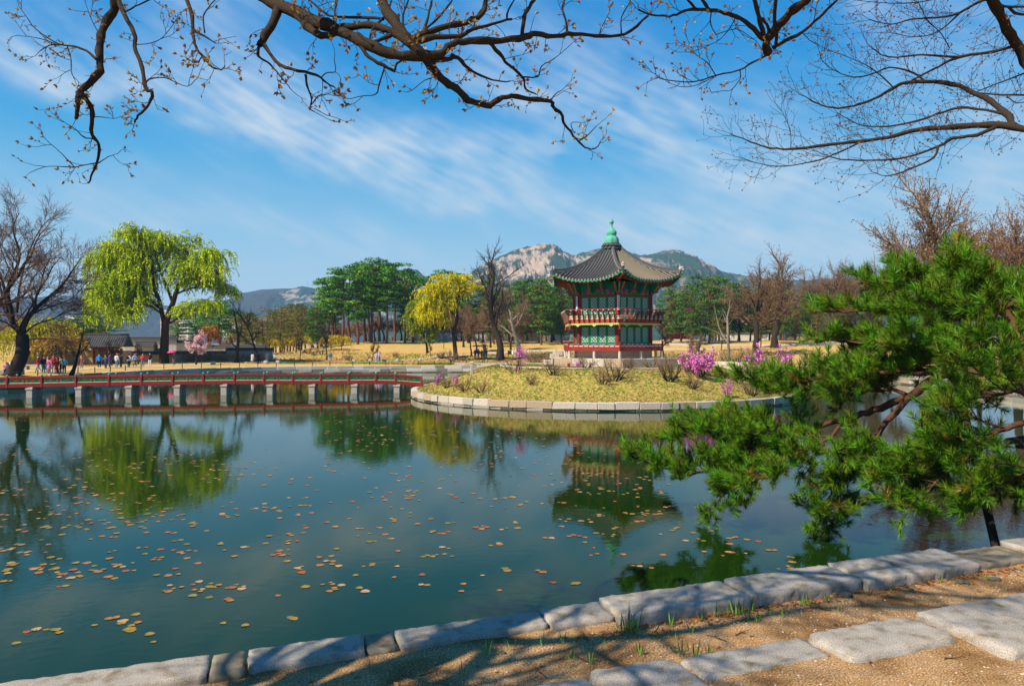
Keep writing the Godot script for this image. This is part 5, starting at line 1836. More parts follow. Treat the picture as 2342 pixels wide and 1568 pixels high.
func make_bare_trees() -> void:
	var r := rngs(88)
	var tan_bud := [Color(0.24, 0.15, 0.07), Color(0.30, 0.19, 0.09), Color(0.20, 0.12, 0.06)]
	var big := bare_meshes(301, 17.0, 0.42, {"kids": [5, 5, 5, 4], "stem": 0.46, "angle": 0.7, "up": [0.03, 0.06, 0.06, 0.04], "thin": 0.018}, Vector3(0.06, 1, 0))
	plant_tree("bare_tree", "tall gnarled bare tree with pruned limbs beside the golden willow", "tree", big, spot(1143, 113), 0.6, Vector3(1.35, 1.08, 1.35), mats.bark, mats.twig_dark)
	var fork := bare_meshes(302, 9.0, 0.30, {"stem": 0.5, "angle": 0.7, "thin": 0.018}, Vector3(-0.04, 1, 0))
	plant_tree("bare_tree", "short thick pale trunked bare tree behind the gnarled one", "tree", fork, spot(1188, 122), 0.2, Vector3(1.5, 1.3, 1.5), mats.bark_pale, mats.twig_brown)
	var brown := []
	for i in 4:
		brown.append(bare_meshes(310 + i, 12.0, 0.22, {"kids": [6, 6, 6, 5], "stem": 0.42, "angle": 0.72, "up": [0.03, 0.05, 0.05, 0.04], "per": 2, "spread": 0.3, "thin": 0.016}, Vector3(0.03 * i - 0.04, 1, 0.02), tan_bud, 0.075))
	for e in [[1090, 130, 0.78], [1078, 122, 0.66], [1122, 140, 0.82], [1168, 135, 0.78], [1105, 152, 0.95], [1060, 140, 0.85]]:
		plant_tree("bare_tree", "brown budding tree in the thicket beside the golden willow", "tree", brown[r.randi() % 4], spot(e[0], e[1]), r.randf() * TAU, Vector3.ONE * e[2], mats.bark, mats.twig_brown, "budding trees in the thicket", mats.leaf_soft)
	var wide := bare_meshes(320, 15.0, 0.36, {"kids": [6, 6, 6, 5], "stem": 0.44, "angle": 0.68, "up": [0.03, 0.06, 0.06, 0.04], "per": 2, "spread": 0.3, "thin": 0.02}, Vector3(-0.03, 1, 0), tan_bud, 0.08)
	for e in [[1729, 113, 1.0], [1772, 128, 1.18]]:
		plant_tree("bare_tree", "tall spreading bare tree with dark trunk beside the forecourt path" if e[0] < 1750 else "taller bare tree with tan buds behind the dark trunked one", "tree", wide, spot(e[0], e[1]), r.randf() * TAU, Vector3(1.35, 1, 1.35) * e[2], mats.bark, mats.twig_brown, "", mats.leaf_soft)
	for e in [[1560, 170, 1.25], [1530, 185, 1.1], [1590, 180, 1.0]]:
		plant_tree("bare_tree", "bare tree showing above the pines behind the roof's eave", "tree", brown[r.randi() % 4], spot(e[0], e[1]), r.randf() * TAU, Vector3.ONE * e[2], mats.bark, mats.twig_brown, "bare trees behind the eave", mats.leaf_soft)
	for e in [[1835, 170, 1.5], [1870, 165, 1.35], [1905, 160, 1.45], [1940, 155, 1.5], [1980, 150, 1.45], [1800, 178, 1.4], [2030, 140, 1.4], [2000, 165, 1.6], [1960, 175, 1.7], [1850, 185, 1.6], [1920, 180, 1.6]]:
		plant_tree("bare_tree", "reddish bare tree in the line beyond the pond's pine", "tree", brown[r.randi() % 4], spot(e[0], e[1]), r.randf() * TAU, Vector3.ONE * e[2], mats.bark, mats.twig_red, "bare tree line beyond the pine", mats.leaf_soft)
	var crown := bare_meshes(330, 19.0, 0.45, {"kids": [7, 7, 6, 5], "stem": 0.42, "angle": 0.62, "up": [0.02, 0.04, 0.05, 0.04], "per": 3, "spread": 0.35, "thin": 0.022, "levels": 4}, Vector3(0, 1, 0), [Color(0.30, 0.20, 0.07), Color(0.34, 0.22, 0.09), Color(0.26, 0.13, 0.07)], 0.09)
	plant_tree("bare_tree", "broad budding tree whose crown rises above the near pine's top", "tree", crown, spot(2115, 92), 0.4, Vector3(1.45, 1.38, 1.45), mats.bark, mats.twig_brown, "", mats.leaf_soft)
	plant_tree("bare_tree", "dense twiggy bare tree at the edge beyond the near pine", "tree", crown, spot(2330, 98), 2.1, Vector3(1.3, 1.32, 1.3), mats.bark, mats.twig_red, "", mats.leaf_soft)
	plant_tree("bare_tree", "slim bare tree beside the broad budding tree", "tree", brown[1], spot(2240, 105), 1.0, Vector3.ONE * 1.7, mats.bark, mats.twig_red, "", mats.leaf_soft)
	for i in 22:
		var px := 950.0 + i * 15.0 + r.randf_range(-6, 6)
		plant_tree("bare_tree", "brown leafless tree in the woods along the palace wall", "tree", brown[r.randi() % 4], spot(px, r.randf_range(150, 185)), r.randf() * TAU, Vector3(1.2, 0.9, 1.2) * r.randf_range(0.6, 0.9), mats.bark, mats.twig_brown, "brown trees along the palace wall", mats.leaf_soft)
	for i in 12:
		plant_tree("bare_tree", "brown leafless tree in the understorey behind the tall grove", "tree", brown[r.randi() % 4], spot(718.0 + i * 20.0, r.randf_range(172, 186)), r.randf() * TAU, Vector3(1.5, 0.85, 1.5) * r.randf_range(0.6, 0.8), mats.bark, mats.twig_brown, "understorey behind the tall grove", mats.leaf_soft)
	for i in 20:
		var px := 1540.0 + i * 24.0 + r.randf_range(-8, 8)
		plant_tree("bare_tree", "brown leafless tree in the woods along the forecourt wall", "tree", brown[r.randi() % 4], spot(px, r.randf_range(150, 190)), r.randf() * TAU, Vector3(1.25, 0.9, 1.25) * r.randf_range(0.6, 1.0), mats.bark, mats.twig_red, "brown trees along the forecourt wall", mats.leaf_soft)
	for i in 12:
		var px := 110.0 + i * 36.0 + r.randf_range(-8, 8)
		plant_tree("bare_tree", "brown leafless tree behind the tiled walls near the willow", "tree", brown[r.randi() % 4], spot(px, r.randf_range(128, 150)), r.randf() * TAU, Vector3(1.3, 0.8, 1.3) * r.randf_range(0.45, 0.6), mats.bark, mats.twig_red, "brown trees behind the tiled walls", mats.leaf_soft)
	for i in 9:
		plant_tree("bare_tree", "brown leafless tree beyond the lawn behind the leaning tree", "tree", brown[r.randi() % 4], spot(-420.0 + i * 58.0, r.randf_range(112, 150)), r.randf() * TAU, Vector3(1.3, 0.9, 1.3) * r.randf_range(0.6, 0.9), mats.bark, mats.twig_red, "brown trees beyond the leaning tree", mats.leaf_soft)
	# lopped grey tree and the small twin trunks before the forecourt
	var lop := bare_meshes(340, 7.5, 0.22, {"levels": 2, "limb": 3, "kids": [3, 2], "stem": 0.5, "angle": 0.7, "ratio": 0.9, "up": [0.1, 0.2, 0.1]}, Vector3(0.02, 1, 0))
	plant_tree("bare_tree", "lopped grey tree with a few stubby limbs before the forecourt", "tree", lop, spot(1667, 108), 0.3, Vector3(1.1, 1.2, 1.1), mats.bark_pale, mats.bark_pale)
	var small := bare_meshes(350, 5.0, 0.10, {"kids": [6, 6, 5, 3], "stem": 0.4, "thin": 0.014}, Vector3(0.05, 1, 0))
	plant_tree("bare_tree", "small pale stemmed twiggy tree between pavilion and azalea", "tree", small, spot(1584, 104), 0.3, Vector3.ONE * 1.05, mats.bark_pale, mats.twig_brown)
	plant_tree("bare_tree", "small dark stemmed twiggy tree between pavilion and azalea", "tree", small, spot(1597, 105), 2.3, Vector3.ONE, mats.bark, mats.twig_brown)
	plant_tree("bare_tree", "bent bare tree close behind the pavilion's corner pillar", "tree", small, spot(1518, 106), 4.3, Vector3.ONE * 1.4, mats.bark, mats.twig_dark)
	# slim ones along the far path
	for e in [[747, 112, 1.35], [686, 110, 0.9], [852, 112, 0.78], [862, 114, 0.6], [985, 120, 0.6], [1108, 110, 0.9]]:
		plant_tree("bare_tree", "slim young bare tree beside the far footpath", "tree", small, spot(e[0], e[1]), r.randf() * TAU, Vector3(0.8, 1, 0.8) * e[2], mats.bark, mats.twig_dark, "slim trees by the far footpath")
	var pair := bare_meshes(360, 9.0, 0.17, {"kids": [5, 5, 4, 3], "stem": 0.55, "angle": 0.5, "thin": 0.015}, Vector3(-0.25, 1, 0))
	plant_tree("bare_tree", "bare tree with two leaning stems beside the wall's end", "tree", pair, spot(594, 107), 0.2, Vector3(1, 0.95, 1), mats.bark, mats.twig_dark)
	# lopped trunks near the willow
	var stub := bare_meshes(370, 5.0, 0.24, {"levels": 2, "limb": 3, "kids": [2, 3], "stem": 0.62, "angle": 0.9, "ratio": 0.42, "up": [0.0, 0.2, 0.1], "wander": 0.2}, Vector3(0.06, 1, 0))
	plant_tree("tree_stump", "dark lopped trunk with one bent limb on the far bank", "tree", stub, spot(541, 105), 0.4, Vector3(1.1, 1.35, 1.1), mats.bark, mats.bark)
	var crook := bare_meshes(371, 5.5, 0.26, {"levels": 3, "limb": 2, "kids": [2, 5, 5], "stem": 0.6, "angle": 0.8, "ratio": 0.5, "up": [-0.06, 0.15, 0.1], "wander": 0.2, "thin": 0.012}, Vector3(0.42, 1, 0))
	plant_tree("bare_tree", "crooked lopped tree leaning beside the group of people", "tree", crook, spot(163, 70), -0.1, Vector3(0.75, 0.82, 0.75), mats.bark, mats.twig_red)
	plant_tree("bare_tree", "bare tree leaning in behind the thick trunked one", "tree", bare_meshes(372, 14.0, 0.36, {"stem": 0.5, "thin": 0.014}, Vector3(0.35, 1, 0.1)), spot(-70, 66), 0.0, Vector3.ONE, mats.bark, mats.twig_red)
	for e in [[255, 93, 0.8], [270, 95, 0.7], [315, 98, 0.7]]:
		plant_tree("bare_tree", "small dark bare tree before the gatehouse wall", "tree", small, spot(e[0], e[1]), r.randf() * TAU, Vector3.ONE * e[2], mats.bark, mats.twig_dark, "small trees before the gatehouse")

func weeper(label: String, called: String, where: Vector3, h: float, wide: float, cols: Array, sd: int, long: float, n := 260) -> void:
	var root := thing(called, label, "tree", where)
	var lb := MB.new()
	var cr := MB.new()
	cr.colored = true
	var r := rngs(sd)
	lb.tube(PackedVector3Array([Vector3(0, -0.2, 0), Vector3(0.1, h * 0.25, 0), Vector3(0, h * 0.5, 0.1)]), PackedFloat32Array([h * 0.025, h * 0.02, h * 0.015]), 6)
	for i in n:
		var a := r.randf() * TAU
		var q := sqrt(r.randf()) * wide
		var y := h * (0.5 + 0.5 * sqrt(maxf(0.0, 1.0 - pow(q / wide, 2.0)))) * r.randf_range(0.75, 1.0)
		var p := Vector3(cos(a) * q, y, sin(a) * q)
		if i % 5 == 0:
			lb.stick(Vector3(0, h * 0.45, 0), p, h * 0.007, 0.02, 3)
		weep(cr, p, Vector3(cos(a), 0.1, sin(a)), long * r.randf_range(0.4, 1.0), cols, r, 0.24, 0.34)
	piece("trunk", lb, mats.bark, root)
	piece("crown", cr, mats.leaf_soft, root)

func make_left_planting() -> void:
	weeper("yellow green willow behind the bare leaning tree", "weeping_willow", spot(95, 96), 7.2, 4.6, [Color(0.42, 0.40, 0.02), Color(0.50, 0.42, 0.02), Color(0.34, 0.36, 0.02)], 61, 3.4, 420)
	weeper("orange budding tree beside the yellow willow behind the path", "budding_tree", spot(138, 92), 4.6, 2.8, [Color(0.40, 0.22, 0.03), Color(0.45, 0.28, 0.03), Color(0.34, 0.24, 0.04)], 62, 1.8, 240)
	weeper("orange leaved young tree behind the pink cherry", "budding_tree", spot(478, 125), 6.6, 1.3, [Color(0.42, 0.13, 0.03), Color(0.48, 0.17, 0.04), Color(0.36, 0.10, 0.03)], 63, 1.4, 160)
	for e in [[620, 132, 66, "yellow forsythia bush in bloom under the olive pines"], [688, 138, 67, "round yellow forsythia bush below the last olive pine"], [756, 132, 68, "yellow forsythia bush at the tall grove's edge"], [780, 130, 69, "wide yellow forsythia bush before the tall grove's trunks"], [648, 140, 70, "small yellow forsythia bush between olive pine trunks"]]:
		weeper(e[3], "forsythia_bush", spot(e[0], e[1]), 3.0, 1.7, [Color(0.58, 0.42, 0.01), Color(0.62, 0.46, 0.02), Color(0.48, 0.38, 0.02)], e[2], 1.4, 130)
	# pink cherry
	var r := rngs(91)
	var ch := bare_meshes(401, 6.4, 0.13, {"kids": [6, 6, 5, 3], "stem": 0.42, "angle": 0.7, "per": 6, "spread": 0.28, "thin": 0.010, "up": [0.1, 0.1, 0.06, 0.02]}, Vector3(0.02, 1, 0), [Color(0.88, 0.60, 0.65), Color(0.92, 0.70, 0.74), Color(0.84, 0.50, 0.58)], 0.10)
	plant_tree("cherry_tree", "small cherry tree covered in pale pink blossom", "tree", ch, spot(448, 96.5), 0.5, Vector3(0.82, 0.72, 0.82), mats.bark, mats.twig_brown, "", mats.petal)
	plant_tree("cherry_tree", "distant pink blossoming tree among the pines behind the pavilion", "tree", ch, spot(1688, 180), 1.5, Vector3(1.4, 1.6, 1.4), mats.bark, mats.twig_brown, "", mats.petal)

func bush_meshes(sd: int, h: float, wide: float, stems: int, fine: int, cols := [], per := 0, size := 0.05) -> Array:
	var r := rngs(sd)
	var lb := MB.new()
	var tw := MB.new()
	var bl := MB.new()
	bl.colored = true
	var tips := []
	var g := {"levels": 3, "limb": 2, "kids": [4, fine, fine], "start": [0.35, 0.3, 0.2], "wander": 0.28, "up": [0.08, 0.08, 0.06], "angle": 0.65, "ratio": 0.62, "thin": 0.008}
	for i in stems:
		var a := TAU * (i + r.randf()) / stems
		var o := Vector3(cos(a), 0, sin(a))
		grow(lb, tw, o * 0.12 * wide - Vector3(0, 0.1, 0), (o * wide / h * r.randf_range(0.5, 1.4) + Vector3.UP).normalized(), h * r.randf_range(0.45, 0.75), 0.018 + 0.012 * h, 1, g, r, tips)
	if cols.size():
		blossoms(bl, tips, per, 0.14, size, cols, r)
		return [lb.mesh(), tw.mesh(), bl.mesh()]
	return [lb.mesh(), tw.mesh()]

func make_island_plants() -> void:
	var r := rngs(95)
	var pink := [Color(0.82, 0.22, 0.66), Color(0.90, 0.34, 0.74), Color(0.74, 0.14, 0.56)]
	var az := bush_meshes(501, 1.7, 1.0, 6, 4, pink, 5, 0.065)
	var az2 := bush_meshes(502, 1.9, 1.5, 9, 5, pink, 8, 0.08)
	for e in [["tall azalea shrub in full magenta pink bloom beside the near pine", az2, isle_spot(1766, 55), Vector3(1.6, 1.45, 1.3)],
		["pink azalea shrub on the mound below the pavilion's shaded side", az2, isle_spot(1602, 49.5), Vector3(1.0, 0.95, 1.0)],
		["thin pink azalea near the island's stone edge", az, isle_spot(1664, 45.6), Vector3(0.42, 0.72, 0.42)],
		["sparse pink azalea above the island's narrow tip", az, isle_spot(1044, 51.5), Vector3(0.34, 0.5, 0.34)],
		["faded pink azalea where the bridge meets the island", az, isle_spot(1000, 54.5), Vector3(0.4, 0.5, 0.4)],
		["low pink azalea behind the kerb at the red sign", az, isle_spot(1318, 52.6), Vector3(0.5, 0.36, 0.5)]]:
		plant_tree("azalea_bush", e[0], "bush", e[1], e[2], r.randf() * TAU, e[3], mats.bark, mats.twig_brown, "", mats.petal)
	# the crooked azalea with one flowering limb
	var ck := bush_meshes(503, 1.6, 1.6, 5, 4)
	var fl := MB.new()
	fl.colored = true
	for i in 520:
		var up: Vector3 = [Vector3(0.42, 1.55, 0), Vector3(0.5, 1.25, 0.1), Vector3(0.0, 0.25, 0.3), Vector3(0.6, 0.72, 0.1)][0 if i < 260 else (1 if i < 420 else (2 if i < 480 else 3))]
		var p := up + rdir(r) * Vector3(0.62, 0.45, 0.5) * pow(r.randf(), 0.5) * (1.0 if i < 420 else 0.45)
		var d := rdir(r)
		fl.col = pink[r.randi() % 3] * r.randf_range(0.8, 1.1)
		fl.leaf(p - d * 0.045, p + d * 0.045, turned(d, 1.57, r) * 0.03, rdir(r))
	plant_tree("azalea_bush", "crooked dark stemmed azalea with a clump of pink bloom on top", "bush", [ck[0], ck[1], fl.mesh()], isle_spot(1178, 50.6), 0.3, Vector3(1.0, 1.0, 1.0), mats.bark, mats.twig_dark, "", mats.petal)
	var sh := []
	for i in 4:
		sh.append(bush_meshes(510 + i, 1.5, 1.1, 9, 5))
	for e in [[1406, 47.0, 1.15, "large leafless brown shrub at the middle of the island slope"], [1530, 47.5, 1.35, "tall leafless shrub with dark stems below the pavilion corner"], [1380, 46.5, 0.8, "small leafless shrub at the foot of the large one"], [1265, 48.5, 0.8, "leafless shrub beside the crooked azalea"], [1340, 51.0, 0.8, "leafless shrub at the kerb below the pavilion doors"], [1062, 49.0, 0.7, "thin leafless shrub near the granite post"], [1100, 48.0, 0.6, "small thin shrub below the granite post"], [1022, 52.0, 0.6, "small shrub at the island's narrow tip"], [1440, 50.5, 0.7, "low shrub behind the large one at the kerb"], [1585, 46.5, 0.7, "low shrub below the round pink azalea"], [1720, 47, 0.9, "leafless shrub under the pine's drooping bough"], [1690, 50, 0.9, "leafless shrub between the two pink azaleas"], [1215, 47.5, 0.55, "tiny shrub below the crooked azalea"], [1490, 52.0, 0.7, "shrub at the kerb below the pavilion's front post"]]:
		plant_tree("bare_shrub", e[3], "bush", sh[r.randi() % 4], isle_spot(e[0], e[1]), r.randf() * TAU, Vector3.ONE * e[2], mats.bark, mats.twig_brown, "bare shrubs on the island")
	for e in [[1240, 103.6, 1.5], [1265, 104.5, 1.4], [1215, 105, 1.3], [1290, 106, 1.5], [1555, 102, 1.3], [1575, 103, 1.2]]:
		plant_tree("bare_shrub", "low brown twig thicket on the lawn behind the pavilion", "bush", sh[r.randi() % 4], spot(e[0], e[1]), r.randf() * TAU, Vector3(1.4, 0.9, 1.4) * e[2], mats.twig_brown, mats.twig_straw, "thickets behind the pavilion")
	for e in [[1690, 96, 1.5], [1715, 97, 1.6], [1740, 96, 1.4], [1660, 98, 1.2], [1800, 92, 1.5], [1850, 88, 1.4]]:
		plant_tree("bare_shrub", "tall reddish twig shrub beside the flowering azalea", "bush", sh[r.randi() % 4], spot(e[0], e[1] + 6.0), r.randf() * TAU, Vector3.ONE * e[2], mats.bark, mats.twig_straw, "twig shrubs by the azalea")
	# clipped straw-coloured hedge before the tiled wall
	for i in 16:
		var px := 425.0 + i * 12.0
		plant_tree("bare_shrub", "pinkish straw coloured twig shrub in the row before the wall", "bush", sh[i % 4], spot(px, 106.5 + (i % 3) * 0.6), r.randf() * TAU, Vector3(1.0, 1.05, 1.0) * r.randf_range(0.95, 1.2), mats.twig_straw, mats.twig_straw, "shrub row before the wall")
	for e in [[720, 122, 0.9], [735, 123, 0.8], [795, 112, 0.9], [705, 124, 0.9], [800, 108, 0.7], [1035, 106, 1.2], [845, 111, 0.8], [905, 118, 0.8], [1010, 118, 0.9]]:
		plant_tree("bare_shrub", "small dark twig shrub on the lawn by the grove", "bush", sh[r.randi() % 4], spot(e[0], e[1]), r.randf() * TAU, Vector3.ONE * e[2], mats.bark, mats.twig_brown, "shrubs on the far lawn")

func make_grass() -> void:
	# tufts of dry and green turf over the island
	var r := rngs(99)
	var t := MB.new()
	for i in 7:
		var a := r.randf() * TAU
		var o := Vector3(cos(a), 0, sin(a))
		t.spike(o * 0.06 * r.randf(), o * r.randf_range(0.05, 0.15) + Vector3.UP * r.randf_range(0.10, 0.2), o.cross(Vector3.UP) * 0.014, (Vector3.UP + o * 0.4).normalized())
	var mesh := t.mesh()
	var places := []
	var cols := []
	var patch := FastNoiseLite.new()
	patch.seed = 8
	patch.frequency = 0.32
	for i in 26000:
		var a := r.randf() * TAU
		var q := sqrt(r.randf())
		var rad := isle_radius(a) - 0.5
		var p := ISLE + Vector2(cos(a), sin(a)) * q * rad
		if p.y < -62.0:
			continue
		var s := r.randf_range(0.45, 1.0)
		places.append(Transform3D(Basis(Vector3.UP, r.randf() * TAU).scaled(Vector3(s, s * 0.8, s)), Vector3(p.x, isle_height(p.x, p.y) - 0.01, p.y)))
		var v := patch.get_noise_2d(p.x, p.y) + 0.25 * patch.get_noise_2d(p.x * 5.0, p.y * 5.0)
		var c := Color(0.45, 0.325, 0.125).lerp(Color(0.14, 0.21, 0.03), smoothstep(-0.06, 0.16, v))
		if v < -0.36:
			c = Color(0.34, 0.20, 0.10)
		cols.append(c * r.randf_range(0.75, 1.2))
	var o := scatter("grass", mesh, mats.blade, places, cols, self)
	meta(o, "short dry yellow and green grass covering the island mound", "")
	# green strip along the far bank and tufts on the lawn
	places = []
	cols = []
	for i in 16000:
		var px := r.randf_range(560, 1320) if i % 3 else r.randf_range(1500, 1800)
		var d := r.randf_range(101.5, 128.0) if i % 4 else r.randf_range(101.2, 103.0)
		var p := spot(px, d)
		var s := r.randf_range(0.8, 1.7)
		places.append(Transform3D(Basis(Vector3.UP, r.randf() * TAU).scaled(Vector3(s * 1.4, s, s * 1.4)), p))
		var v := patch.get_noise_2d(p.x * 0.3, p.z * 0.3)
		var green := smoothstep(0.1, 0.35, v) if i % 4 else smoothstep(-0.3, 0.1, v)
		cols.append(Color(0.56, 0.39, 0.15).lerp(Color(0.15, 0.27, 0.02), green) * r.randf_range(0.75, 1.2))
	o = scatter("grass", mesh, mats.blade, places, cols, self)
	meta(o, "dry straw lawn grass with green strips along the far bank", "")

# ---------------------------------------------------------------- the near pine that reaches over the water
func tuft_mesh(sd: int, needles: int, long: float, shoot: float) -> ArrayMesh:
	var r := rngs(sd)
	var b := MB.new()
	b.colored = true
	for i in needles:
		var t := pow(r.randf(), 0.7)
		var a := r.randf() * TAU
		var lean := lerpf(1.25, 0.35, t) * r.randf_range(0.8, 1.2)
		var d := Vector3(cos(a) * sin(lean), cos(lean), sin(a) * sin(lean))
		var p := Vector3(0, shoot * t, 0)
		var l := long * r.randf_range(0.7, 1.1)
		var v := r.randf_range(0.7, 1.3)
		b.col = Color(0.85 * v + r.randf() * 0.25, v, 0.8 * v)
		if r.randf() < 0.04:
			b.col = Color(4.0, 1.3, 0.9) * v * 0.5
		var side := d.cross(rdir(r)).normalized()
		b.spike(p, p + d * l + Vector3(0, -0.02 * l, 0), side * 0.0062, (d * 0.3 + side.cross(d) + Vector3(0, 0.35, 0)).normalized())
	# the brown shoot and its bud
	b.col = Color(2.2, 0.75, 0.5)
	b.tube(PackedVector3Array([Vector3(0, -0.04, 0), Vector3(0, shoot, 0)]), PackedFloat32Array([0.009, 0.006]), 4)
	b.col = Color(7.5, 2.2, 0.9)
	b.tube(PackedVector3Array([Vector3(0, shoot, 0), Vector3(0, shoot + 0.02, 0), Vector3(0, shoot + 0.05, 0)]), PackedFloat32Array([0.010, 0.012, 0.002]), 4)
	return b.mesh()

func make_near_pine() -> void:
	var base := Vector3(9.9, 1.33, -9.6)
	var root := thing("leaning_pine", "leaning pine whose needle boughs spread low over the water", "tree", base)
	var limbs := {
		"trunk": [[[2640, 1290, 9.7], [2560, 1230, 10.0], [2480, 1090, 10.6], [2405, 950, 11.4], [2362, 860, 12.0], [2335, 780, 12.3], [2300, 705, 12.7], [2250, 665, 13.0], [2205, 615, 13.2]], 0.17, 0.03],
		"a": [[[2362, 860, 12.0], [2270, 850, 12.6], [2160, 855, 13.3], [2080, 905, 14.0], [2000, 938, 14.9], [1940, 955, 15.3], [1850, 985, 15.7], [1760, 1020, 16.0], [1690, 1050, 16.3], [1600, 1082, 16.6], [1530, 1072, 16.8], [1450, 1045, 17.0]], 0.11, 0.010],
		"b": [[[2160, 855, 13.3], [2060, 850, 14.0], [1950, 856, 14.8], [1820, 872, 15.5], [1690, 862, 16.0]], 0.06, 0.010],
		"c": [[[2335, 780, 12.3], [2230, 790, 13.0], [2100, 788, 14.0], [1970, 782, 14.7], [1890, 778, 15.1]], 0.07, 0.010],
		"d": [[[2318, 735, 12.5], [2200, 722, 13.3], [2050, 712, 14.2], [1900, 712, 14.8]], 0.06, 0.010],
		"e": [[[2262, 672, 13.0], [2150, 660, 13.6], [2060, 650, 14.2], [2020, 650, 14.6]], 0.045, 0.010],
		"e2": [[[2300, 705, 12.7], [2380, 670, 12.2], [2480, 640, 12.0]], 0.05, 0.012],
		"e3": [[[2335, 780, 12.3], [2420, 730, 11.6], [2520, 700, 11.2]], 0.06, 0.014],
		"g": [[[2080, 905, 14.0], [2015, 985, 14.3], [1970, 1060, 14.6], [1905, 1120, 15.0], [1885, 1190, 15.1]], 0.07, 0.010],
		"h": [[[2405, 950, 11.4], [2300, 978, 11.8], [2220, 1025, 12.2], [2120, 1055, 12.8], [2040, 1090, 13.2]], 0.06, 0.010],
		"i": [[[2440, 1010, 11.0], [2380, 1060, 11.1], [2300, 1110, 11.5], [2240, 1140, 11.8]], 0.05, 0.010],
		"j": [[[1760, 1020, 16.0], [1700, 1085, 16.1], [1640, 1150, 16.2]], 0.03, 0.008],
		"k": [[[1940, 955, 15.3], [1890, 1005, 15.0], [1800, 1045, 15.1], [1710, 1100, 15.3]], 0.045, 0.008],
		"l": [[[2080, 905, 14.0], [2040, 890, 14.4], [1930, 900, 15.2], [1830, 890, 15.8], [1760, 880, 16.2]], 0.05, 0.008],
		"m": [[[2270, 850, 12.6], [2200, 830, 13.2], [2090, 850, 14.2], [2010, 850, 15.0]], 0.05, 0.008],
		"n": [[[1850, 985, 15.7], [1760, 975, 16.4], [1650, 985, 16.9], [1540, 1000, 17.2]], 0.04, 0.008],
		"o": [[[2405, 950, 11.4], [2340, 900, 11.6], [2250, 905, 12.2], [2180, 920, 12.8]], 0.05, 0.010],
		"p": [[[2220, 1025, 12.2], [2150, 1095, 12.6], [2060, 1130, 13.2]], 0.035, 0.008]}
	var r := rngs(131)
	var twig := MB.new()
	var spots := []
	var tints := []
	for key in limbs:
		var e: Array = limbs[key]
		var p := PackedVector3Array()
		for q in e[0]:
			p.append(at(q[0], q[1], q[2]) - base)
		p = smooth_path(p, 4)
		for i in range(1, p.size() - 1):
			p[i] += rdir(r) * 0.03
		var b := MB.new()
		b.tube(p, taper(p.size(), e[1], e[2]), 9)
		piece("trunk" if key == "trunk" else "bough", b, mats.pine_bark_near, root)
		var long := 0.0
		for i in p.size() - 1:
			long += p[i].distance_to(p[i + 1])
		var n := int(long / 0.092)
		var from := 0.55 if key == "trunk" else (0.30 if key in ["a"] else 0.22)
		for i in n:
			var t := lerpf(from, 1.0, (i + r.randf()) / n)
			var f := t * (p.size() - 1)
			var k := mini(int(f), p.size() - 2)
			var o := p[k].lerp(p[k + 1], f - k)
			if key == "a" and o.x + base.x > 6.6:
				continue
			var dir := (p[k + 1] - p[k]).normalized()
			var side := dir.cross(Vector3.UP).normalized() * (1.0 if r.randf() < 0.5 else -1.0)
			var d := (side * r.randf_range(0.5, 1.0) + dir * r.randf_range(0.2, 0.9) + Vector3.UP * r.randf_range(-0.22, 0.42)).normalized()
			var l := r.randf_range(0.35, 1.15) * lerpf(1.15, 0.5, t)
			if key in ["b", "c", "d"] and t > 0.5:
				l *= 0.6
				d.y = minf(d.y, 0.12)
			if key in ["g", "j", "k", "i", "p"] and r.randf() < 0.5:
				d = (d + Vector3.DOWN * 0.7).normalized()
			shoot_out(twig, spots, tints, o, d, l, r, 2)
		shoot_out(twig, spots, tints, p[p.size() - 1], (p[p.size() - 1] - p[p.size() - 3]).normalized(), 0.35, r, 2)
	piece("twigs", twig, mats.pine_bark_near, root).set_meta("kind", "stuff")
	var kinds := [tuft_mesh(1, 64, 0.20, 0.20), tuft_mesh(2, 54, 0.18, 0.13), tuft_mesh(3, 70, 0.22, 0.25)]
	for k in 3:
		var pl := []
		var co := []
		for i in range(k, spots.size(), 3):
			pl.append(spots[i])
			co.append(tints[i])
		scatter("needles", kinds[k], mats.needle_near, pl, co, root)
	# props under the boughs
	for e in [[[2297, 1330, 11.6], [2185, 850, 13.4], "dark leaning wooden prop holding up the pine's bough"], [[2420, 1300, 11.2], [2330, 1010, 12.0], "second dark wooden prop under the pine's lower bough"]]:
		var foot := at(e[0][0], e[0][1], e[0][2])
		var top := at(e[1][0], e[1][1], e[1][2])
		var dd := (top - foot).normalized()
		foot -= dd * (foot.y + 0.6) / dd.y
		var t := thing("wooden_prop", e[2], "prop", foot)
		var b := MB.new()
		b.tube(PackedVector3Array([Vector3.ZERO, (top - foot) * 0.5, top - foot]), PackedFloat32Array([0.075, 0.07, 0.065]), 9, true)
		piece("pole", b, mats.bark_near, t)
		b = MB.new()
		b.tube(PackedVector3Array([top - foot + Vector3(-0.28, 0.02, 0.1), top - foot + Vector3(0.28, 0.05, -0.1)]), PackedFloat32Array([0.06, 0.06]), 8, true)
		piece("cross_piece", b, mats.bark_near, t)

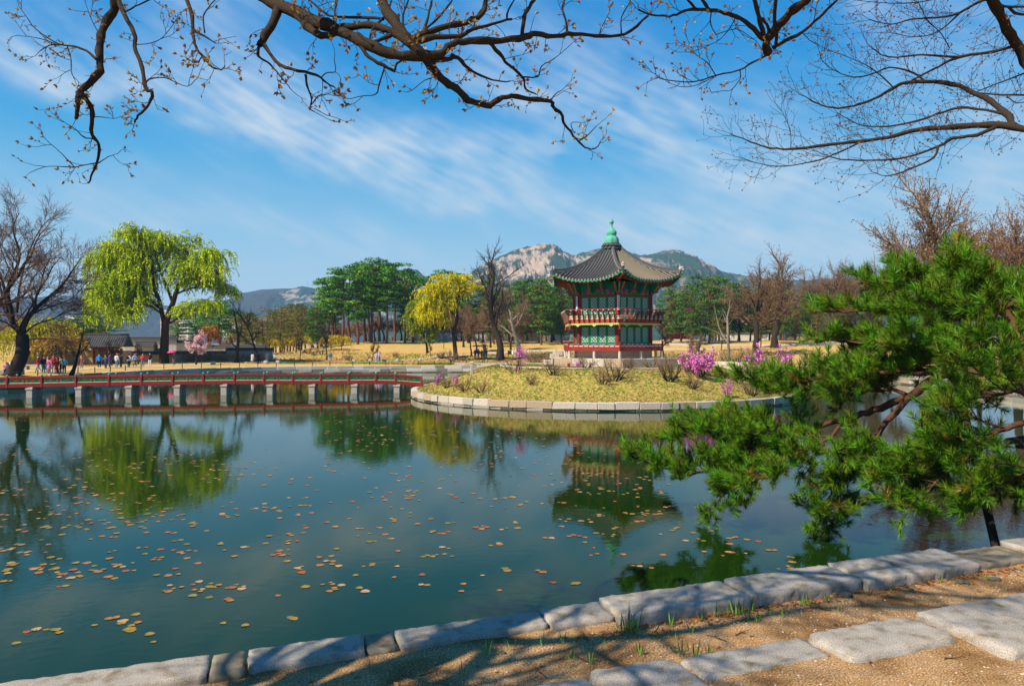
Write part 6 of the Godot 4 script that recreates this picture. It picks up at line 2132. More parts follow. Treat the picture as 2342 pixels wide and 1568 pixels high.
func shoot_out(twig: MB, spots: Array, tints: Array, p: Vector3, d: Vector3, long: float, r: RandomNumberGenerator, lev: int) -> void:
	var segs := 4
	var path := PackedVector3Array([p])
	for i in segs:
		d = (d + rdir(r) * 0.16 + Vector3.UP * 0.05).normalized()
		p += d * long / segs
		path.append(p)
	twig.tube(path, taper(5, 0.010 + 0.006 * lev, 0.006), 4)
	var n := int(long / 0.15) + 1
	for i in n:
		var t := lerpf(0.35, 1.0, (i + 1.0) / n)
		var f := t * segs
		var k := mini(int(f), segs - 1)
		var o := path[k].lerp(path[k + 1], f - k)
		var dir := (path[k + 1] - path[k]).normalized()
		if lev > 1 and i < n - 1:
			shoot_out(twig, spots, tints, o, (turned(dir, r.randf_range(0.5, 0.9), r) + Vector3.UP * 0.15).normalized(), long * 0.45, r, lev - 1)
		var up := (dir * 0.9 + Vector3.UP * r.randf_range(0.2, 0.9) + rdir(r) * 0.35).normalized()
		if i < n - 1:
			up = (turned(dir, 0.7, r) + Vector3.UP * 0.5).normalized()
		var sx := up.cross(rdir(r)).normalized()
		var s := r.randf_range(0.72, 1.12)
		spots.append(Transform3D(Basis(sx, up, sx.cross(up)).scaled(Vector3(s, s, s)), o))
		var v := r.randf_range(0.5, 1.3)
		tints.append(Color(0.075 * v + 0.07 * r.randf(), 0.255 * v, 0.010 * v) if r.randf() > 0.025 else Color(0.24, 0.17, 0.03) * v)

# ---------------------------------------------------------------- branches overhead
const OVER_A := [[[760, -120], [755, -60], [740, 60], [690, 140], [655, 230], [645, 380], [655, 460], [600, 520], [530, 580], [505, 640], 34, 20], [[505, 640], [500, 700], [490, 775], 20, 12], [[530, 610], [580, 680], [600, 770], [595, 880], [640, 940], [630, 1060], [590, 1150], [570, 1190], 18, 5],
	[[765, -10], [830, 140], [880, 230], [870, 300], [920, 430], [940, 570], [985, 600], [970, 680], [900, 750], [875, 795], 20, 6], [[940, 560], [970, 515], [1070, 505], [1150, 540], [1220, 560], [1280, 510], 6, 2], [[625, 385], [560, 330], [480, 300], [370, 290], [300, 300], [240, 350], 10, 2], [[410, 290], [350, 270], [230, 190], [170, 110], [120, 40], 6, 2], [[370, 290], [260, 250], [110, 230], 4, 2],
	[[435, 300], [460, 380], [465, 480], [500, 520], 5, 2], [[595, 900], [540, 890], [490, 840], [410, 790], 6, 2], [[630, 1060], [560, 1070], [480, 1085], [320, 1080], [240, 1100], 5, 2], [[480, 1085], [400, 1000], [320, 930], 4, 2], [[640, 1060], [700, 1020], [760, 1000], 4, 2], [[810, 80], [880, 40], [970, 0], [1100, -60], 7, 5], [[880, 290], [980, 280], [1060, 240], [1130, 150], 4, 2], [[600, 760], [660, 760], [730, 770], 4, 2],
	[[1195, -120], [1205, -30], [1245, 100], [1255, 230], [1270, 300], [1310, 360], [1370, 430], [1440, 455], [1460, 425], 17, 3], [[1260, 195], [1320, 230], [1400, 280], 12, 4], [[1310, 370], [1270, 410], [1210, 375], 5, 2], [[1330, 210], [1320, 110], [1360, 40], [1420, -20], 6, 3], [[640, 220], [590, 120], [560, 40], 4, 2]]
const OVER_B := [[[-60, -160], [60, -70], [180, 10], [300, 60], [420, 120], [540, 160], [640, 210], [740, 255], [860, 305], [960, 325], [1060, 330], 48, 24], [[215, 50], [190, 130], [140, 210], [110, 260], 30, 22], [[140, 260], [180, 320], [230, 370], [330, 405], [440, 430], [500, 480], [545, 503], 14, 4], [[110, 265], [105, 320], [160, 360], [210, 410], [250, 460], [285, 505], 9, 3],
	[[375, 425], [385, 490], [410, 570], [402, 625], [425, 640], 8, 3], [[410, 600], [450, 550], [490, 540], 4, 2], [[425, 620], [460, 640], [495, 660], 3, 2], [[470, 440], [500, 415], [548, 410], [540, 340], 5, 2], [[320, 70], [380, 150], [440, 190], [510, 205], [570, 175], 26, 20], [[560, 165], [700, 145], [800, 150], [890, 190], [950, 240], [1000, 270], 26, 20],
	[[780, -140], [800, -60], [840, 60], [900, 140], [960, 220], [1010, 280], [1060, 330], [1110, 400], [1180, 470], [1240, 500], [1290, 560], [1350, 590], [1440, 605], 36, 20], [[1430, 605], [1480, 570], [1560, 550], [1660, 570], [1780, 580], [1800, 620], [1845, 650], [1860, 700], [1900, 760], [1950, 815], [2000, 855], [2040, 850], [2070, 810], 18, 3],
	[[1000, 225], [1090, 180], [1200, 150], [1300, 125], [1390, 80], [1410, 0], [1430, -80], 22, 12], [[1010, 245], [1120, 215], [1260, 205], [1340, 165], [1460, 135], [1560, 110], 20, 7], [[1050, 315], [1150, 305], [1220, 250], [1320, 235], [1500, 230], [1640, 210], [1700, 190], [1800, 210], [1880, 195], [2000, 200], [2130, 210], [2240, 180], [2342, 90], 26, 8],
	[[1100, 345], [1190, 340], [1240, 325], [1290, 370], [1340, 410], [1420, 450], [1470, 465], [1550, 465], 16, 4], [[1430, 240], [1490, 310], [1540, 370], [1600, 420], [1630, 460], [1640, 510], [1700, 540], 13, 4], [[1620, 440], [1710, 440], [1730, 380], [1800, 340], [1860, 290], 5, 2], [[690, 260], [740, 330], [820, 370], [890, 410], 15, 9], [[830, 385], [800, 480], [780, 540], [700, 550], [640, 565], 6, 2], [[890, 400], [900, 365], [950, 335], 8, 6],
	[[1620, 205], [1630, 100], [1660, 40], [1700, -20], [1730, -80], 13, 9], [[1880, 190], [1870, 110], [1850, 40], [1880, -40], 8, 5], [[1785, 575], [1810, 540], [1850, 515], 5, 2], [[1950, 805], [1990, 780], [2055, 715], 5, 2], [[1920, 765], [1900, 710], [1930, 700], 3, 2], [[820, 110], [780, 100], [560, 95], [480, 70], [400, 0], [340, -60], 9, 6], [[1050, 190], [1080, 90], [1100, 0], [1110, -60], 9, 7], [[750, 245], [800, 230], [870, 195], [900, 180], 13, 12],
	[[940, 170], [935, 90], [960, 10], [980, -50], 8, 5], [[2060, 205], [2080, 150], [2110, 90], 5, 2], [[1060, 170], [1150, 90], [1210, 10], [1240, -50], 8, 5], [[1340, 170], [1360, 90], [1420, 10], 6, 4], [[740, 240], [760, 170], [830, 90], [870, 0], [880, -50], 8, 6], [[1530, 115], [1540, 60], [1580, -10], 7, 5], [[1130, 440], [1060, 460], [1010, 500], 4, 2], [[2190, 195], [2190, 100], [2240, 10], [2250, -40], 5, 3], [[540, 130], [545, 60], [552, -20], 7, 5], [[450, 100], [450, 50], [400, 0], 7, 4]]
const OVER_C := [[[1120, -110], [1040, -40], [960, 20], [880, 90], [820, 150], [770, 210], [735, 265], [750, 325], 28, 30], [[720, 240], [660, 180], [580, 120], [480, 80], [390, 65], [280, 55], [200, 80], [130, 100], [20, 90], [-60, 60], 18, 5], [[720, 220], [690, 90], [660, -20], [640, -80], 15, 13], [[800, -90], [800, -30], [790, 120], [800, 200], [800, 290], 11, 13], [[780, 300], [860, 250], [960, 200], [1040, 130], [1120, 60], [1180, 0], [1220, -60], 15, 5],
	[[745, 340], [650, 390], [570, 435], [420, 470], [330, 500], [230, 510], [80, 490], [50, 460], 8, 2], [[410, 480], [300, 530], [210, 540], [120, 510], 3, 1.5], [[420, 465], [370, 390], [300, 340], [270, 290], 4, 2], [[575, 440], [575, 490], [520, 560], [475, 565], 4, 2], [[395, 70], [390, 150], [425, 215], 5, 3], [[300, 55], [250, 0], [220, -60], 9, 7], [[425, 215], [550, 180], [640, 230], 3, 2], [[545, 110], [500, 190], [440, 250], [380, 280], 4, 2], [[960, 200], [1010, 250], [1040, 270], 3, 2], [[700, 110], [740, 150], [760, 200], 10, 9], [[380, 60], [350, 10], [300, -40], 12, 10]]
const OVER_D := [[[2130, -90], [2150, 0], [2200, 100], [2260, 220], [2310, 300], [2380, 420], [2460, 560], 28, 40], [[2460, 840], [2400, 810], [2280, 790], [2060, 775], [1860, 790], [1700, 805], [1500, 850], [1330, 880], [1150, 900], [900, 925], [760, 920], [640, 880], [510, 830], 26, 3], [[2290, 790], [2220, 690], [2100, 610], [1960, 540], [1850, 515], [1620, 515], [1520, 550], [1400, 620], [1280, 660], [1150, 670], [1060, 640], [950, 590], 20, 3],
	[[2300, 280], [2150, 320], [1940, 355], [1760, 440], [1620, 515], 12, 6], [[1940, 355], [1700, 340], [1500, 355], [1400, 300], 8, 3], [[2240, 710], [2100, 685], [1940, 670], [1800, 710], [1680, 750], [1500, 785], [1380, 785], [1280, 760], [1180, 700], 10, 3], [[2180, 785], [2050, 840], [1900, 860], [1810, 910], [1600, 980], [1400, 995], [1200, 990], [1050, 940], 13, 3], [[1810, 910], [1780, 980], [1640, 1050], [1500, 1095], [1400, 1070], 9, 2],
	[[1330, 880], [1200, 945], [1050, 1000], [850, 1035], [700, 1020], [580, 980], 7, 2], [[2150, 0], [2060, 10], [1940, 80], [1800, 110], [1640, 120], [1520, 150], [1380, 120], 11, 3], [[2160, 30], [2260, 40], [2400, 40], 9, 7], [[1940, 85], [1820, 190], [1680, 230], [1500, 200], 6, 2], [[2250, 40], [2290, 80], [2400, 95], 10, 8], [[2420, 590], [2200, 590], [2050, 575], 7, 4], [[2420, 430], [2150, 530], [2050, 570], 6, 3], [[1735, 515], [1650, 450], [1510, 420], [1400, 460], [1280, 480], [1170, 440], [1090, 380], [1070, 320], 7, 2], [[1530, 545], [1430, 450], [1330, 390], [1210, 340], 5, 2],
	[[890, 925], [890, 830], [860, 740], [830, 680], 3, 1.5], [[1630, 1050], [1560, 1000], [1480, 960], 3, 2], [[2240, 600], [2300, 640], [2400, 620], 5, 3], [[1880, 300], [1830, 210], [1740, 120], [1700, 40], 4, 2], [[2040, 0], [1900, -30], [1700, 10], [1500, 20], [1300, 0], 6, 2]]

func over_depth(x: float, y: float) -> float:
	return 6.9 + 0.7 * sin(x * 0.004 + 1.0) + 0.5 * cos(y * 0.011 + x * 0.002)

# draws traced branches with their twigs and buds under a tree
func overhang(root: Node3D, sets: Array, org: Vector2, k: float, sd: int, far: float, g: Dictionary, budcols: Array) -> void:
	var r := rngs(sd)
	var tw := MB.new()
	var bd := MB.new()
	bd.colored = true
	for e in sets:
		var n: int = e.size() - 2
		var p := PackedVector3Array()
		var dm := 0.0
		for i in n:
			var x: float = org.x + e[i][0] * k
			var y: float = org.y + e[i][1] * k
			var d := over_depth(x, y) + far
			dm += d / n
			p.append(at(x, y, d) - root.position)
		p = smooth_path(p, 3)
		var m := k * dm / F
		for i in range(1, p.size() - 1):
			p[i] += rdir(r) * m * minf(float(e[n]) * 0.24, 4.5)
		var rr := taper(p.size(), maxf(e[n] * m * 0.88, 0.004), maxf(e[n + 1] * m * 0.88, 0.003))
		for i in rr.size():
			rr[i] *= r.randf_range(0.86, 1.2)
		var b := MB.new()
		b.tube(p, rr, 9 if e[n] > 8 else 5)
		piece("branch", b, mats.bark_near, root)
		# twigs
		var long := 0.0
		for i in p.size() - 1:
			long += p[i].distance_to(p[i + 1])
		var cnt := int(long / g.gap)
		for i in cnt:
			var t := lerpf(0.12, 1.0, (i + r.randf()) / cnt)
			var f := t * (p.size() - 1)
			var q := mini(int(f), p.size() - 2)
			var dir := (p[q + 1] - p[q]).normalized()
			var o := turned(dir, r.randf_range(0.5, 1.2), r)
			o = (o * Vector3(1, 1, 0.8) + Vector3.UP * g.up).normalized()
			sprig(tw, bd, p[q].lerp(p[q + 1], f - q), o, r.randf_range(0.5, 1.0) * g.long, g.r, g.lev, g, budcols, r)
		sprig(tw, bd, p[p.size() - 1], (p[p.size() - 1] - p[p.size() - 2]).normalized(), g.long * 0.7, g.r, g.lev, g, budcols, r)
	var c := piece("twigs", tw, g.mat, root)
	c.set_meta("kind", "stuff")
	piece("buds", bd, mats.leaf_soft, c)

func sprig(tw: MB, bd: MB, p: Vector3, d: Vector3, long: float, rad: float, lev: int, g: Dictionary, cols: Array, r: RandomNumberGenerator) -> void:
	var path := PackedVector3Array([p])
	for i in 4:
		d = (d + rdir(r) * 0.28 + Vector3.UP * 0.06).normalized()
		p += d * long / 4.0
		path.append(p)
		if lev > 0 and r.randf() < g.fork:
			sprig(tw, bd, p, turned(d, r.randf_range(0.5, 1.0), r), long * 0.55, rad * 0.7, lev - 1, g, cols, r)
		if lev == 0 and r.randf() < g.bud * 0.6:
			bud(bd, p, turned(d, 0.8, r), g.bud_size * 0.8, cols, r)
	tw.tube(path, taper(5, rad, rad * 0.5), 3)
	if r.randf() < g.bud:
		for i in 3:
			bud(bd, p, (d + rdir(r) * 0.7).normalized(), g.bud_size * r.randf_range(0.7, 1.2), cols, r)

func bud(bd: MB, p: Vector3, d: Vector3, s: float, cols: Array, r: RandomNumberGenerator) -> void:
	bd.col = (cols[r.randi() % cols.size()] as Color) * r.randf_range(0.7, 1.2)
	var w := turned(d, 1.57, r)
	var u := w.cross(d).normalized()
	bd.leaf(p, p + d * s, w * s * 0.24, u)
	bd.leaf(p, p + d * s, u * s * 0.24, w)

func limb_to(root: Node3D, pts: Array, r0: float, r1: float, called := "limb") -> void:
	var p := PackedVector3Array()
	for q in pts:
		p.append((q as Vector3) - root.position)
	p = smooth_path(p, 5)
	var r := rngs(int(r0 * 1000) + pts.size())
	for i in range(1, p.size() - 1):
		p[i] += rdir(r) * r0 * 0.10
	var b := MB.new()
	b.tube(p, taper(p.size(), r0, r1), 10)
	piece(called, b, mats.bark_near, root)

func over_at(org: Vector2, k: float, q: Array, far: float) -> Vector3:
	var x: float = org.x + q[0] * k
	var y: float = org.y + q[1] * k
	return at(x, y, over_depth(x, y) + far)

func make_overhead() -> void:
	var oa := Vector2.ZERO
	var ka := 0.3516
	var ob := Vector2(548.9, 0)
	var kb := 0.3984
	var oc := Vector2(1482, 0)
	var kc := 0.3672
	var oak_buds := [Color(0.50, 0.26, 0.07), Color(0.58, 0.40, 0.12), Color(0.42, 0.15, 0.05), Color(0.52, 0.46, 0.12)]
	var g := {"gap": 0.20, "up": 0.12, "long": 0.25, "r": 0.0040, "lev": 1, "fork": 0.5, "bud": 0.72, "bud_size": 0.042, "mat": mats.twig_dark}
	var oak := thing("oak_tree", "old oak whose dark crooked branches hang in over the pond", "tree", Vector3(-7.4, 1.36, -0.6))
	limb_to(oak, [Vector3(-7.4, 1.1, -0.6), Vector3(-7.3, 3.0, -0.7), Vector3(-7.0, 5.0, -1.1), Vector3(-6.5, 6.6, -1.8)], 0.42, 0.32, "trunk")
	var m1 := over_at(ob, kb, OVER_B[0][0], 0.0)
	var a1 := over_at(oa, ka, OVER_A[0][0], 0.0)
	var g1 := over_at(oa, ka, OVER_A[16][0], 0.0)
	var n2 := over_at(ob, kb, OVER_B[10][0], 0.0)
	limb_to(oak, [Vector3(-6.6, 6.3, -1.7), Vector3(-5.6, 8.0, -3.0), Vector3(-4.0, 8.7, -4.8), m1 + Vector3(-0.5, 0.3, 0.5), m1], 0.24, 0.095)
	limb_to(oak, [Vector3(-6.6, 6.5, -1.8), Vector3(-6.4, 8.3, -3.4), Vector3(-5.2, 8.9, -5.2), a1 + Vector3(-0.1, 0.5, 0.2), a1], 0.18, 0.06)
	limb_to(oak, [Vector3(-5.6, 8.0, -3.0), Vector3(-4.4, 9.2, -4.8), g1 + Vector3(-0.2, 0.5, 0.3), g1], 0.13, 0.035)
	limb_to(oak, [Vector3(-4.6, 8.5, -4.1), Vector3(-3.0, 9.6, -5.0), Vector3(-1.9, 9.2, -6.0), n2], 0.14, 0.07)
	# upper crown that the picture shows only by its shadow
	var gg := {"levels": 3, "limb": 2, "kids": [5, 5, 5], "start": [0.2, 0.2, 0.2], "wander": 0.25, "up": [0.05, 0.05, 0.03], "angle": 0.8, "ratio": 0.66, "thin": 0.010}
	var r := rngs(171)
	var lb := MB.new()
	var tw := MB.new()
	for e in [[Vector3(-6.5, 6.6, -1.8), Vector3(-0.1, 1, 0.3), 3.4], [Vector3(-5.6, 8.0, -3.0), Vector3(0.5, 1, 0.5), 3.2], [Vector3(-4.0, 8.7, -4.8), Vector3(0.6, 0.9, 0.6), 2.8], [Vector3(-6.4, 8.3, -3.4), Vector3(-0.6, 1, -0.3), 2.8], [Vector3(-3.0, 9.5, -5.0), Vector3(0.8, 0.6, 0.6), 2.4], [Vector3(-6.5, 6.6, -1.8), Vector3(0.3, 0.7, 0.9), 3.6], [Vector3(-6.5, 6.6, -1.8), Vector3(-0.8, 0.8, -0.4), 3.4], [Vector3(-6.9, 5.6, -1.3), Vector3(0.9, 0.45, 0.5), 3.0], [Vector3(-5.6, 8.0, -3.0), Vector3(-0.3, 0.9, 0.6), 3.2]]:
		grow(lb, tw, e[0] - oak.position, (e[1] as Vector3).normalized(), e[2], 0.09, 0, gg, r, [])
	piece("upper_limbs", lb, mats.bark_near, oak)
	piece("upper_twigs", tw, mats.twig_dark, oak)
	overhang(oak, OVER_A, oa, ka, 141, 0.0, g, oak_buds)
	overhang(oak, OVER_B, ob, kb, 142, 0.0, g, oak_buds)
	# the second tree, over the middle
	var oak2 := thing("oak_tree", "budding tree with a stout knotted branch end above the pavilion", "tree", Vector3(6.6, 1.4, 1.2))
	var r1 := over_at(oc, kc, OVER_C[0][0], -0.6)
	limb_to(oak2, [Vector3(6.6, 1.1, 1.2), Vector3(6.5, 4.0, 0.9), Vector3(6.2, 6.6, -0.4)], 0.36, 0.26, "trunk")
	limb_to(oak2, [Vector3(6.2, 6.4, -0.3), Vector3(5.4, 8.4, -2.2), r1 + Vector3(0.8, 0.6, 1.0), r1], 0.20, 0.055)
	var g3 := g.duplicate()
	g3.merge({"gap": 0.15, "long": 0.24, "bud": 0.7, "bud_size": 0.04}, true)
	overhang(oak2, OVER_C, oc, kc, 143, -0.6, g3, oak_buds)
	# the fine twigged maple beyond the near pine's top
	var mp := thing("maple_tree", "fine twigged budding maple reaching in above the near pine", "tree", Vector3(9.2, 1.36, -7.2))
	var q0 := over_at(oc, kc, OVER_D[0][6], 1.6)
	var q1 := over_at(oc, kc, OVER_D[1][0], 1.6)
	limb_to(mp, [Vector3(9.2, 1.1, -7.2), Vector3(9.0, 3.4, -7.4), Vector3(8.2, 5.4, -7.8), q0], 0.30, 0.085, "trunk")
	limb_to(mp, [Vector3(8.5, 4.8, -7.6), q1 + Vector3(0.4, -0.1, 0.1), q1], 0.12, 0.055)
	var g4 := {"gap": 0.085, "up": 0.15, "long": 0.48, "r": 0.0036, "lev": 2, "fork": 0.42, "bud": 0.55, "bud_size": 0.028, "mat": mats.twig_dark}
	overhang(mp, OVER_D, oc, kc, 144, 1.6, g4, [Color(0.30, 0.12, 0.06), Color(0.36, 0.18, 0.08), Color(0.22, 0.09, 0.06)])

# ---------------------------------------------------------------- lily pads, sprouts and litter
func pad_mesh(sd: int, notch: float) -> ArrayMesh:
	var r := rngs(sd)
	var b := MB.new()
	b.colored = true
	var k := 18
	var c := b.vert(Vector3(0, 0.004, 0), Vector3.UP)
	for ringi in 2:
		for i in k + 1:
			var a := lerpf(notch, TAU - notch, float(i) / k)
			var rr := (0.55 if ringi == 0 else 1.0) * (1.0 + 0.09 * sin(a * 3.0 + sd) + r.randf_range(-0.05, 0.05))
			var v := r.randf_range(0.85, 1.1)
			b.col = Color(v, v, v) if ringi == 0 else Color(v * 0.95, v * 0.8, v * 0.8)
			b.vert(Vector3(cos(a) * rr * 0.095, (0.003 if ringi == 0 else 0.002 + r.randf() * 0.004), sin(a) * rr * 0.095), (Vector3.UP + Vector3(cos(a), 0, sin(a)) * -0.06).normalized())
	for i in k:
		b.face(c, 1 + i, 2 + i, Vector3.UP)
		b.face(1 + i, 2 + i, k + 2 + i, Vector3.UP); b.face(2 + i, k + 3 + i, k + 2 + i, Vector3.UP)
	return b.mesh()

func make_pads() -> void:
	var r := rngs(201)
	var kinds := [pad_mesh(1, 0.06), pad_mesh(2, 0.12), pad_mesh(3, 0.04)]
	var tones := [["orange brown lily pad floating flat on the pond", Color(0.36, 0.15, 0.03)], ["yellow green lily pad floating flat on the pond", Color(0.27, 0.19, 0.025)], ["rust red lily pad floating flat on the pond", Color(0.32, 0.09, 0.03)], ["pale tan lily pad floating flat on the pond", Color(0.42, 0.27, 0.12)], ["dull olive lily pad floating flat on the pond", Color(0.16, 0.15, 0.04)]]
	var pm := []
	for t in tones:
		var m := tinted(0.42, 0.35, 0.2)
		m.albedo_color = (t[1] as Color).linear_to_srgb()
		pm.append(m)
	# places: in picture space density rises toward the lower left, thin beyond
	var spots := []
	var clumps := [[470, 1350, 60, 16], [280, 1210, 110, 26], [120, 1180, 110, 34], [230, 1300, 90, 20], [90, 1300, 100, 26], [400, 1260, 80, 18], [300, 1430, 50, 8], [110, 1440, 70, 8], [20, 1270, 60, 16], [620, 1240, 90, 12], [700, 1290, 70, 10], [780, 1340, 40, 6], [860, 1220, 110, 16], [1010, 1270, 60, 8], [1080, 1210, 90, 12], [560, 1180, 120, 16], [740, 1160, 120, 16], [420, 1150, 120, 20], [200, 1120, 130, 30], [960, 1150, 120, 18], [1130, 1140, 80, 12], [1390, 1130, 80, 34], [1330, 1090, 80, 26], [1460, 1170, 60, 18], [1340, 1190, 60, 12], [1390, 1230, 50, 8], [1300, 1050, 90, 24], [1800, 1290, 60, 9], [1900, 1310, 40, 8], [1620, 1270, 50, 6], [1560, 1220, 60, 9], [1700, 1240, 50, 6], [2000, 1180, 60, 6], [830, 960, 80, 36], [880, 1000, 70, 30], [800, 1000, 80, 30], [960, 980, 70, 22], [350, 1010, 90, 30], [420, 1050, 90, 30], [300, 1070, 90, 30], [100, 1040, 110, 36], [60, 960, 80, 26], [520, 1080, 90, 20], [1150, 990, 110, 30], [1060, 1050, 120, 24], [700, 1090, 140, 24], [900, 1090, 120, 20], [1240, 980, 90, 22]]
	for e in clumps:
		for i in int(e[3] * 0.85):
			spots.append(Vector2(e[0] + r.randfn() * e[2] * 0.8, e[1] + r.randfn() * e[2] * 0.16))
	for i in 160:
		var y := 930.0 + 420.0 * pow(r.randf(), 1.2)
		spots.append(Vector2(r.randf_range(0, 1500), y))
	for e in [[463, 1347], [440, 1362], [500, 1338], [478, 1366], [455, 1330], [520, 1370], [280, 1420], [310, 1405], [290, 1440], [130, 1440], [60, 1445], [265, 1412], [560, 1430], [350, 1468], [963, 1337], [1055, 1352], [1142, 1350], [1230, 1305], [835, 1352], [775, 1335], [672, 1415], [510, 1425], [635, 1362], [215, 1430], [1060, 1335], [690, 1310], [850, 1293], [910, 1260]]:
		spots.append(Vector2(e[0], e[1]))
	for i in range(0, spots.size(), 3):      # drifted together in twos and threes
		var s0: Vector2 = spots[i]
		var w := clampf((s0.y - 784.0) * 0.035, 3.0, 20.0)
		spots.append(s0 + Vector2(r.randf_range(-1.0, 1.0) * w, r.randf_range(-0.25, 0.25) * w))
	var good := []
	for s in spots:
		var d: float = EYE * F / (s.y - 784.0)
		var p := Vector3((s.x - 1171.0) * d / F, 0.0, -d)
		if s.y < 905.0 or p.z > kerb_z(p.x) - 0.5 or d > 62.0:
			continue
		if Vector2(p.x, p.z).distance_to(ISLE) < 16.8 or p.z < -53.0:
			continue
		good.append(p)
	good.sort_custom(func(a: Vector3, b: Vector3) -> bool: return a.z > b.z)
	# pads pushed together overlap at their rims, as drifting pads do; keep the rest apart
	var far := []
	var fcol := []
	var n := 0
	var grid := {}
	for p: Vector3 in good:
		var s := lerpf(0.38, 0.86, r.randf())
		var key := Vector2i(int(floor(p.x / 0.115)), int(floor(p.z / 0.115)))
		if grid.has(key):
			continue
		grid[key] = true
		var k := r.randi() % 5 if r.randf() < 0.6 else r.randi() % 2
		var tf := Transform3D(Basis(Vector3.UP, r.randf() * TAU).scaled(Vector3(s, 1, s * r.randf_range(0.85, 1.0))), p + Vector3(0, 0.002 + 0.0015 * (n % 4), 0))
		if n < 300:
			var o := MeshInstance3D.new()
			o.name = numbered("lily_pad")
			o.mesh = kinds[n % 3]
			o.material_override = pm[k]
			o.transform = tf
			add_child(o)
			meta(o, tones[k][0], "lily pad", "lily pads on the pond")
		else:
			far.append(tf)
			fcol.append((tones[k][1] as Color) * r.randf_range(0.8, 1.3))
		n += 1
	var m := tinted(0.42, 0.35, 0.2)
	var o := scatter("lily_pads", kinds[0], m, far, fcol, self)
	meta(o, "many small reddish lily pads drifting farther out on the pond", "")

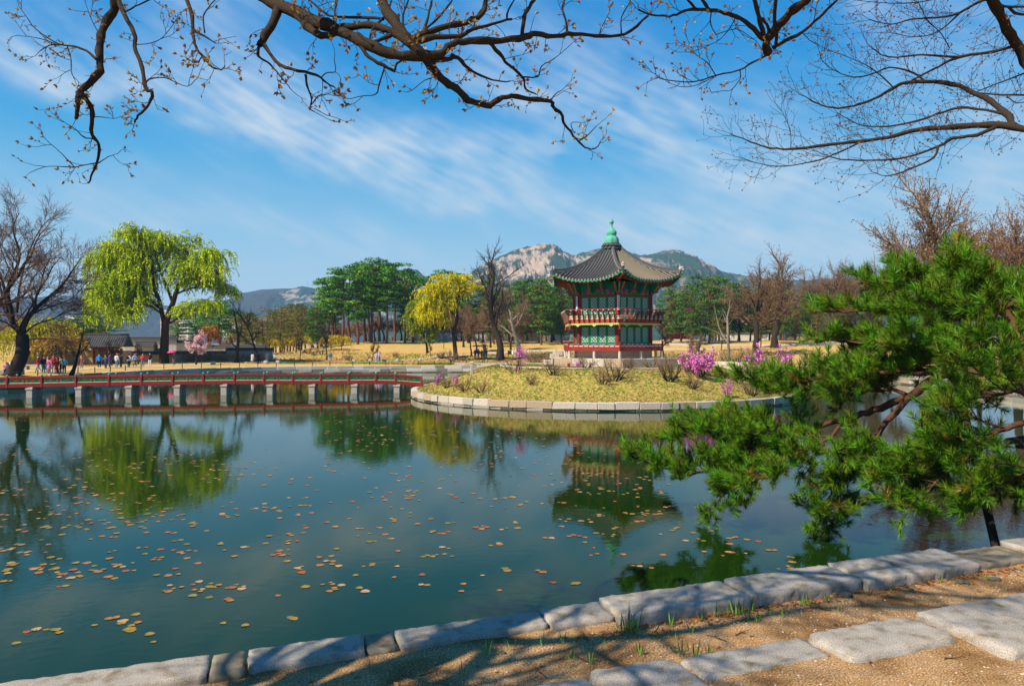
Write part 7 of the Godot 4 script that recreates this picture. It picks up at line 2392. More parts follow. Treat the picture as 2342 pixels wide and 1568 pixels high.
func make_sprouts() -> void:
	var r := rngs(211)
	var green := plain(0.10, 0.27, 0.02, 0.6, 0.3)
	green.backlight_enabled = true
	green.backlight = Color(0.4, 0.4, 0.4)
	var kinds := []
	for k in 4:
		var b := MB.new()
		for i in 3 + k * 2:
			var a := r.randf() * TAU
			var o := Vector3(cos(a), 0, sin(a))
			var h := r.randf_range(0.06, 0.15)
			var p := o * r.randf() * 0.035
			b.leaf(p - Vector3(0, 0.01, 0), p + o * h * 0.35 + Vector3(0, h, 0), o.cross(Vector3.UP) * 0.006, (o * 0.6 + Vector3.UP * 0.5).normalized())
		kinds.append(b.mesh())
	var near := [[1425, 1418, 3, 1.7], [1410, 1425, 3, 1.3], [1440, 1422, 2, 1.5], [1525, 1420, 2, 1.2], [1605, 1425, 1, 0.9], [1662, 1385, 3, 1.3], [1680, 1392, 2, 1.2], [1650, 1398, 1, 1.0], [1625, 1402, 2, 1.0], [1580, 1455, 1, 1.0], [1560, 1505, 2, 1.1], [1590, 1512, 3, 1.2], [1620, 1508, 1, 1.0], [1112, 1490, 2, 1.3], [1168, 1470, 1, 1.0], [1240, 1462, 1, 0.9], [1285, 1480, 2, 0.9], [1310, 1520, 1, 1.0], [1350, 1528, 2, 1.1], [1465, 1508, 2, 0.9], [1470, 1548, 1, 0.9], [1710, 1425, 2, 1.0], [1735, 1430, 1, 0.9], [1760, 1415, 1, 0.9], [1795, 1420, 1, 0.9], [1830, 1385, 1, 1.0], [1850, 1390, 2, 1.0], [1870, 1395, 1, 0.9], [1890, 1385, 2, 0.9], [1920, 1405, 0, 0.9], [1700, 1385, 1, 1.0], [1960, 1345, 1, 0.8], [2145, 1335, 1, 0.8], [2040, 1360, 0, 0.8], [855, 1525, 0, 0.9], [960, 1535, 0, 0.9], [1060, 1555, 1, 0.9], [2255, 1335, 2, 0.7], [1880, 1480, 0, 0.9], [1545, 1470, 0, 0.9], [1380, 1480, 0, 0.8], [1440, 1560, 1, 0.9]]
	for e in near:
		var d: float = 2.92 * F / (e[1] - 784.0)
		var x: float = (e[0] - 1171.0) * d / F
		var o := MeshInstance3D.new()
		o.name = numbered("grass_sprout")
		o.mesh = kinds[e[2]]
		o.material_override = green
		var z := maxf(-d, kerb_z(x) + 0.70)
		o.position = Vector3(x, land_at(x, z), z)
		o.rotation.y = r.randf() * TAU
		o.scale = Vector3.ONE * e[3] * 1.1
		add_child(o)
		meta(o, "dense tall clump of fresh green grass at the kerb" if e[3] > 1.25 else "small fresh green grass sprout in the sand by the kerb", "grass", "green sprouts in the sand")
	# grit on the sand
	var pb := MB.new()
	pb.blob(Vector3.ZERO, Vector3(1, 0.6, 0.85), 3, 5)
	var pl := []
	var pc := []
	for i in 15000:
		var x := r.randf_range(-4.0, 8.6)
		var z := kerb_z(x) + 0.4 + r.randf() * 4.2
		if -z < 4.3 or absf(x) > -z * 0.80:
			continue
		var s := 0.0035 + 0.011 * pow(r.randf(), 5.0)
		pl.append(Transform3D(Basis(Vector3.UP, r.randf() * TAU).scaled(Vector3(s, s, s)), Vector3(x, land_at_near(x, z) + s * 0.2, z)))
		var v := r.randf_range(0.16, 0.62)
		pc.append(Color(v, v * 0.86, v * 0.68))
	var gr := scatter("gravel", pb.mesh(), tinted(0.9), pl, pc, self)
	meta(gr, "loose grit and small pebbles on the sand", "")
	# fallen leaves, mostly caught along the kerb
	var lf := MB.new()
	lf.quad(Vector3(-0.5, 0.05, 0), Vector3(-0.1, 0, 0.28), Vector3(0.0, 0.10, 0.0), Vector3(-0.1, 0.02, -0.26), Vector3.UP)
	lf.quad(Vector3(0.0, 0.10, 0.0), Vector3(-0.1, 0, 0.28), Vector3(0.5, 0.16, 0.02), Vector3(-0.1, 0.02, -0.26), Vector3.UP)
	pl = []
	pc = []
	for i in 900:
		var x := r.randf_range(0.6, 7.0)
		var off := 0.58 + absf(r.randfn()) * 0.09
		if i > 560:
			x = r.randf_range(-2.0, 7.5)
			off = r.randf_range(0.6, 3.4)
		var z := kerb_z(x) + off * 1.06
		var s := r.randf_range(0.03, 0.075)
		pl.append(Transform3D(Basis.from_euler(Vector3(r.randf_range(-0.5, 0.5), r.randf() * TAU, r.randf_range(-0.4, 0.4))).scaled(Vector3(s, s, s)), Vector3(x, land_at_near(x, z) + 0.008, z)))
		pc.append([Color(0.34, 0.10, 0.03), Color(0.28, 0.13, 0.05), Color(0.42, 0.16, 0.04), Color(0.20, 0.10, 0.05)][r.randi() % 4])
	var lo := scatter("fallen_leaves", lf.mesh(), tinted(0.85, 0.2, 0.2), pl, pc, self)
	meta(lo, "dry rust brown leaves caught along the inner side of the kerb", "")
	for i in 12:
		var e: Array = [[1700, 1452, 0.5], [1880, 1398, 2.6], [2240, 1320, 0.2], [1500, 1440, 1.2], [2050, 1330, 0.1], [1330, 1510, 2.2], [980, 1540, 0.8], [1780, 1520, 0.4], [2180, 1540, 0.3], [2080, 1330, 2.9], [1240, 1545, 1.9], [1640, 1465, 2.4]][i]
		var d: float = 2.90 * F / (e[1] - 784.0)
		var x: float = (e[0] - 1171.0) * d / F
		var z := maxf(-d, kerb_z(x) + 0.66)
		var b := MB.new()
		var q := PackedVector3Array([Vector3(-0.10, 0.006, 0)])
		for k in 3:
			q.append(q[k] + Vector3(0.07, r.randf_range(-0.004, 0.010), r.randf_range(-0.02, 0.02)))
		b.tube(q, taper(4, 0.005, 0.0025), 5)
		b.stick(q[1], q[1] + Vector3(0.06, 0.012, 0.045 if i % 2 else -0.04), 0.0032, 0.0015, 4)
		var o := MeshInstance3D.new()
		o.name = numbered("fallen_twig")
		o.mesh = b.mesh()
		o.material_override = mats.twig_dark
		o.position = Vector3(x, land_at_near(x, z) + 0.004, z)
		o.rotation.y = e[2]
		add_child(o)
		meta(o, "thin forked dry twig lying on the sand", "twig", "fallen twigs on the sand")
	var stones := [[1930, 1372, 0.075, "flat dark stone lying in the sand near the kerb"], [2275, 1334, 0.06, "long flat dark stone lying by the sprouts"], [1150, 1502, 0.028, "small round dark pebble on the sand"], [2205, 1342, 0.05, "splinter of dark wood on the sand"]]
	for e in stones:
		var d: float = 2.92 * F / (e[1] - 784.0)
		var x: float = (e[0] - 1171.0) * d / F
		var o := MeshInstance3D.new()
		o.name = numbered("loose_stone")
		o.mesh = rough_block(Vector3(e[2] * 2.4, e[2] * 0.9, e[2] * 1.3), int(e[0]), Vector3i(8, 5, 6), e[2] * 0.4, e[2] * 0.25, 20.0)
		o.material_override = mats.wet_stone
		o.position = Vector3(x, land_at_near(x, -d) + e[2] * 0.25, -d)
		o.rotation.y = r.randf_range(-0.6, 0.3)
		add_child(o)
		meta(o, e[3], "stone", "", "")

func land_at_near(x: float, z: float) -> float:
	return land(x, z, 5.0)

# ---------------------------------------------------------------- walls, gatehouse and buildings beyond the bank
func brick_texture() -> ImageTexture:      # small brick courses, far too fine to tell apart from here
	var im := Image.create_empty(256, 256, false, Image.FORMAT_RGB8)
	var r := rngs(7)
	im.fill(lin(0.62, 0.60, 0.57))
	var rows := 16
	for j in rows:
		for i in 8:
			var v := r.randf_range(0.26, 0.44)
			im.fill_rect(Rect2i(i * 32 + (16 if j % 2 else 0) + 2, j * 16 + 3, 28, 11), lin(v, v * 0.97, v * 0.92))
			if j % 2 and i == 7:
				im.fill_rect(Rect2i(0, j * 16 + 3, 14, 11), lin(v, v * 0.97, v * 0.92))
	return ImageTexture.create_from_image(im)

func town_materials() -> void:
	var bt := brick_texture()
	mats.brick = surfaced(bt, 0.42, null, 1.0, null, 0.0, 0.9, 0.2)
	mats.brick_warm = surfaced(bt, 0.42, noise_tex(93, 0.03, [[0.0, Color(0.86, 0.74, 0.58)], [1.0, Color(1.0, 0.93, 0.82)]], 3, 128), 0.2, null, 0.0, 0.9, 0.2)
	mats.wall_white = worn(0.62, 0.62, 0.62, 94)
	mats.wall_pink = worn(0.60, 0.42, 0.38, 95)
	mats.glass_far = plain(0.05, 0.08, 0.11, 0.2, 0.5)
	mats.jar = worn(0.20, 0.09, 0.055, 97)

func coping_mesh(long: float, wide: float, high: float, rows: int) -> ArrayMesh:      # a small tiled ridge roof along x
	var b := MB.new()
	var l := long * 0.5
	for s in [-1.0, 1.0]:
		b.quad(Vector3(-l, 0, s * wide), Vector3(l, 0, s * wide), Vector3(l, high, 0), Vector3(-l, high, 0), Vector3(0, 1, s))
		for i in rows:
			var x := -l + (i + 0.5) * long / rows
			b.tube(PackedVector3Array([Vector3(x, -0.02, s * (wide + 0.04)), Vector3(x, high, 0)]), PackedFloat32Array([0.075, 0.075]), 5, true)
		b.tri(Vector3(s * l, 0, -wide), Vector3(s * l, 0, wide), Vector3(s * l, high, 0), Vector3(s, 0, 0))
	b.quad(Vector3(-l, 0, -wide), Vector3(l, 0, -wide), Vector3(l, 0, wide), Vector3(-l, 0, wide), Vector3.DOWN)
	b.tube(PackedVector3Array([Vector3(-l - 0.05, high + 0.06, 0), Vector3(l + 0.05, high + 0.06, 0)]), PackedFloat32Array([0.13, 0.13]), 6, true)
	return b.mesh()

func tiled_wall(label: String, a: Vector3, b: Vector3, top: float, m: Material, foot := 0.0) -> void:
	var mid := (a + b) * 0.5
	var dir := Vector3(b.x - a.x, 0, b.z - a.z)
	var long := dir.length()
	var low := minf(a.y, b.y) - 0.4 if foot == 0.0 else foot
	var t := thing("tiled_wall", label, "wall", Vector3(mid.x, low, mid.z), atan2(-dir.z, dir.x))
	var h := top - low - 0.45
	var n := maxi(1, int(long / 5.0))
	for i in n:
		var bb := MB.new()
		bb.cbox(Transform3D(Basis(), Vector3((i + 0.5) * long / n - long * 0.5, h * 0.5, 0)), Vector3(long / n - 0.006, h, 0.5), 0.01)
		piece("wall_section", bb, m, t)
	var c := part("tile_coping", coping_mesh(long + 0.3, 0.52, 0.34, int(long / 0.32)), mats.tile, t, Transform3D(Basis(), Vector3(0, h + 0.02, 0)))
	var lime := MB.new()
	lime.box(Transform3D(Basis(), Vector3(0, h + 0.49, 0)), Vector3(long + 0.2, 0.05, 0.16))
	part("ridge_line", lime.mesh(), mats.lime, c, Transform3D(Basis(), Vector3(0, -h - 0.02, 0)))

func far_block(label: String, px0: float, px1: float, ytop: float, d: float, deep: float, m: Material, nx: int, ny: int) -> void:
	var a := at(px0, ytop, d)
	var b := at(px1, ytop, d)
	var low := 1.0
	var w := b.x - a.x
	var h := a.y - low
	var t := thing("apartment_building", label, "building", Vector3((a.x + b.x) * 0.5, low, -d - deep * 0.5))
	var bb := MB.new()
	bb.cbox(Transform3D(Basis(), Vector3(0, h * 0.5, 0)), Vector3(w, h, deep), 0.05)
	piece("wall", bb, m, t)
	bb = MB.new()
	bb.cbox(Transform3D(Basis(), Vector3(0, h + 0.4, 0)), Vector3(w * 1.03, 0.8, deep * 1.03), 0.05)
	piece("roof", bb, mats.wall_white, t)
	var win := simple(Vector3(w / nx * 0.62, 1.5, 0.16), 0.03)
	var pane := simple(Vector3(w / nx * 0.52, 1.2, 0.05), 0.01)
	for i in nx:
		for j in ny:
			var f := part("window", win, m, t, Transform3D(Basis(), Vector3((i + 0.5 - nx * 0.5) * w / nx, h - 2.2 - j * 3.0, deep * 0.5)))
			part("pane", pane, mats.glass_far, f, Transform3D(Basis(), Vector3(0, 0, 0.08)))

func make_town() -> void:
	tiled_wall("low warm brick wall with tiled coping running behind the strolling people", spot(50, 96), spot(228, 104), 3.15, mats.brick_warm)
	tiled_wall("low brick wall with tiled coping behind the willow's trunk", spot(296, 106), spot(519, 111), 2.95, mats.brick_warm)
	tiled_wall("taller brick wall end with tiled coping beside the two women", spot(519, 110), spot(623, 110.5), 3.45, mats.brick)
	tiled_wall("grey brick inner wall stepping up behind the pink cherry", spot(460, 124), spot(606, 123), 3.9, mats.brick)
	tiled_wall("high step of the grey inner wall with tiled coping", spot(404, 122), spot(442, 124), 4.7, mats.brick)
	tiled_wall("tall pale grey brick wall behind the jars and willow", spot(286, 120), spot(404, 122), 5.3, mats.brick)
	tiled_wall("grey tiled wall farther back behind the yellow willow", spot(60, 118), spot(210, 116), 4.3, mats.brick)
	tiled_wall("long grey brick palace wall behind the pine woods", spot(928, 170), spot(1140, 171), 7.5, mats.brick)
	tiled_wall("second stretch of grey palace wall beside the pavilion", spot(1142, 171), spot(1300, 170), 7.3, mats.brick)
	tiled_wall("grey wall behind the forecourt and bare trees", spot(1640, 172), spot(1780, 168), 7.1, mats.brick)
	tiled_wall("pale wall far beyond the near pine's tip", spot(1800, 166), spot(2020, 160), 6.6, mats.brick_warm)
	# gatehouse
	var c := spot(246, 99)
	var t := thing("gatehouse", "small gatehouse with dark tiled gable roof before the wall", "gatehouse", c, 0.18)
	for s in [-1.0, 1.0]:
		for z in [-0.9, 0.9]:
			part("post", simple(Vector3(0.24, 2.3, 0.24)), mats.red, t, Transform3D(Basis(), Vector3(s * 1.5, 1.1, z)))
		part("wall_section", simple(Vector3(1.5, 2.0, 0.3)), mats.brick_warm, t, Transform3D(Basis(), Vector3(s * 2.3, 0.95, 0)))
	part("lintel", simple(Vector3(3.8, 0.3, 0.3)), mats.red, t, Transform3D(Basis(), Vector3(0, 2.35, 0.9)))
	part("door", simple(Vector3(1.35, 2.1, 0.1)), mats.old_wood, t, Transform3D(Basis(), Vector3(-0.7, 1.05, -0.2)))
	part("door", simple(Vector3(1.35, 2.1, 0.1)), mats.old_wood, t, Transform3D(Basis(), Vector3(0.7, 1.05, -0.2)))
	part("tiled_roof", coping_mesh(5.6, 2.1, 1.75, 18), mats.tile, t, Transform3D(Basis(), Vector3(0, 2.5, 0)))
	part("tiled_roof", coping_mesh(4.4, 1.0, 0.8, 14), mats.tile, t, Transform3D(Basis(), Vector3(-6.0, 2.1, 0)))
	# storage jars and a little roof behind the wall
	var jar := MB.new()
	jar.lathe(PackedVector2Array([Vector2(0.3, 0), Vector2(0.55, 0.3), Vector2(0.66, 0.7), Vector2(0.6, 1.05), Vector2(0.42, 1.25), Vector2(0.46, 1.32), Vector2(0.001, 1.42)]), 12)
	var jm := jar.mesh()
	for e in [[316, "large brown earthen jar on the terrace behind the wall"], [351, "second large brown jar beside the small tiled roof"], [364, "smaller brown jar next to the willow trunk"]]:
		var jt := thing("storage_jar", e[1], "jar", spot(e[0], 115) + Vector3(0, 1.25, 0))
		jt.scale = Vector3.ONE * (0.65 if e[0] == 364 else 1.0)
		part("body", jm, mats.jar, jt)
		part("plinth", simple(Vector3(1.4, 1.3, 1.4)), mats.block1, jt, Transform3D(Basis(), Vector3(0, -0.65, 0)))
	var gt := thing("small_gate", "little tiled gate roof between two brown jars", "gate", spot(334, 114))
	part("wall_section", simple(Vector3(2.4, 2.4, 0.5)), mats.brick, gt, Transform3D(Basis(), Vector3(0, 1.2, 0)))
	part("tiled_roof", coping_mesh(3.2, 0.9, 0.8, 10), mats.tile, gt, Transform3D(Basis(), Vector3(0, 2.4, 0)))
	# red pavilion building behind the forecourt
	var hall := thing("palace_hall", "dark red wooden hall half hidden behind the pine trunks", "building", spot(1556, 168))
	for i in 5:
		part("pillar", simple(Vector3(0.35, 3.2, 0.35)), mats.red_bright, hall, Transform3D(Basis(), Vector3((i - 2) * 1.9, 1.5, 1.2)))
	part("wall", simple(Vector3(7.6, 3.0, 2.2)), mats.red, hall, Transform3D(Basis(), Vector3(0, 1.5, 0)))
	part("stone_base", simple(Vector3(9.0, 0.5, 4.2)), mats.block2, hall, Transform3D(Basis(), Vector3(0, 0.1, 0.4)))
	part("tiled_roof", coping_mesh(10.5, 3.2, 2.2, 32), mats.tile, hall, Transform3D(Basis(), Vector3(0, 3.2, 0)))
	# city
	far_block("pinkish city building seen between the willow stems", 366, 383, 712, 430, 12, mats.wall_pink, 3, 4)
	far_block("white city building with glass front beyond the willow", 392, 430, 714, 460, 14, mats.wall_white, 6, 5)
	far_block("tall white city building behind the dark pines", 503, 523, 719, 480, 16, mats.wall_white, 3, 6)
	far_block("lower white city building beside the tall one", 520, 541, 733, 450, 14, mats.wall_white, 4, 4)
	far_block("small white building far behind the gatehouse pines", 205, 222, 738, 420, 12, mats.wall_white, 3, 3)
	far_block("white building glimpsed through the leaning tree", 148, 172, 724, 470, 14, mats.wall_white, 4, 4)
	far_block("pink roofed building beyond the leaning stems", 576, 596, 731, 440, 12, mats.wall_pink, 3, 3)
	# mast on the ridge
	var mt := thing("radio_mast", "thin radio mast on the hazy ridge's top", "mast", at(703, 661, 2450))
	var mb := MB.new()
	for s in [-1.0, 1.0]:
		mb.stick(Vector3(s * 2.0, -4, 0), Vector3(0, 34, 0), 0.7, 0.3, 4)
	for i in 6:
		mb.stick(Vector3(-1.6 + i * 0.25, i * 5.0, 0), Vector3(1.6 - i * 0.25, i * 5.0 + 2.0, 0), 0.35, 0.35, 3)
	piece("lattice_tower", mb, mats.wall_white, mt)

# ---------------------------------------------------------------- small things along the banks
func stand(px: float, feet: float) -> Vector3:     # where on the ground beyond the pond a picture point stands
	var d := 58.0
	while d < 220.0:
		var x := (px - 1171.0) * d / F
		var v := Vector2(x, -d) - CENTRE
		var e := v.length() - edge_radius(atan2(v.y, v.x))
		if e > 0.4 and 784.0 + (EYE - land(x, -d, e)) * F / d <= feet:
			return Vector3(x, land(x, -d, e), -d)
		d += 0.4
	return spot(px, 110.0)

func make_furniture() -> void:
	# rope fences: low stakes with a rope
	var fences := [[bank_line(angle_of(-52, -62), angle_of(-45, -86), 0.9), "low rope fence of dark stakes beside the leaning tree"], [bank_line(angle_of(-45, -87), angle_of(-24, -99), 0.9), "low rope fence of dark stakes before the willow"], [bank_line(angle_of(-23, -99), angle_of(-2, -101), 1.6), "low rope fence of dark stakes along the far lawn"]]
	for e in fences:
		var line: PackedVector2Array = e[0]
		var total := 0.0
		for i in line.size() - 1:
			total += line[i].distance_to(line[i + 1])
		var t := thing("rope_fence", e[1], "fence")
		var n := int(total / 2.3)
		var prev := Vector3.ZERO
		for i in n:
			var p := along(line, total * i / n)
			var q := Vector3(p.x, land_at(p.x, p.y), p.y)
			var b := MB.new()
			b.tube(PackedVector3Array([q - Vector3(0, 0.1, 0), q + Vector3(0, 0.62, 0), q + Vector3(0, 0.66, 0)]), PackedFloat32Array([0.05, 0.05, 0.03]), 6, true)
			piece("stake", b, mats.bark, t)
			if i > 0:
				b = MB.new()
				b.tube(PackedVector3Array([prev + Vector3(0, 0.5, 0), (prev + q) * 0.5 + Vector3(0, 0.40, 0), q + Vector3(0, 0.5, 0)]), PackedFloat32Array([0.014, 0.014, 0.014]), 4)
				piece("rope", b, mats.twig_straw, t)
			prev = q
	for e in [[810, 829], [847, 828], [879, 828], [909, 828], [960, 827], [608, 832], [636, 832], [487, 834], [1002, 826], [1032, 825]]:
		var s := thing("stone_stool", "squat grey stone block stool along the far footpath", "stool", stand(e[0], e[1]), 0.0, "stone stools by the far path")
		part("block", rough_block(Vector3(0.56, 0.52, 0.5), int(e[0]), Vector3i(3, 3, 3), 0.05, 0.03), mats.block1, s, Transform3D(Basis(), Vector3(0, 0.24, 0)))
	var sl := thing("stone_slab", "upright grey stone slab beside the wall's end", "slab", stand(610, 830))
	part("block", rough_block(Vector3(0.5, 1.5, 0.2), 3, Vector3i(3, 6, 2), 0.04, 0.02), mats.block4, sl, Transform3D(Basis(), Vector3(0, 0.7, 0)))
	# granite post and red marker on the island
	var gp := thing("granite_post", "pale square granite post with a cap on the island path", "post", isle_spot(1079, 54.2))
	part("shaft", simple(Vector3(0.20, 0.9, 0.20), 0.02), mats.block2, gp, Transform3D(Basis(), Vector3(0, 0.42, 0)))
	part("cap", simple(Vector3(0.28, 0.16, 0.28), 0.03), mats.block2, gp, Transform3D(Basis(), Vector3(0, 0.94, 0)))
	part("niche", simple(Vector3(0.09, 0.62, 0.02), 0.004), mats.block4, gp, Transform3D(Basis(), Vector3(0, 0.42, 0.098)))
	var rm := thing("marker_post", "short dark red marker post at the island's kerb", "post", isle_spot(1301, 51.4))
	part("board", simple(Vector3(0.22, 0.42, 0.06), 0.01), mats.red, rm, Transform3D(Basis(), Vector3(0, 0.24, 0)))
	part("foot", simple(Vector3(0.06, 0.2, 0.05), 0.01), mats.dark, rm, Transform3D(Basis(), Vector3(0, 0.0, -0.01)))
	var ib := thing("information_board", "low dark information board with a white sheet near the bare tree", "sign", stand(1168, 817))
	part("panel", simple(Vector3(1.1, 0.75, 0.1), 0.02), mats.dark, ib, Transform3D(Basis(Vector3(1, 0, 0), -0.5), Vector3(0, 0.85, 0)))
	part("sheet", simple(Vector3(0.3, 0.7, 0.02), 0.004), mats.white_paint, ib, Transform3D(Basis(Vector3(1, 0, 0), -0.5), Vector3(0.34, 0.87, 0.07)))
	for s in [-0.4, 0.4]:
		part("leg", simple(Vector3(0.08, 0.9, 0.08), 0.01), mats.dark, ib, Transform3D(Basis(), Vector3(s, 0.4, 0)))
	var lp := thing("lamp_post", "small dark garden lamp post beside the golden willow", "lamp", spot(1015, 138))
	var b := MB.new()
	b.tube(PackedVector3Array([Vector3(0, -0.1, 0), Vector3(0, 0.3, 0), Vector3(0, 3.0, 0)]), PackedFloat32Array([0.10, 0.06, 0.05]), 8)
	piece("pole", b, mats.dark, lp)
	b = MB.new()
	b.lathe(PackedVector2Array([Vector2(0.10, 3.0), Vector2(0.2, 3.1), Vector2(0.24, 3.4), Vector2(0.3, 3.45), Vector2(0.05, 3.7), Vector2(0.001, 3.72)]), 8, false)
	piece("lantern", b, mats.dark, lp)
	var bench := thing("stone_bench", "long low stone bench under the leaning tree's path", "bench", spot(80, 80))
	part("seat", simple(Vector3(7.0, 0.16, 0.6), 0.03), mats.block1, bench, Transform3D(Basis(), Vector3(0, 0.5, 0)))
	for i in 4:
		part("leg", simple(Vector3(0.35, 0.5, 0.5), 0.03), mats.block4, bench, Transform3D(Basis(), Vector3(-3.0 + i * 2.0, 0.2, 0)))

# ---------------------------------------------------------------- people: bodies meshed from tapered bones joined smoothly
func bone_d(p: Vector3, b: Array) -> float:
	var a: Vector3 = b[0]
	var ab: Vector3 = b[1] - a
	var t := clampf((p - a).dot(ab) / maxf(ab.length_squared(), 1e-6), 0.0, 1.0)
	return (p - a - ab * t).length() - lerpf(b[2], b[3], t)

func skin_mesh(bones: Array, cell: float, k: float, swell := 0.0, cut_low := -9.0, cut_high := 9.0) -> ArrayMesh:
	var lo := Vector3.ONE * 99.0
	var hi := -lo
	for b in bones:
		for e in 2:
			var q: float = maxf(b[2], b[3]) + swell + cell * 2.0
			lo = lo.min((b[e] as Vector3) - Vector3.ONE * q)
			hi = hi.max((b[e] as Vector3) + Vector3.ONE * q)
	var n := Vector3i(((hi - lo) / cell).ceil()) + Vector3i.ONE
	var f := PackedFloat32Array()
	f.resize(n.x * n.y * n.z)
	f.fill(1.0)
	for b in bones:
		var q: float = maxf(b[2], b[3]) + swell + cell * 2.0 + k
		var l := Vector3i((((b[0] as Vector3).min(b[1]) - Vector3.ONE * q - lo) / cell).floor()).max(Vector3i.ZERO)
		var h := Vector3i((((b[0] as Vector3).max(b[1]) + Vector3.ONE * q - lo) / cell).ceil()).min(n - Vector3i.ONE)
		for z in range(l.z, h.z + 1):
			for y in range(l.y, h.y + 1):
				for x in range(l.x, h.x + 1):
					var i := (z * n.y + y) * n.x + x
					var d := bone_d(lo + Vector3(x, y, z) * cell, b) - swell
					var o := f[i]
					var m := clampf(0.5 + 0.5 * (o - d) / k, 0.0, 1.0)
					f[i] = lerpf(o, d, m) - k * m * (1.0 - m)
	if cut_low > -5.0 or cut_high < 5.0:
		for z in n.z:
			for y in n.y:
				var yy := lo.y + y * cell
				var c := maxf(cut_low - yy, yy - cut_high)
				for x in n.x:
					var i := (z * n.y + y) * n.x + x
					f[i] = maxf(f[i], c)
	var st := MB.new()
	var where := {}
	var step := [0, 1, n.x, n.x + 1, n.x * n.y, n.x * n.y + 1, n.x * n.y + n.x, n.x * n.y + n.x + 1]
	var offs := [Vector3(0, 0, 0), Vector3(1, 0, 0), Vector3(0, 1, 0), Vector3(1, 1, 0), Vector3(0, 0, 1), Vector3(1, 0, 1), Vector3(0, 1, 1), Vector3(1, 1, 1)]
	var edges := [[0, 1], [2, 3], [4, 5], [6, 7], [0, 2], [1, 3], [4, 6], [5, 7], [0, 4], [1, 5], [2, 6], [3, 7]]
	for z in n.z - 1:
		for y in n.y - 1:
			for x in n.x - 1:
				var i := (z * n.y + y) * n.x + x
				var ins := 0
				for s in 8:
					if f[i + step[s]] < 0.0:
						ins += 1
				if ins == 0 or ins == 8:
					continue
				var sum := Vector3.ZERO
				var cnt := 0
				for e in edges:
					var a := f[i + step[e[0]]]
					var b := f[i + step[e[1]]]
					if (a < 0.0) != (b < 0.0):
						sum += (offs[e[0]] as Vector3).lerp(offs[e[1]], a / (a - b))
						cnt += 1
				var gr := Vector3(f[i + 1] - f[i] + f[i + step[3]] - f[i + step[2]], f[i + step[2]] - f[i] + f[i + step[3]] - f[i + 1], f[i + step[4]] - f[i] + f[i + step[5]] - f[i + 1])
				where[i] = st.vert(lo + (Vector3(x, y, z) + sum / cnt) * cell, gr.normalized())
	for i in where:
		var x: int = i % n.x
		var y: int = (i / n.x) % n.y
		var z: int = i / (n.x * n.y)
		for ax in 3:
			if [x, y, z][(ax + 1) % 3] == 0 or [x, y, z][(ax + 2) % 3] == 0:
				continue
			var du: int = [1, n.x, n.x * n.y][(ax + 1) % 3]
			var dv: int = [1, n.x, n.x * n.y][(ax + 2) % 3]
			var d1: int = [1, n.x, n.x * n.y][ax]
			if (f[i] < 0.0) == (f[i + d1] < 0.0):
				continue
			if where.has(i - du) and where.has(i - dv) and where.has(i - du - dv):
				var a: int = where[i]
				var b: int = where[i - du]
				var c: int = where[i - du - dv]
				var d: int = where[i - dv]
				var hint := st.n[a] + st.n[b] + st.n[c] + st.n[d]
				st.face(a, b, c, hint); st.face(a, c, d, hint)
	return st.mesh()

var poses := {}

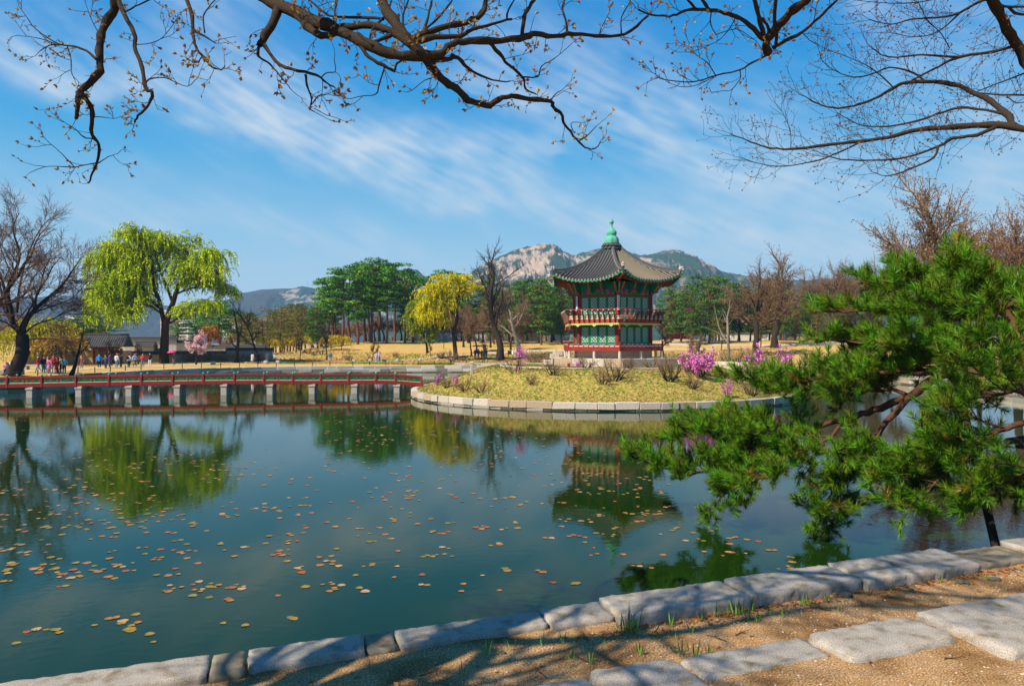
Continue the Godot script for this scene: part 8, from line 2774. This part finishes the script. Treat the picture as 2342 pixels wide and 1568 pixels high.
# joints of a standing figure 1.7 m tall facing +z, bent into the pose
func pose_bones(kind: String) -> Dictionary:
	var hip := Vector3(0, 0.92, 0)
	var chest := Vector3(0, 1.25, 0.0)
	var neck := Vector3(0, 1.44, 0.0)
	var head := Vector3(0, 1.585, 0.03)
	var knee := [Vector3(-0.10, 0.49, 0.02), Vector3(0.10, 0.49, 0.02)]
	var ank := [Vector3(-0.11, 0.08, -0.02), Vector3(0.11, 0.08, -0.02)]
	var elb := [Vector3(-0.27, 1.14, -0.02), Vector3(0.27, 1.14, -0.02)]
	var wri := [Vector3(-0.28, 0.90, 0.06), Vector3(0.28, 0.90, 0.06)]
	if kind == "walk":
		knee = [Vector3(-0.10, 0.50, 0.20), Vector3(0.10, 0.49, -0.06)]
		ank = [Vector3(-0.10, 0.09, 0.30), Vector3(0.10, 0.14, -0.38)]
		elb = [Vector3(-0.26, 1.15, -0.14), Vector3(0.26, 1.15, 0.10)]
		wri = [Vector3(-0.26, 0.93, -0.08), Vector3(0.25, 0.98, 0.26)]
	elif kind == "hold":
		elb = [Vector3(-0.27, 1.15, 0.02), Vector3(0.27, 1.15, 0.02)]
		wri = [Vector3(-0.12, 1.16, 0.26), Vector3(0.10, 1.20, 0.27)]
	elif kind == "sit":
		hip = Vector3(0, 0.52, 0); chest = Vector3(0, 0.85, 0.03); neck = Vector3(0, 1.04, 0.04); head = Vector3(0, 1.18, 0.08)
		knee = [Vector3(-0.12, 0.50, 0.42), Vector3(0.12, 0.50, 0.42)]
		ank = [Vector3(-0.12, 0.08, 0.40), Vector3(0.12, 0.08, 0.40)]
		elb = [Vector3(-0.27, 0.78, 0.06), Vector3(0.27, 0.78, 0.06)]
		wri = [Vector3(-0.14, 0.62, 0.30), Vector3(0.14, 0.62, 0.30)]
	elif kind == "reach":
		elb = [Vector3(-0.34, 1.36, 0.16), Vector3(0.27, 1.15, 0.02)]
		wri = [Vector3(-0.40, 1.50, 0.38), Vector3(0.20, 1.02, 0.22)]
	var sho := [chest + Vector3(-0.18, 0.12, 0), chest + Vector3(0.18, 0.12, 0)]
	var hj := [hip + Vector3(-0.09, -0.02, 0), hip + Vector3(0.09, -0.02, 0)]
	var torso := [[hip, chest, 0.135, 0.145], [chest + Vector3(-0.10, 0.08, 0), chest + Vector3(0.10, 0.08, 0), 0.10, 0.10], [hip + Vector3(-0.06, 0, 0), hip + Vector3(0.06, 0, 0), 0.12, 0.12]]
	var arms := []
	var hands := []
	var legs := []
	var feet := []
	for s in 2:
		arms.append([sho[s], elb[s], 0.060, 0.045]); arms.append([elb[s], wri[s], 0.045, 0.033])
		var fwd: Vector3 = (wri[s] - elb[s]).normalized()
		hands.append([wri[s], wri[s] + fwd * 0.08, 0.032, 0.036])
		hands.append([wri[s] + fwd * 0.08, wri[s] + fwd * 0.16, 0.026, 0.012])
		hands.append([wri[s] + fwd * 0.03, wri[s] + fwd * 0.09 + Vector3(0.04 if s == 0 else -0.04, 0, 0.02), 0.016, 0.010])
		legs.append([hj[s], knee[s], 0.085, 0.060]); legs.append([knee[s], ank[s], 0.058, 0.042])
		feet.append([ank[s] + Vector3(0, -0.03, -0.03), ank[s] + Vector3(0, -0.045, 0.13), 0.040, 0.030])
	var skull := [[head, head + Vector3(0, 0.03, 0.0), 0.088, 0.092], [head + Vector3(0, -0.07, 0.035), head + Vector3(0, -0.03, 0.04), 0.050, 0.066], [head + Vector3(0, -0.01, 0.09), head + Vector3(0, -0.03, 0.105), 0.012, 0.016], [head + Vector3(-0.09, -0.01, 0), head + Vector3(0.09, -0.01, 0), 0.02, 0.02], [neck + Vector3(0, -0.04, 0), head, 0.052, 0.05]]
	var hair := [[head + Vector3(0, 0.045, -0.015), head + Vector3(0, 0.02, -0.035), 0.092, 0.092]]
	var long := hair + [[head + Vector3(0, 0.0, -0.06), head + Vector3(0, -0.26, -0.075), 0.075, 0.055]]
	return {"torso": torso, "arms": arms, "hands": hands, "legs": legs, "feet": feet, "skull": skull, "hair": hair, "long": long, "hip": hip, "head": head}

func pose_meshes(kind: String) -> Dictionary:
	if poses.has(kind):
		return poses[kind]
	var b := pose_bones(kind)
	var d := {}
	d.body = skin_mesh(b.torso + b.arms + b.hands + b.legs + b.feet + b.skull, 0.030, 0.035)
	d.top = skin_mesh(b.torso + b.arms, 0.030, 0.035, 0.020, b.hip.y - 0.10, 9.0)
	d.legs = skin_mesh(b.legs + [b.torso[2]], 0.030, 0.035, 0.016, 0.06 if kind != "sit" else 0.04, b.hip.y + 0.10)
	d.shoes = skin_mesh(b.feet, 0.022, 0.02, 0.012)
	d.hair = skin_mesh(b.hair, 0.024, 0.02)
	d.long = skin_mesh(b.long, 0.024, 0.03)
	var s := MB.new()
	var hy: float = b.hip.y
	s.lathe(PackedVector2Array([Vector2(0.16, hy + 0.08), Vector2(0.19, hy - 0.1), Vector2(0.26, hy - 0.42), Vector2(0.25, hy - 0.43), Vector2(0.15, hy)]), 14)
	d.skirt = s.mesh()
	var cap := MB.new()
	var h: Vector3 = b.head
	cap.lathe(PackedVector2Array([Vector2(0.108, 0.02), Vector2(0.106, 0.07), Vector2(0.07, 0.12), Vector2(0.001, 0.135)]), 12, true, h)
	cap.cbox(Transform3D(Basis(Vector3(1, 0, 0), 0.15), h + Vector3(0, 0.03, 0.13)), Vector3(0.15, 0.014, 0.13), 0.005)
	d.cap = cap.mesh()
	var pack := MB.new()
	pack.cbox(Transform3D(Basis(), Vector3(0, hy + 0.30, -0.24)), Vector3(0.30, 0.42, 0.17), 0.05)
	for sd in [-1.0, 1.0]:
		pack.tube(PackedVector3Array([Vector3(sd * 0.1, hy + 0.48, -0.17), Vector3(sd * 0.12, hy + 0.53, 0.02), Vector3(sd * 0.13, hy + 0.4, 0.15), Vector3(sd * 0.13, hy + 0.16, -0.10)]), PackedFloat32Array([0.02, 0.02, 0.02, 0.02]), 5)
	d.pack = pack.mesh()
	poses[kind] = d
	return d

func cloth(c: Color) -> StandardMaterial3D:
	return plain(c.r, c.g, c.b, 0.85, 0.2)

func person(label: String, kind: String, where: Vector3, turn: float, tall: float, top: Color, low: Color, hair := Color(0.012, 0.009, 0.008), extra := []) -> Node3D:
	var t := thing("person", label, "person", where, turn)
	t.scale = Vector3.ONE * tall / 1.7
	var d := pose_meshes(kind)
	part("body", d.body, mats.skin, t)
	part("top", d.top, cloth(top), t)
	if "skirt" in extra:
		part("skirt", d.skirt, cloth(low), t)
	else:
		part("trousers", d.legs, cloth(low), t)
	part("shoes", d.shoes, mats.shoe, t)
	part("hair", d.long if "long" in extra else d.hair, cloth(hair), t)
	if "cap" in extra:
		part("cap", d.cap, mats.white_paint, t)
	if "pack" in extra:
		part("backpack", d.pack, cloth(Color(0.02, 0.02, 0.025)), t)
	return t

func make_people() -> void:
	mats.skin = plain(0.52, 0.30, 0.20, 0.6, 0.3)
	mats.shoe = plain(0.25, 0.25, 0.26, 0.7)
	var blk := Color(0.015, 0.015, 0.018)
	var jean := Color(0.10, 0.20, 0.38)
	var dk := Color(0.03, 0.05, 0.12)
	var list := [
		["person in red top and white cap walking in pale blue jeans", "walk", 87, 853, -1.2, 1.66, Color(0.50, 0.05, 0.04), Color(0.28, 0.42, 0.58), ["cap", "long"]],
		["person in dark navy shirt and blue jeans facing the group", "stand", 99, 853, 1.2, 1.72, Color(0.02, 0.03, 0.07), jean, []],
		["person in coral top standing within the group", "stand", 109, 851, 0.4, 1.66, Color(0.70, 0.20, 0.14), jean, []],
		["person in bright pink hooded top and short skirt, back turned", "stand", 112, 853.5, 3.0, 1.62, Color(0.78, 0.26, 0.46), Color(0.75, 0.30, 0.46), ["skirt", "long"]],
		["tall person in dark red shirt and khaki trousers", "hold", 122, 852, 0.3, 1.80, Color(0.36, 0.03, 0.03), Color(0.44, 0.36, 0.26), []],
		["person in dark red patterned dress holding a phone", "hold", 130, 853, -0.5, 1.66, Color(0.22, 0.02, 0.03), Color(0.24, 0.02, 0.03), ["long"]],
		["person in beige jacket and black trousers looking down", "hold", 138, 853, -0.9, 1.70, Color(0.66, 0.52, 0.34), blk, ["long"]],
		["person in cyan top with arm raised to forehead", "reach", 146, 852.5, 1.0, 1.66, Color(0.16, 0.56, 0.70), blk, ["long"]],
		["person in grey purple dress behind the crooked tree", "stand", 177, 843, 0.6, 1.60, Color(0.20, 0.15, 0.18), Color(0.30, 0.06, 0.05), ["skirt"]],
		["person in reddish checked top by the wall", "stand", 186, 842, 0.2, 1.60, Color(0.46, 0.15, 0.10), Color(0.24, 0.20, 0.17), []],
		["person in bright blue jacket and black trousers", "stand", 226, 841, 0.5, 1.70, Color(0.03, 0.26, 0.72), blk, []],
		["person in black and white striped top with folded arms", "hold", 241, 842, -0.4, 1.66, Color(0.10, 0.10, 0.11), dk, []],
		["person in dark purple jacket beside the striped top", "stand", 250, 840, 2.4, 1.74, Color(0.06, 0.04, 0.14), dk, []],
		["person in light grey shirt and white cap, back turned", "stand", 266, 840.5, 2.9, 1.74, Color(0.55, 0.56, 0.60), jean, ["cap"]],
		["person all in black standing next to the grey shirt", "stand", 276, 840, 2.6, 1.72, blk, blk, []],
		["person in pale shirt with black backpack", "stand", 294, 840, 2.9, 1.70, Color(0.56, 0.60, 0.70), blk, ["pack"]],
		["person in pale blue shirt striding with a black bag", "walk", 308, 838.5, 1.3, 1.72, Color(0.52, 0.60, 0.76), dk, []],
		["person in scarlet jacket and blue jeans near the willow", "hold", 326, 838, 0.3, 1.66, Color(0.66, 0.04, 0.04), jean, []],
		["person in black jacket and white trousers near the willow", "hold", 342, 837, 0.1, 1.72, blk, Color(0.66, 0.65, 0.62), []],
		["person with light bag under a pink umbrella", "hold", 397, 834.5, 0.9, 1.62, Color(0.08, 0.09, 0.14), Color(0.20, 0.17, 0.15), []],
		["person in pink and white top with long dark hair", "stand", 577, 832, 2.6, 1.66, Color(0.66, 0.42, 0.44), Color(0.46, 0.44, 0.42), ["long", "skirt"]],
		["person in long black coat by the wall's end", "stand", 589, 832, -2.4, 1.68, blk, blk, ["long"]],
		["walker in blue jacket with black backpack on the far path", "walk", 756, 830.5, 1.4, 1.74, Color(0.05, 0.30, 0.62), Color(0.20, 0.24, 0.34), ["pack"]],
		["person in pale grey top strolling on the far path", "walk", 861, 828.5, 0.3, 1.64, Color(0.40, 0.44, 0.48), Color(0.34, 0.40, 0.48), []],
		["person in lavender top strolling beside the grey one", "walk", 867, 828.5, 0.3, 1.70, Color(0.52, 0.30, 0.58), jean, []],
		["person in pale pink top beyond the island's tip", "stand", 1029, 821, 0.6, 1.64, Color(0.60, 0.42, 0.40), Color(0.30, 0.30, 0.34), ["long"]],
		["person in white cap and dark jacket by the bare tree", "stand", 1087, 820.5, 0.4, 1.72, Color(0.03, 0.05, 0.10), dk, ["cap"]],
		["person in navy shirt and tan trousers by the bare tree", "stand", 1094, 820, -0.6, 1.72, Color(0.05, 0.05, 0.10), Color(0.42, 0.33, 0.24), []],
		["person in black crouched over a bag by the bare tree", "hold", 1102, 820.5, 0.9, 1.60, blk, blk, []],
		["person in pale pink jacket by the bare tree", "stand", 1107, 819.5, 0.1, 1.62, Color(0.70, 0.48, 0.46), blk, ["long"]],
		["person in plum top and blue jeans by the bare tree", "stand", 1112, 820, -0.8, 1.70, Color(0.18, 0.08, 0.14), jean, []],
		["person in dark blue standing on the forecourt", "stand", 1625, 781, 0.4, 1.74, Color(0.03, 0.08, 0.22), dk, []],
		["person in white shirt crossing the forecourt", "walk", 1659, 781, 1.2, 1.70, Color(0.70, 0.70, 0.74), Color(0.12, 0.10, 0.10), []],
		["person in pale blue dress under the forecourt pines", "stand", 1587, 781, 0.2, 1.66, Color(0.45, 0.55, 0.72), Color(0.45, 0.55, 0.72), ["skirt", "long"]],
		["person in lilac dress beside the pale blue one", "stand", 1593, 781, -0.3, 1.64, Color(0.50, 0.45, 0.66), Color(0.50, 0.45, 0.66), ["skirt", "long"]]]
	for e in list:
		person(e[0], e[1], stand(e[2], e[3]), e[4], e[5], e[6], e[7], Color(0.012, 0.009, 0.008), e[8])
	# figures at the leaning tree
	var st := stand(8, 857)
	person("seated person in pink top and blue skirt at the leaning tree", "sit", st + Vector3(0, 0.0, -0.3), 0.6, 1.66, Color(0.62, 0.30, 0.34), Color(0.05, 0.14, 0.46), Color(0.02, 0.012, 0.01), [])
	var ledge := thing("stone_ledge", "low stone ledge under the seated person in pink", "ledge", st + Vector3(0, 0, -0.45))
	part("block", simple(Vector3(3.0, 0.5, 0.7), 0.04), mats.block4, ledge, Transform3D(Basis(), Vector3(0, 0.22, 0)))
	person("child in white top beside the leaning tree trunk", "stand", stand(24, 855), 0.4, 1.30, Color(0.66, 0.66, 0.64), Color(0.06, 0.20, 0.44))
	person("child in lavender jacket and turquoise trousers at the trunk", "reach", stand(17, 859.5), 2.6, 1.28, Color(0.42, 0.34, 0.66), Color(0.06, 0.42, 0.56))
	# what they carry
	var up := stand(397, 834.5)
	var u := thing("umbrella", "open bright pink umbrella held above a person", "umbrella", up + Vector3(-0.18, 0, 0.2))
	var can := MB.new()
	can.lathe(PackedVector2Array([Vector2(0.62, 1.72), Vector2(0.52, 1.86), Vector2(0.30, 1.99), Vector2(0.02, 2.05), Vector2(0.001, 2.10)]), 8, false)
	piece("canopy", can, plain(0.80, 0.05, 0.22, 0.7), u)
	var hd := MB.new()
	hd.tube(PackedVector3Array([Vector3(0, 1.05, 0), Vector3(0, 2.02, 0)]), PackedFloat32Array([0.012, 0.012]), 5)
	piece("handle", hd, mats.dark, u)
	var bp := stand(308, 838.5)
	var bag := thing("shoulder_bag", "flat black shoulder bag swinging from the striding person", "bag", bp + Vector3(0.45, 0.72, 0.1))
	part("pouch", simple(Vector3(0.42, 0.34, 0.10), 0.03), mats.dark, bag, Transform3D(Basis(Vector3(0, 0, 1), -0.5), Vector3.ZERO))
	part("strap", simple(Vector3(0.03, 0.5, 0.03), 0.01), mats.dark, bag, Transform3D(Basis(Vector3(0, 0, 1), 0.5), Vector3(-0.16, 0.32, 0)))
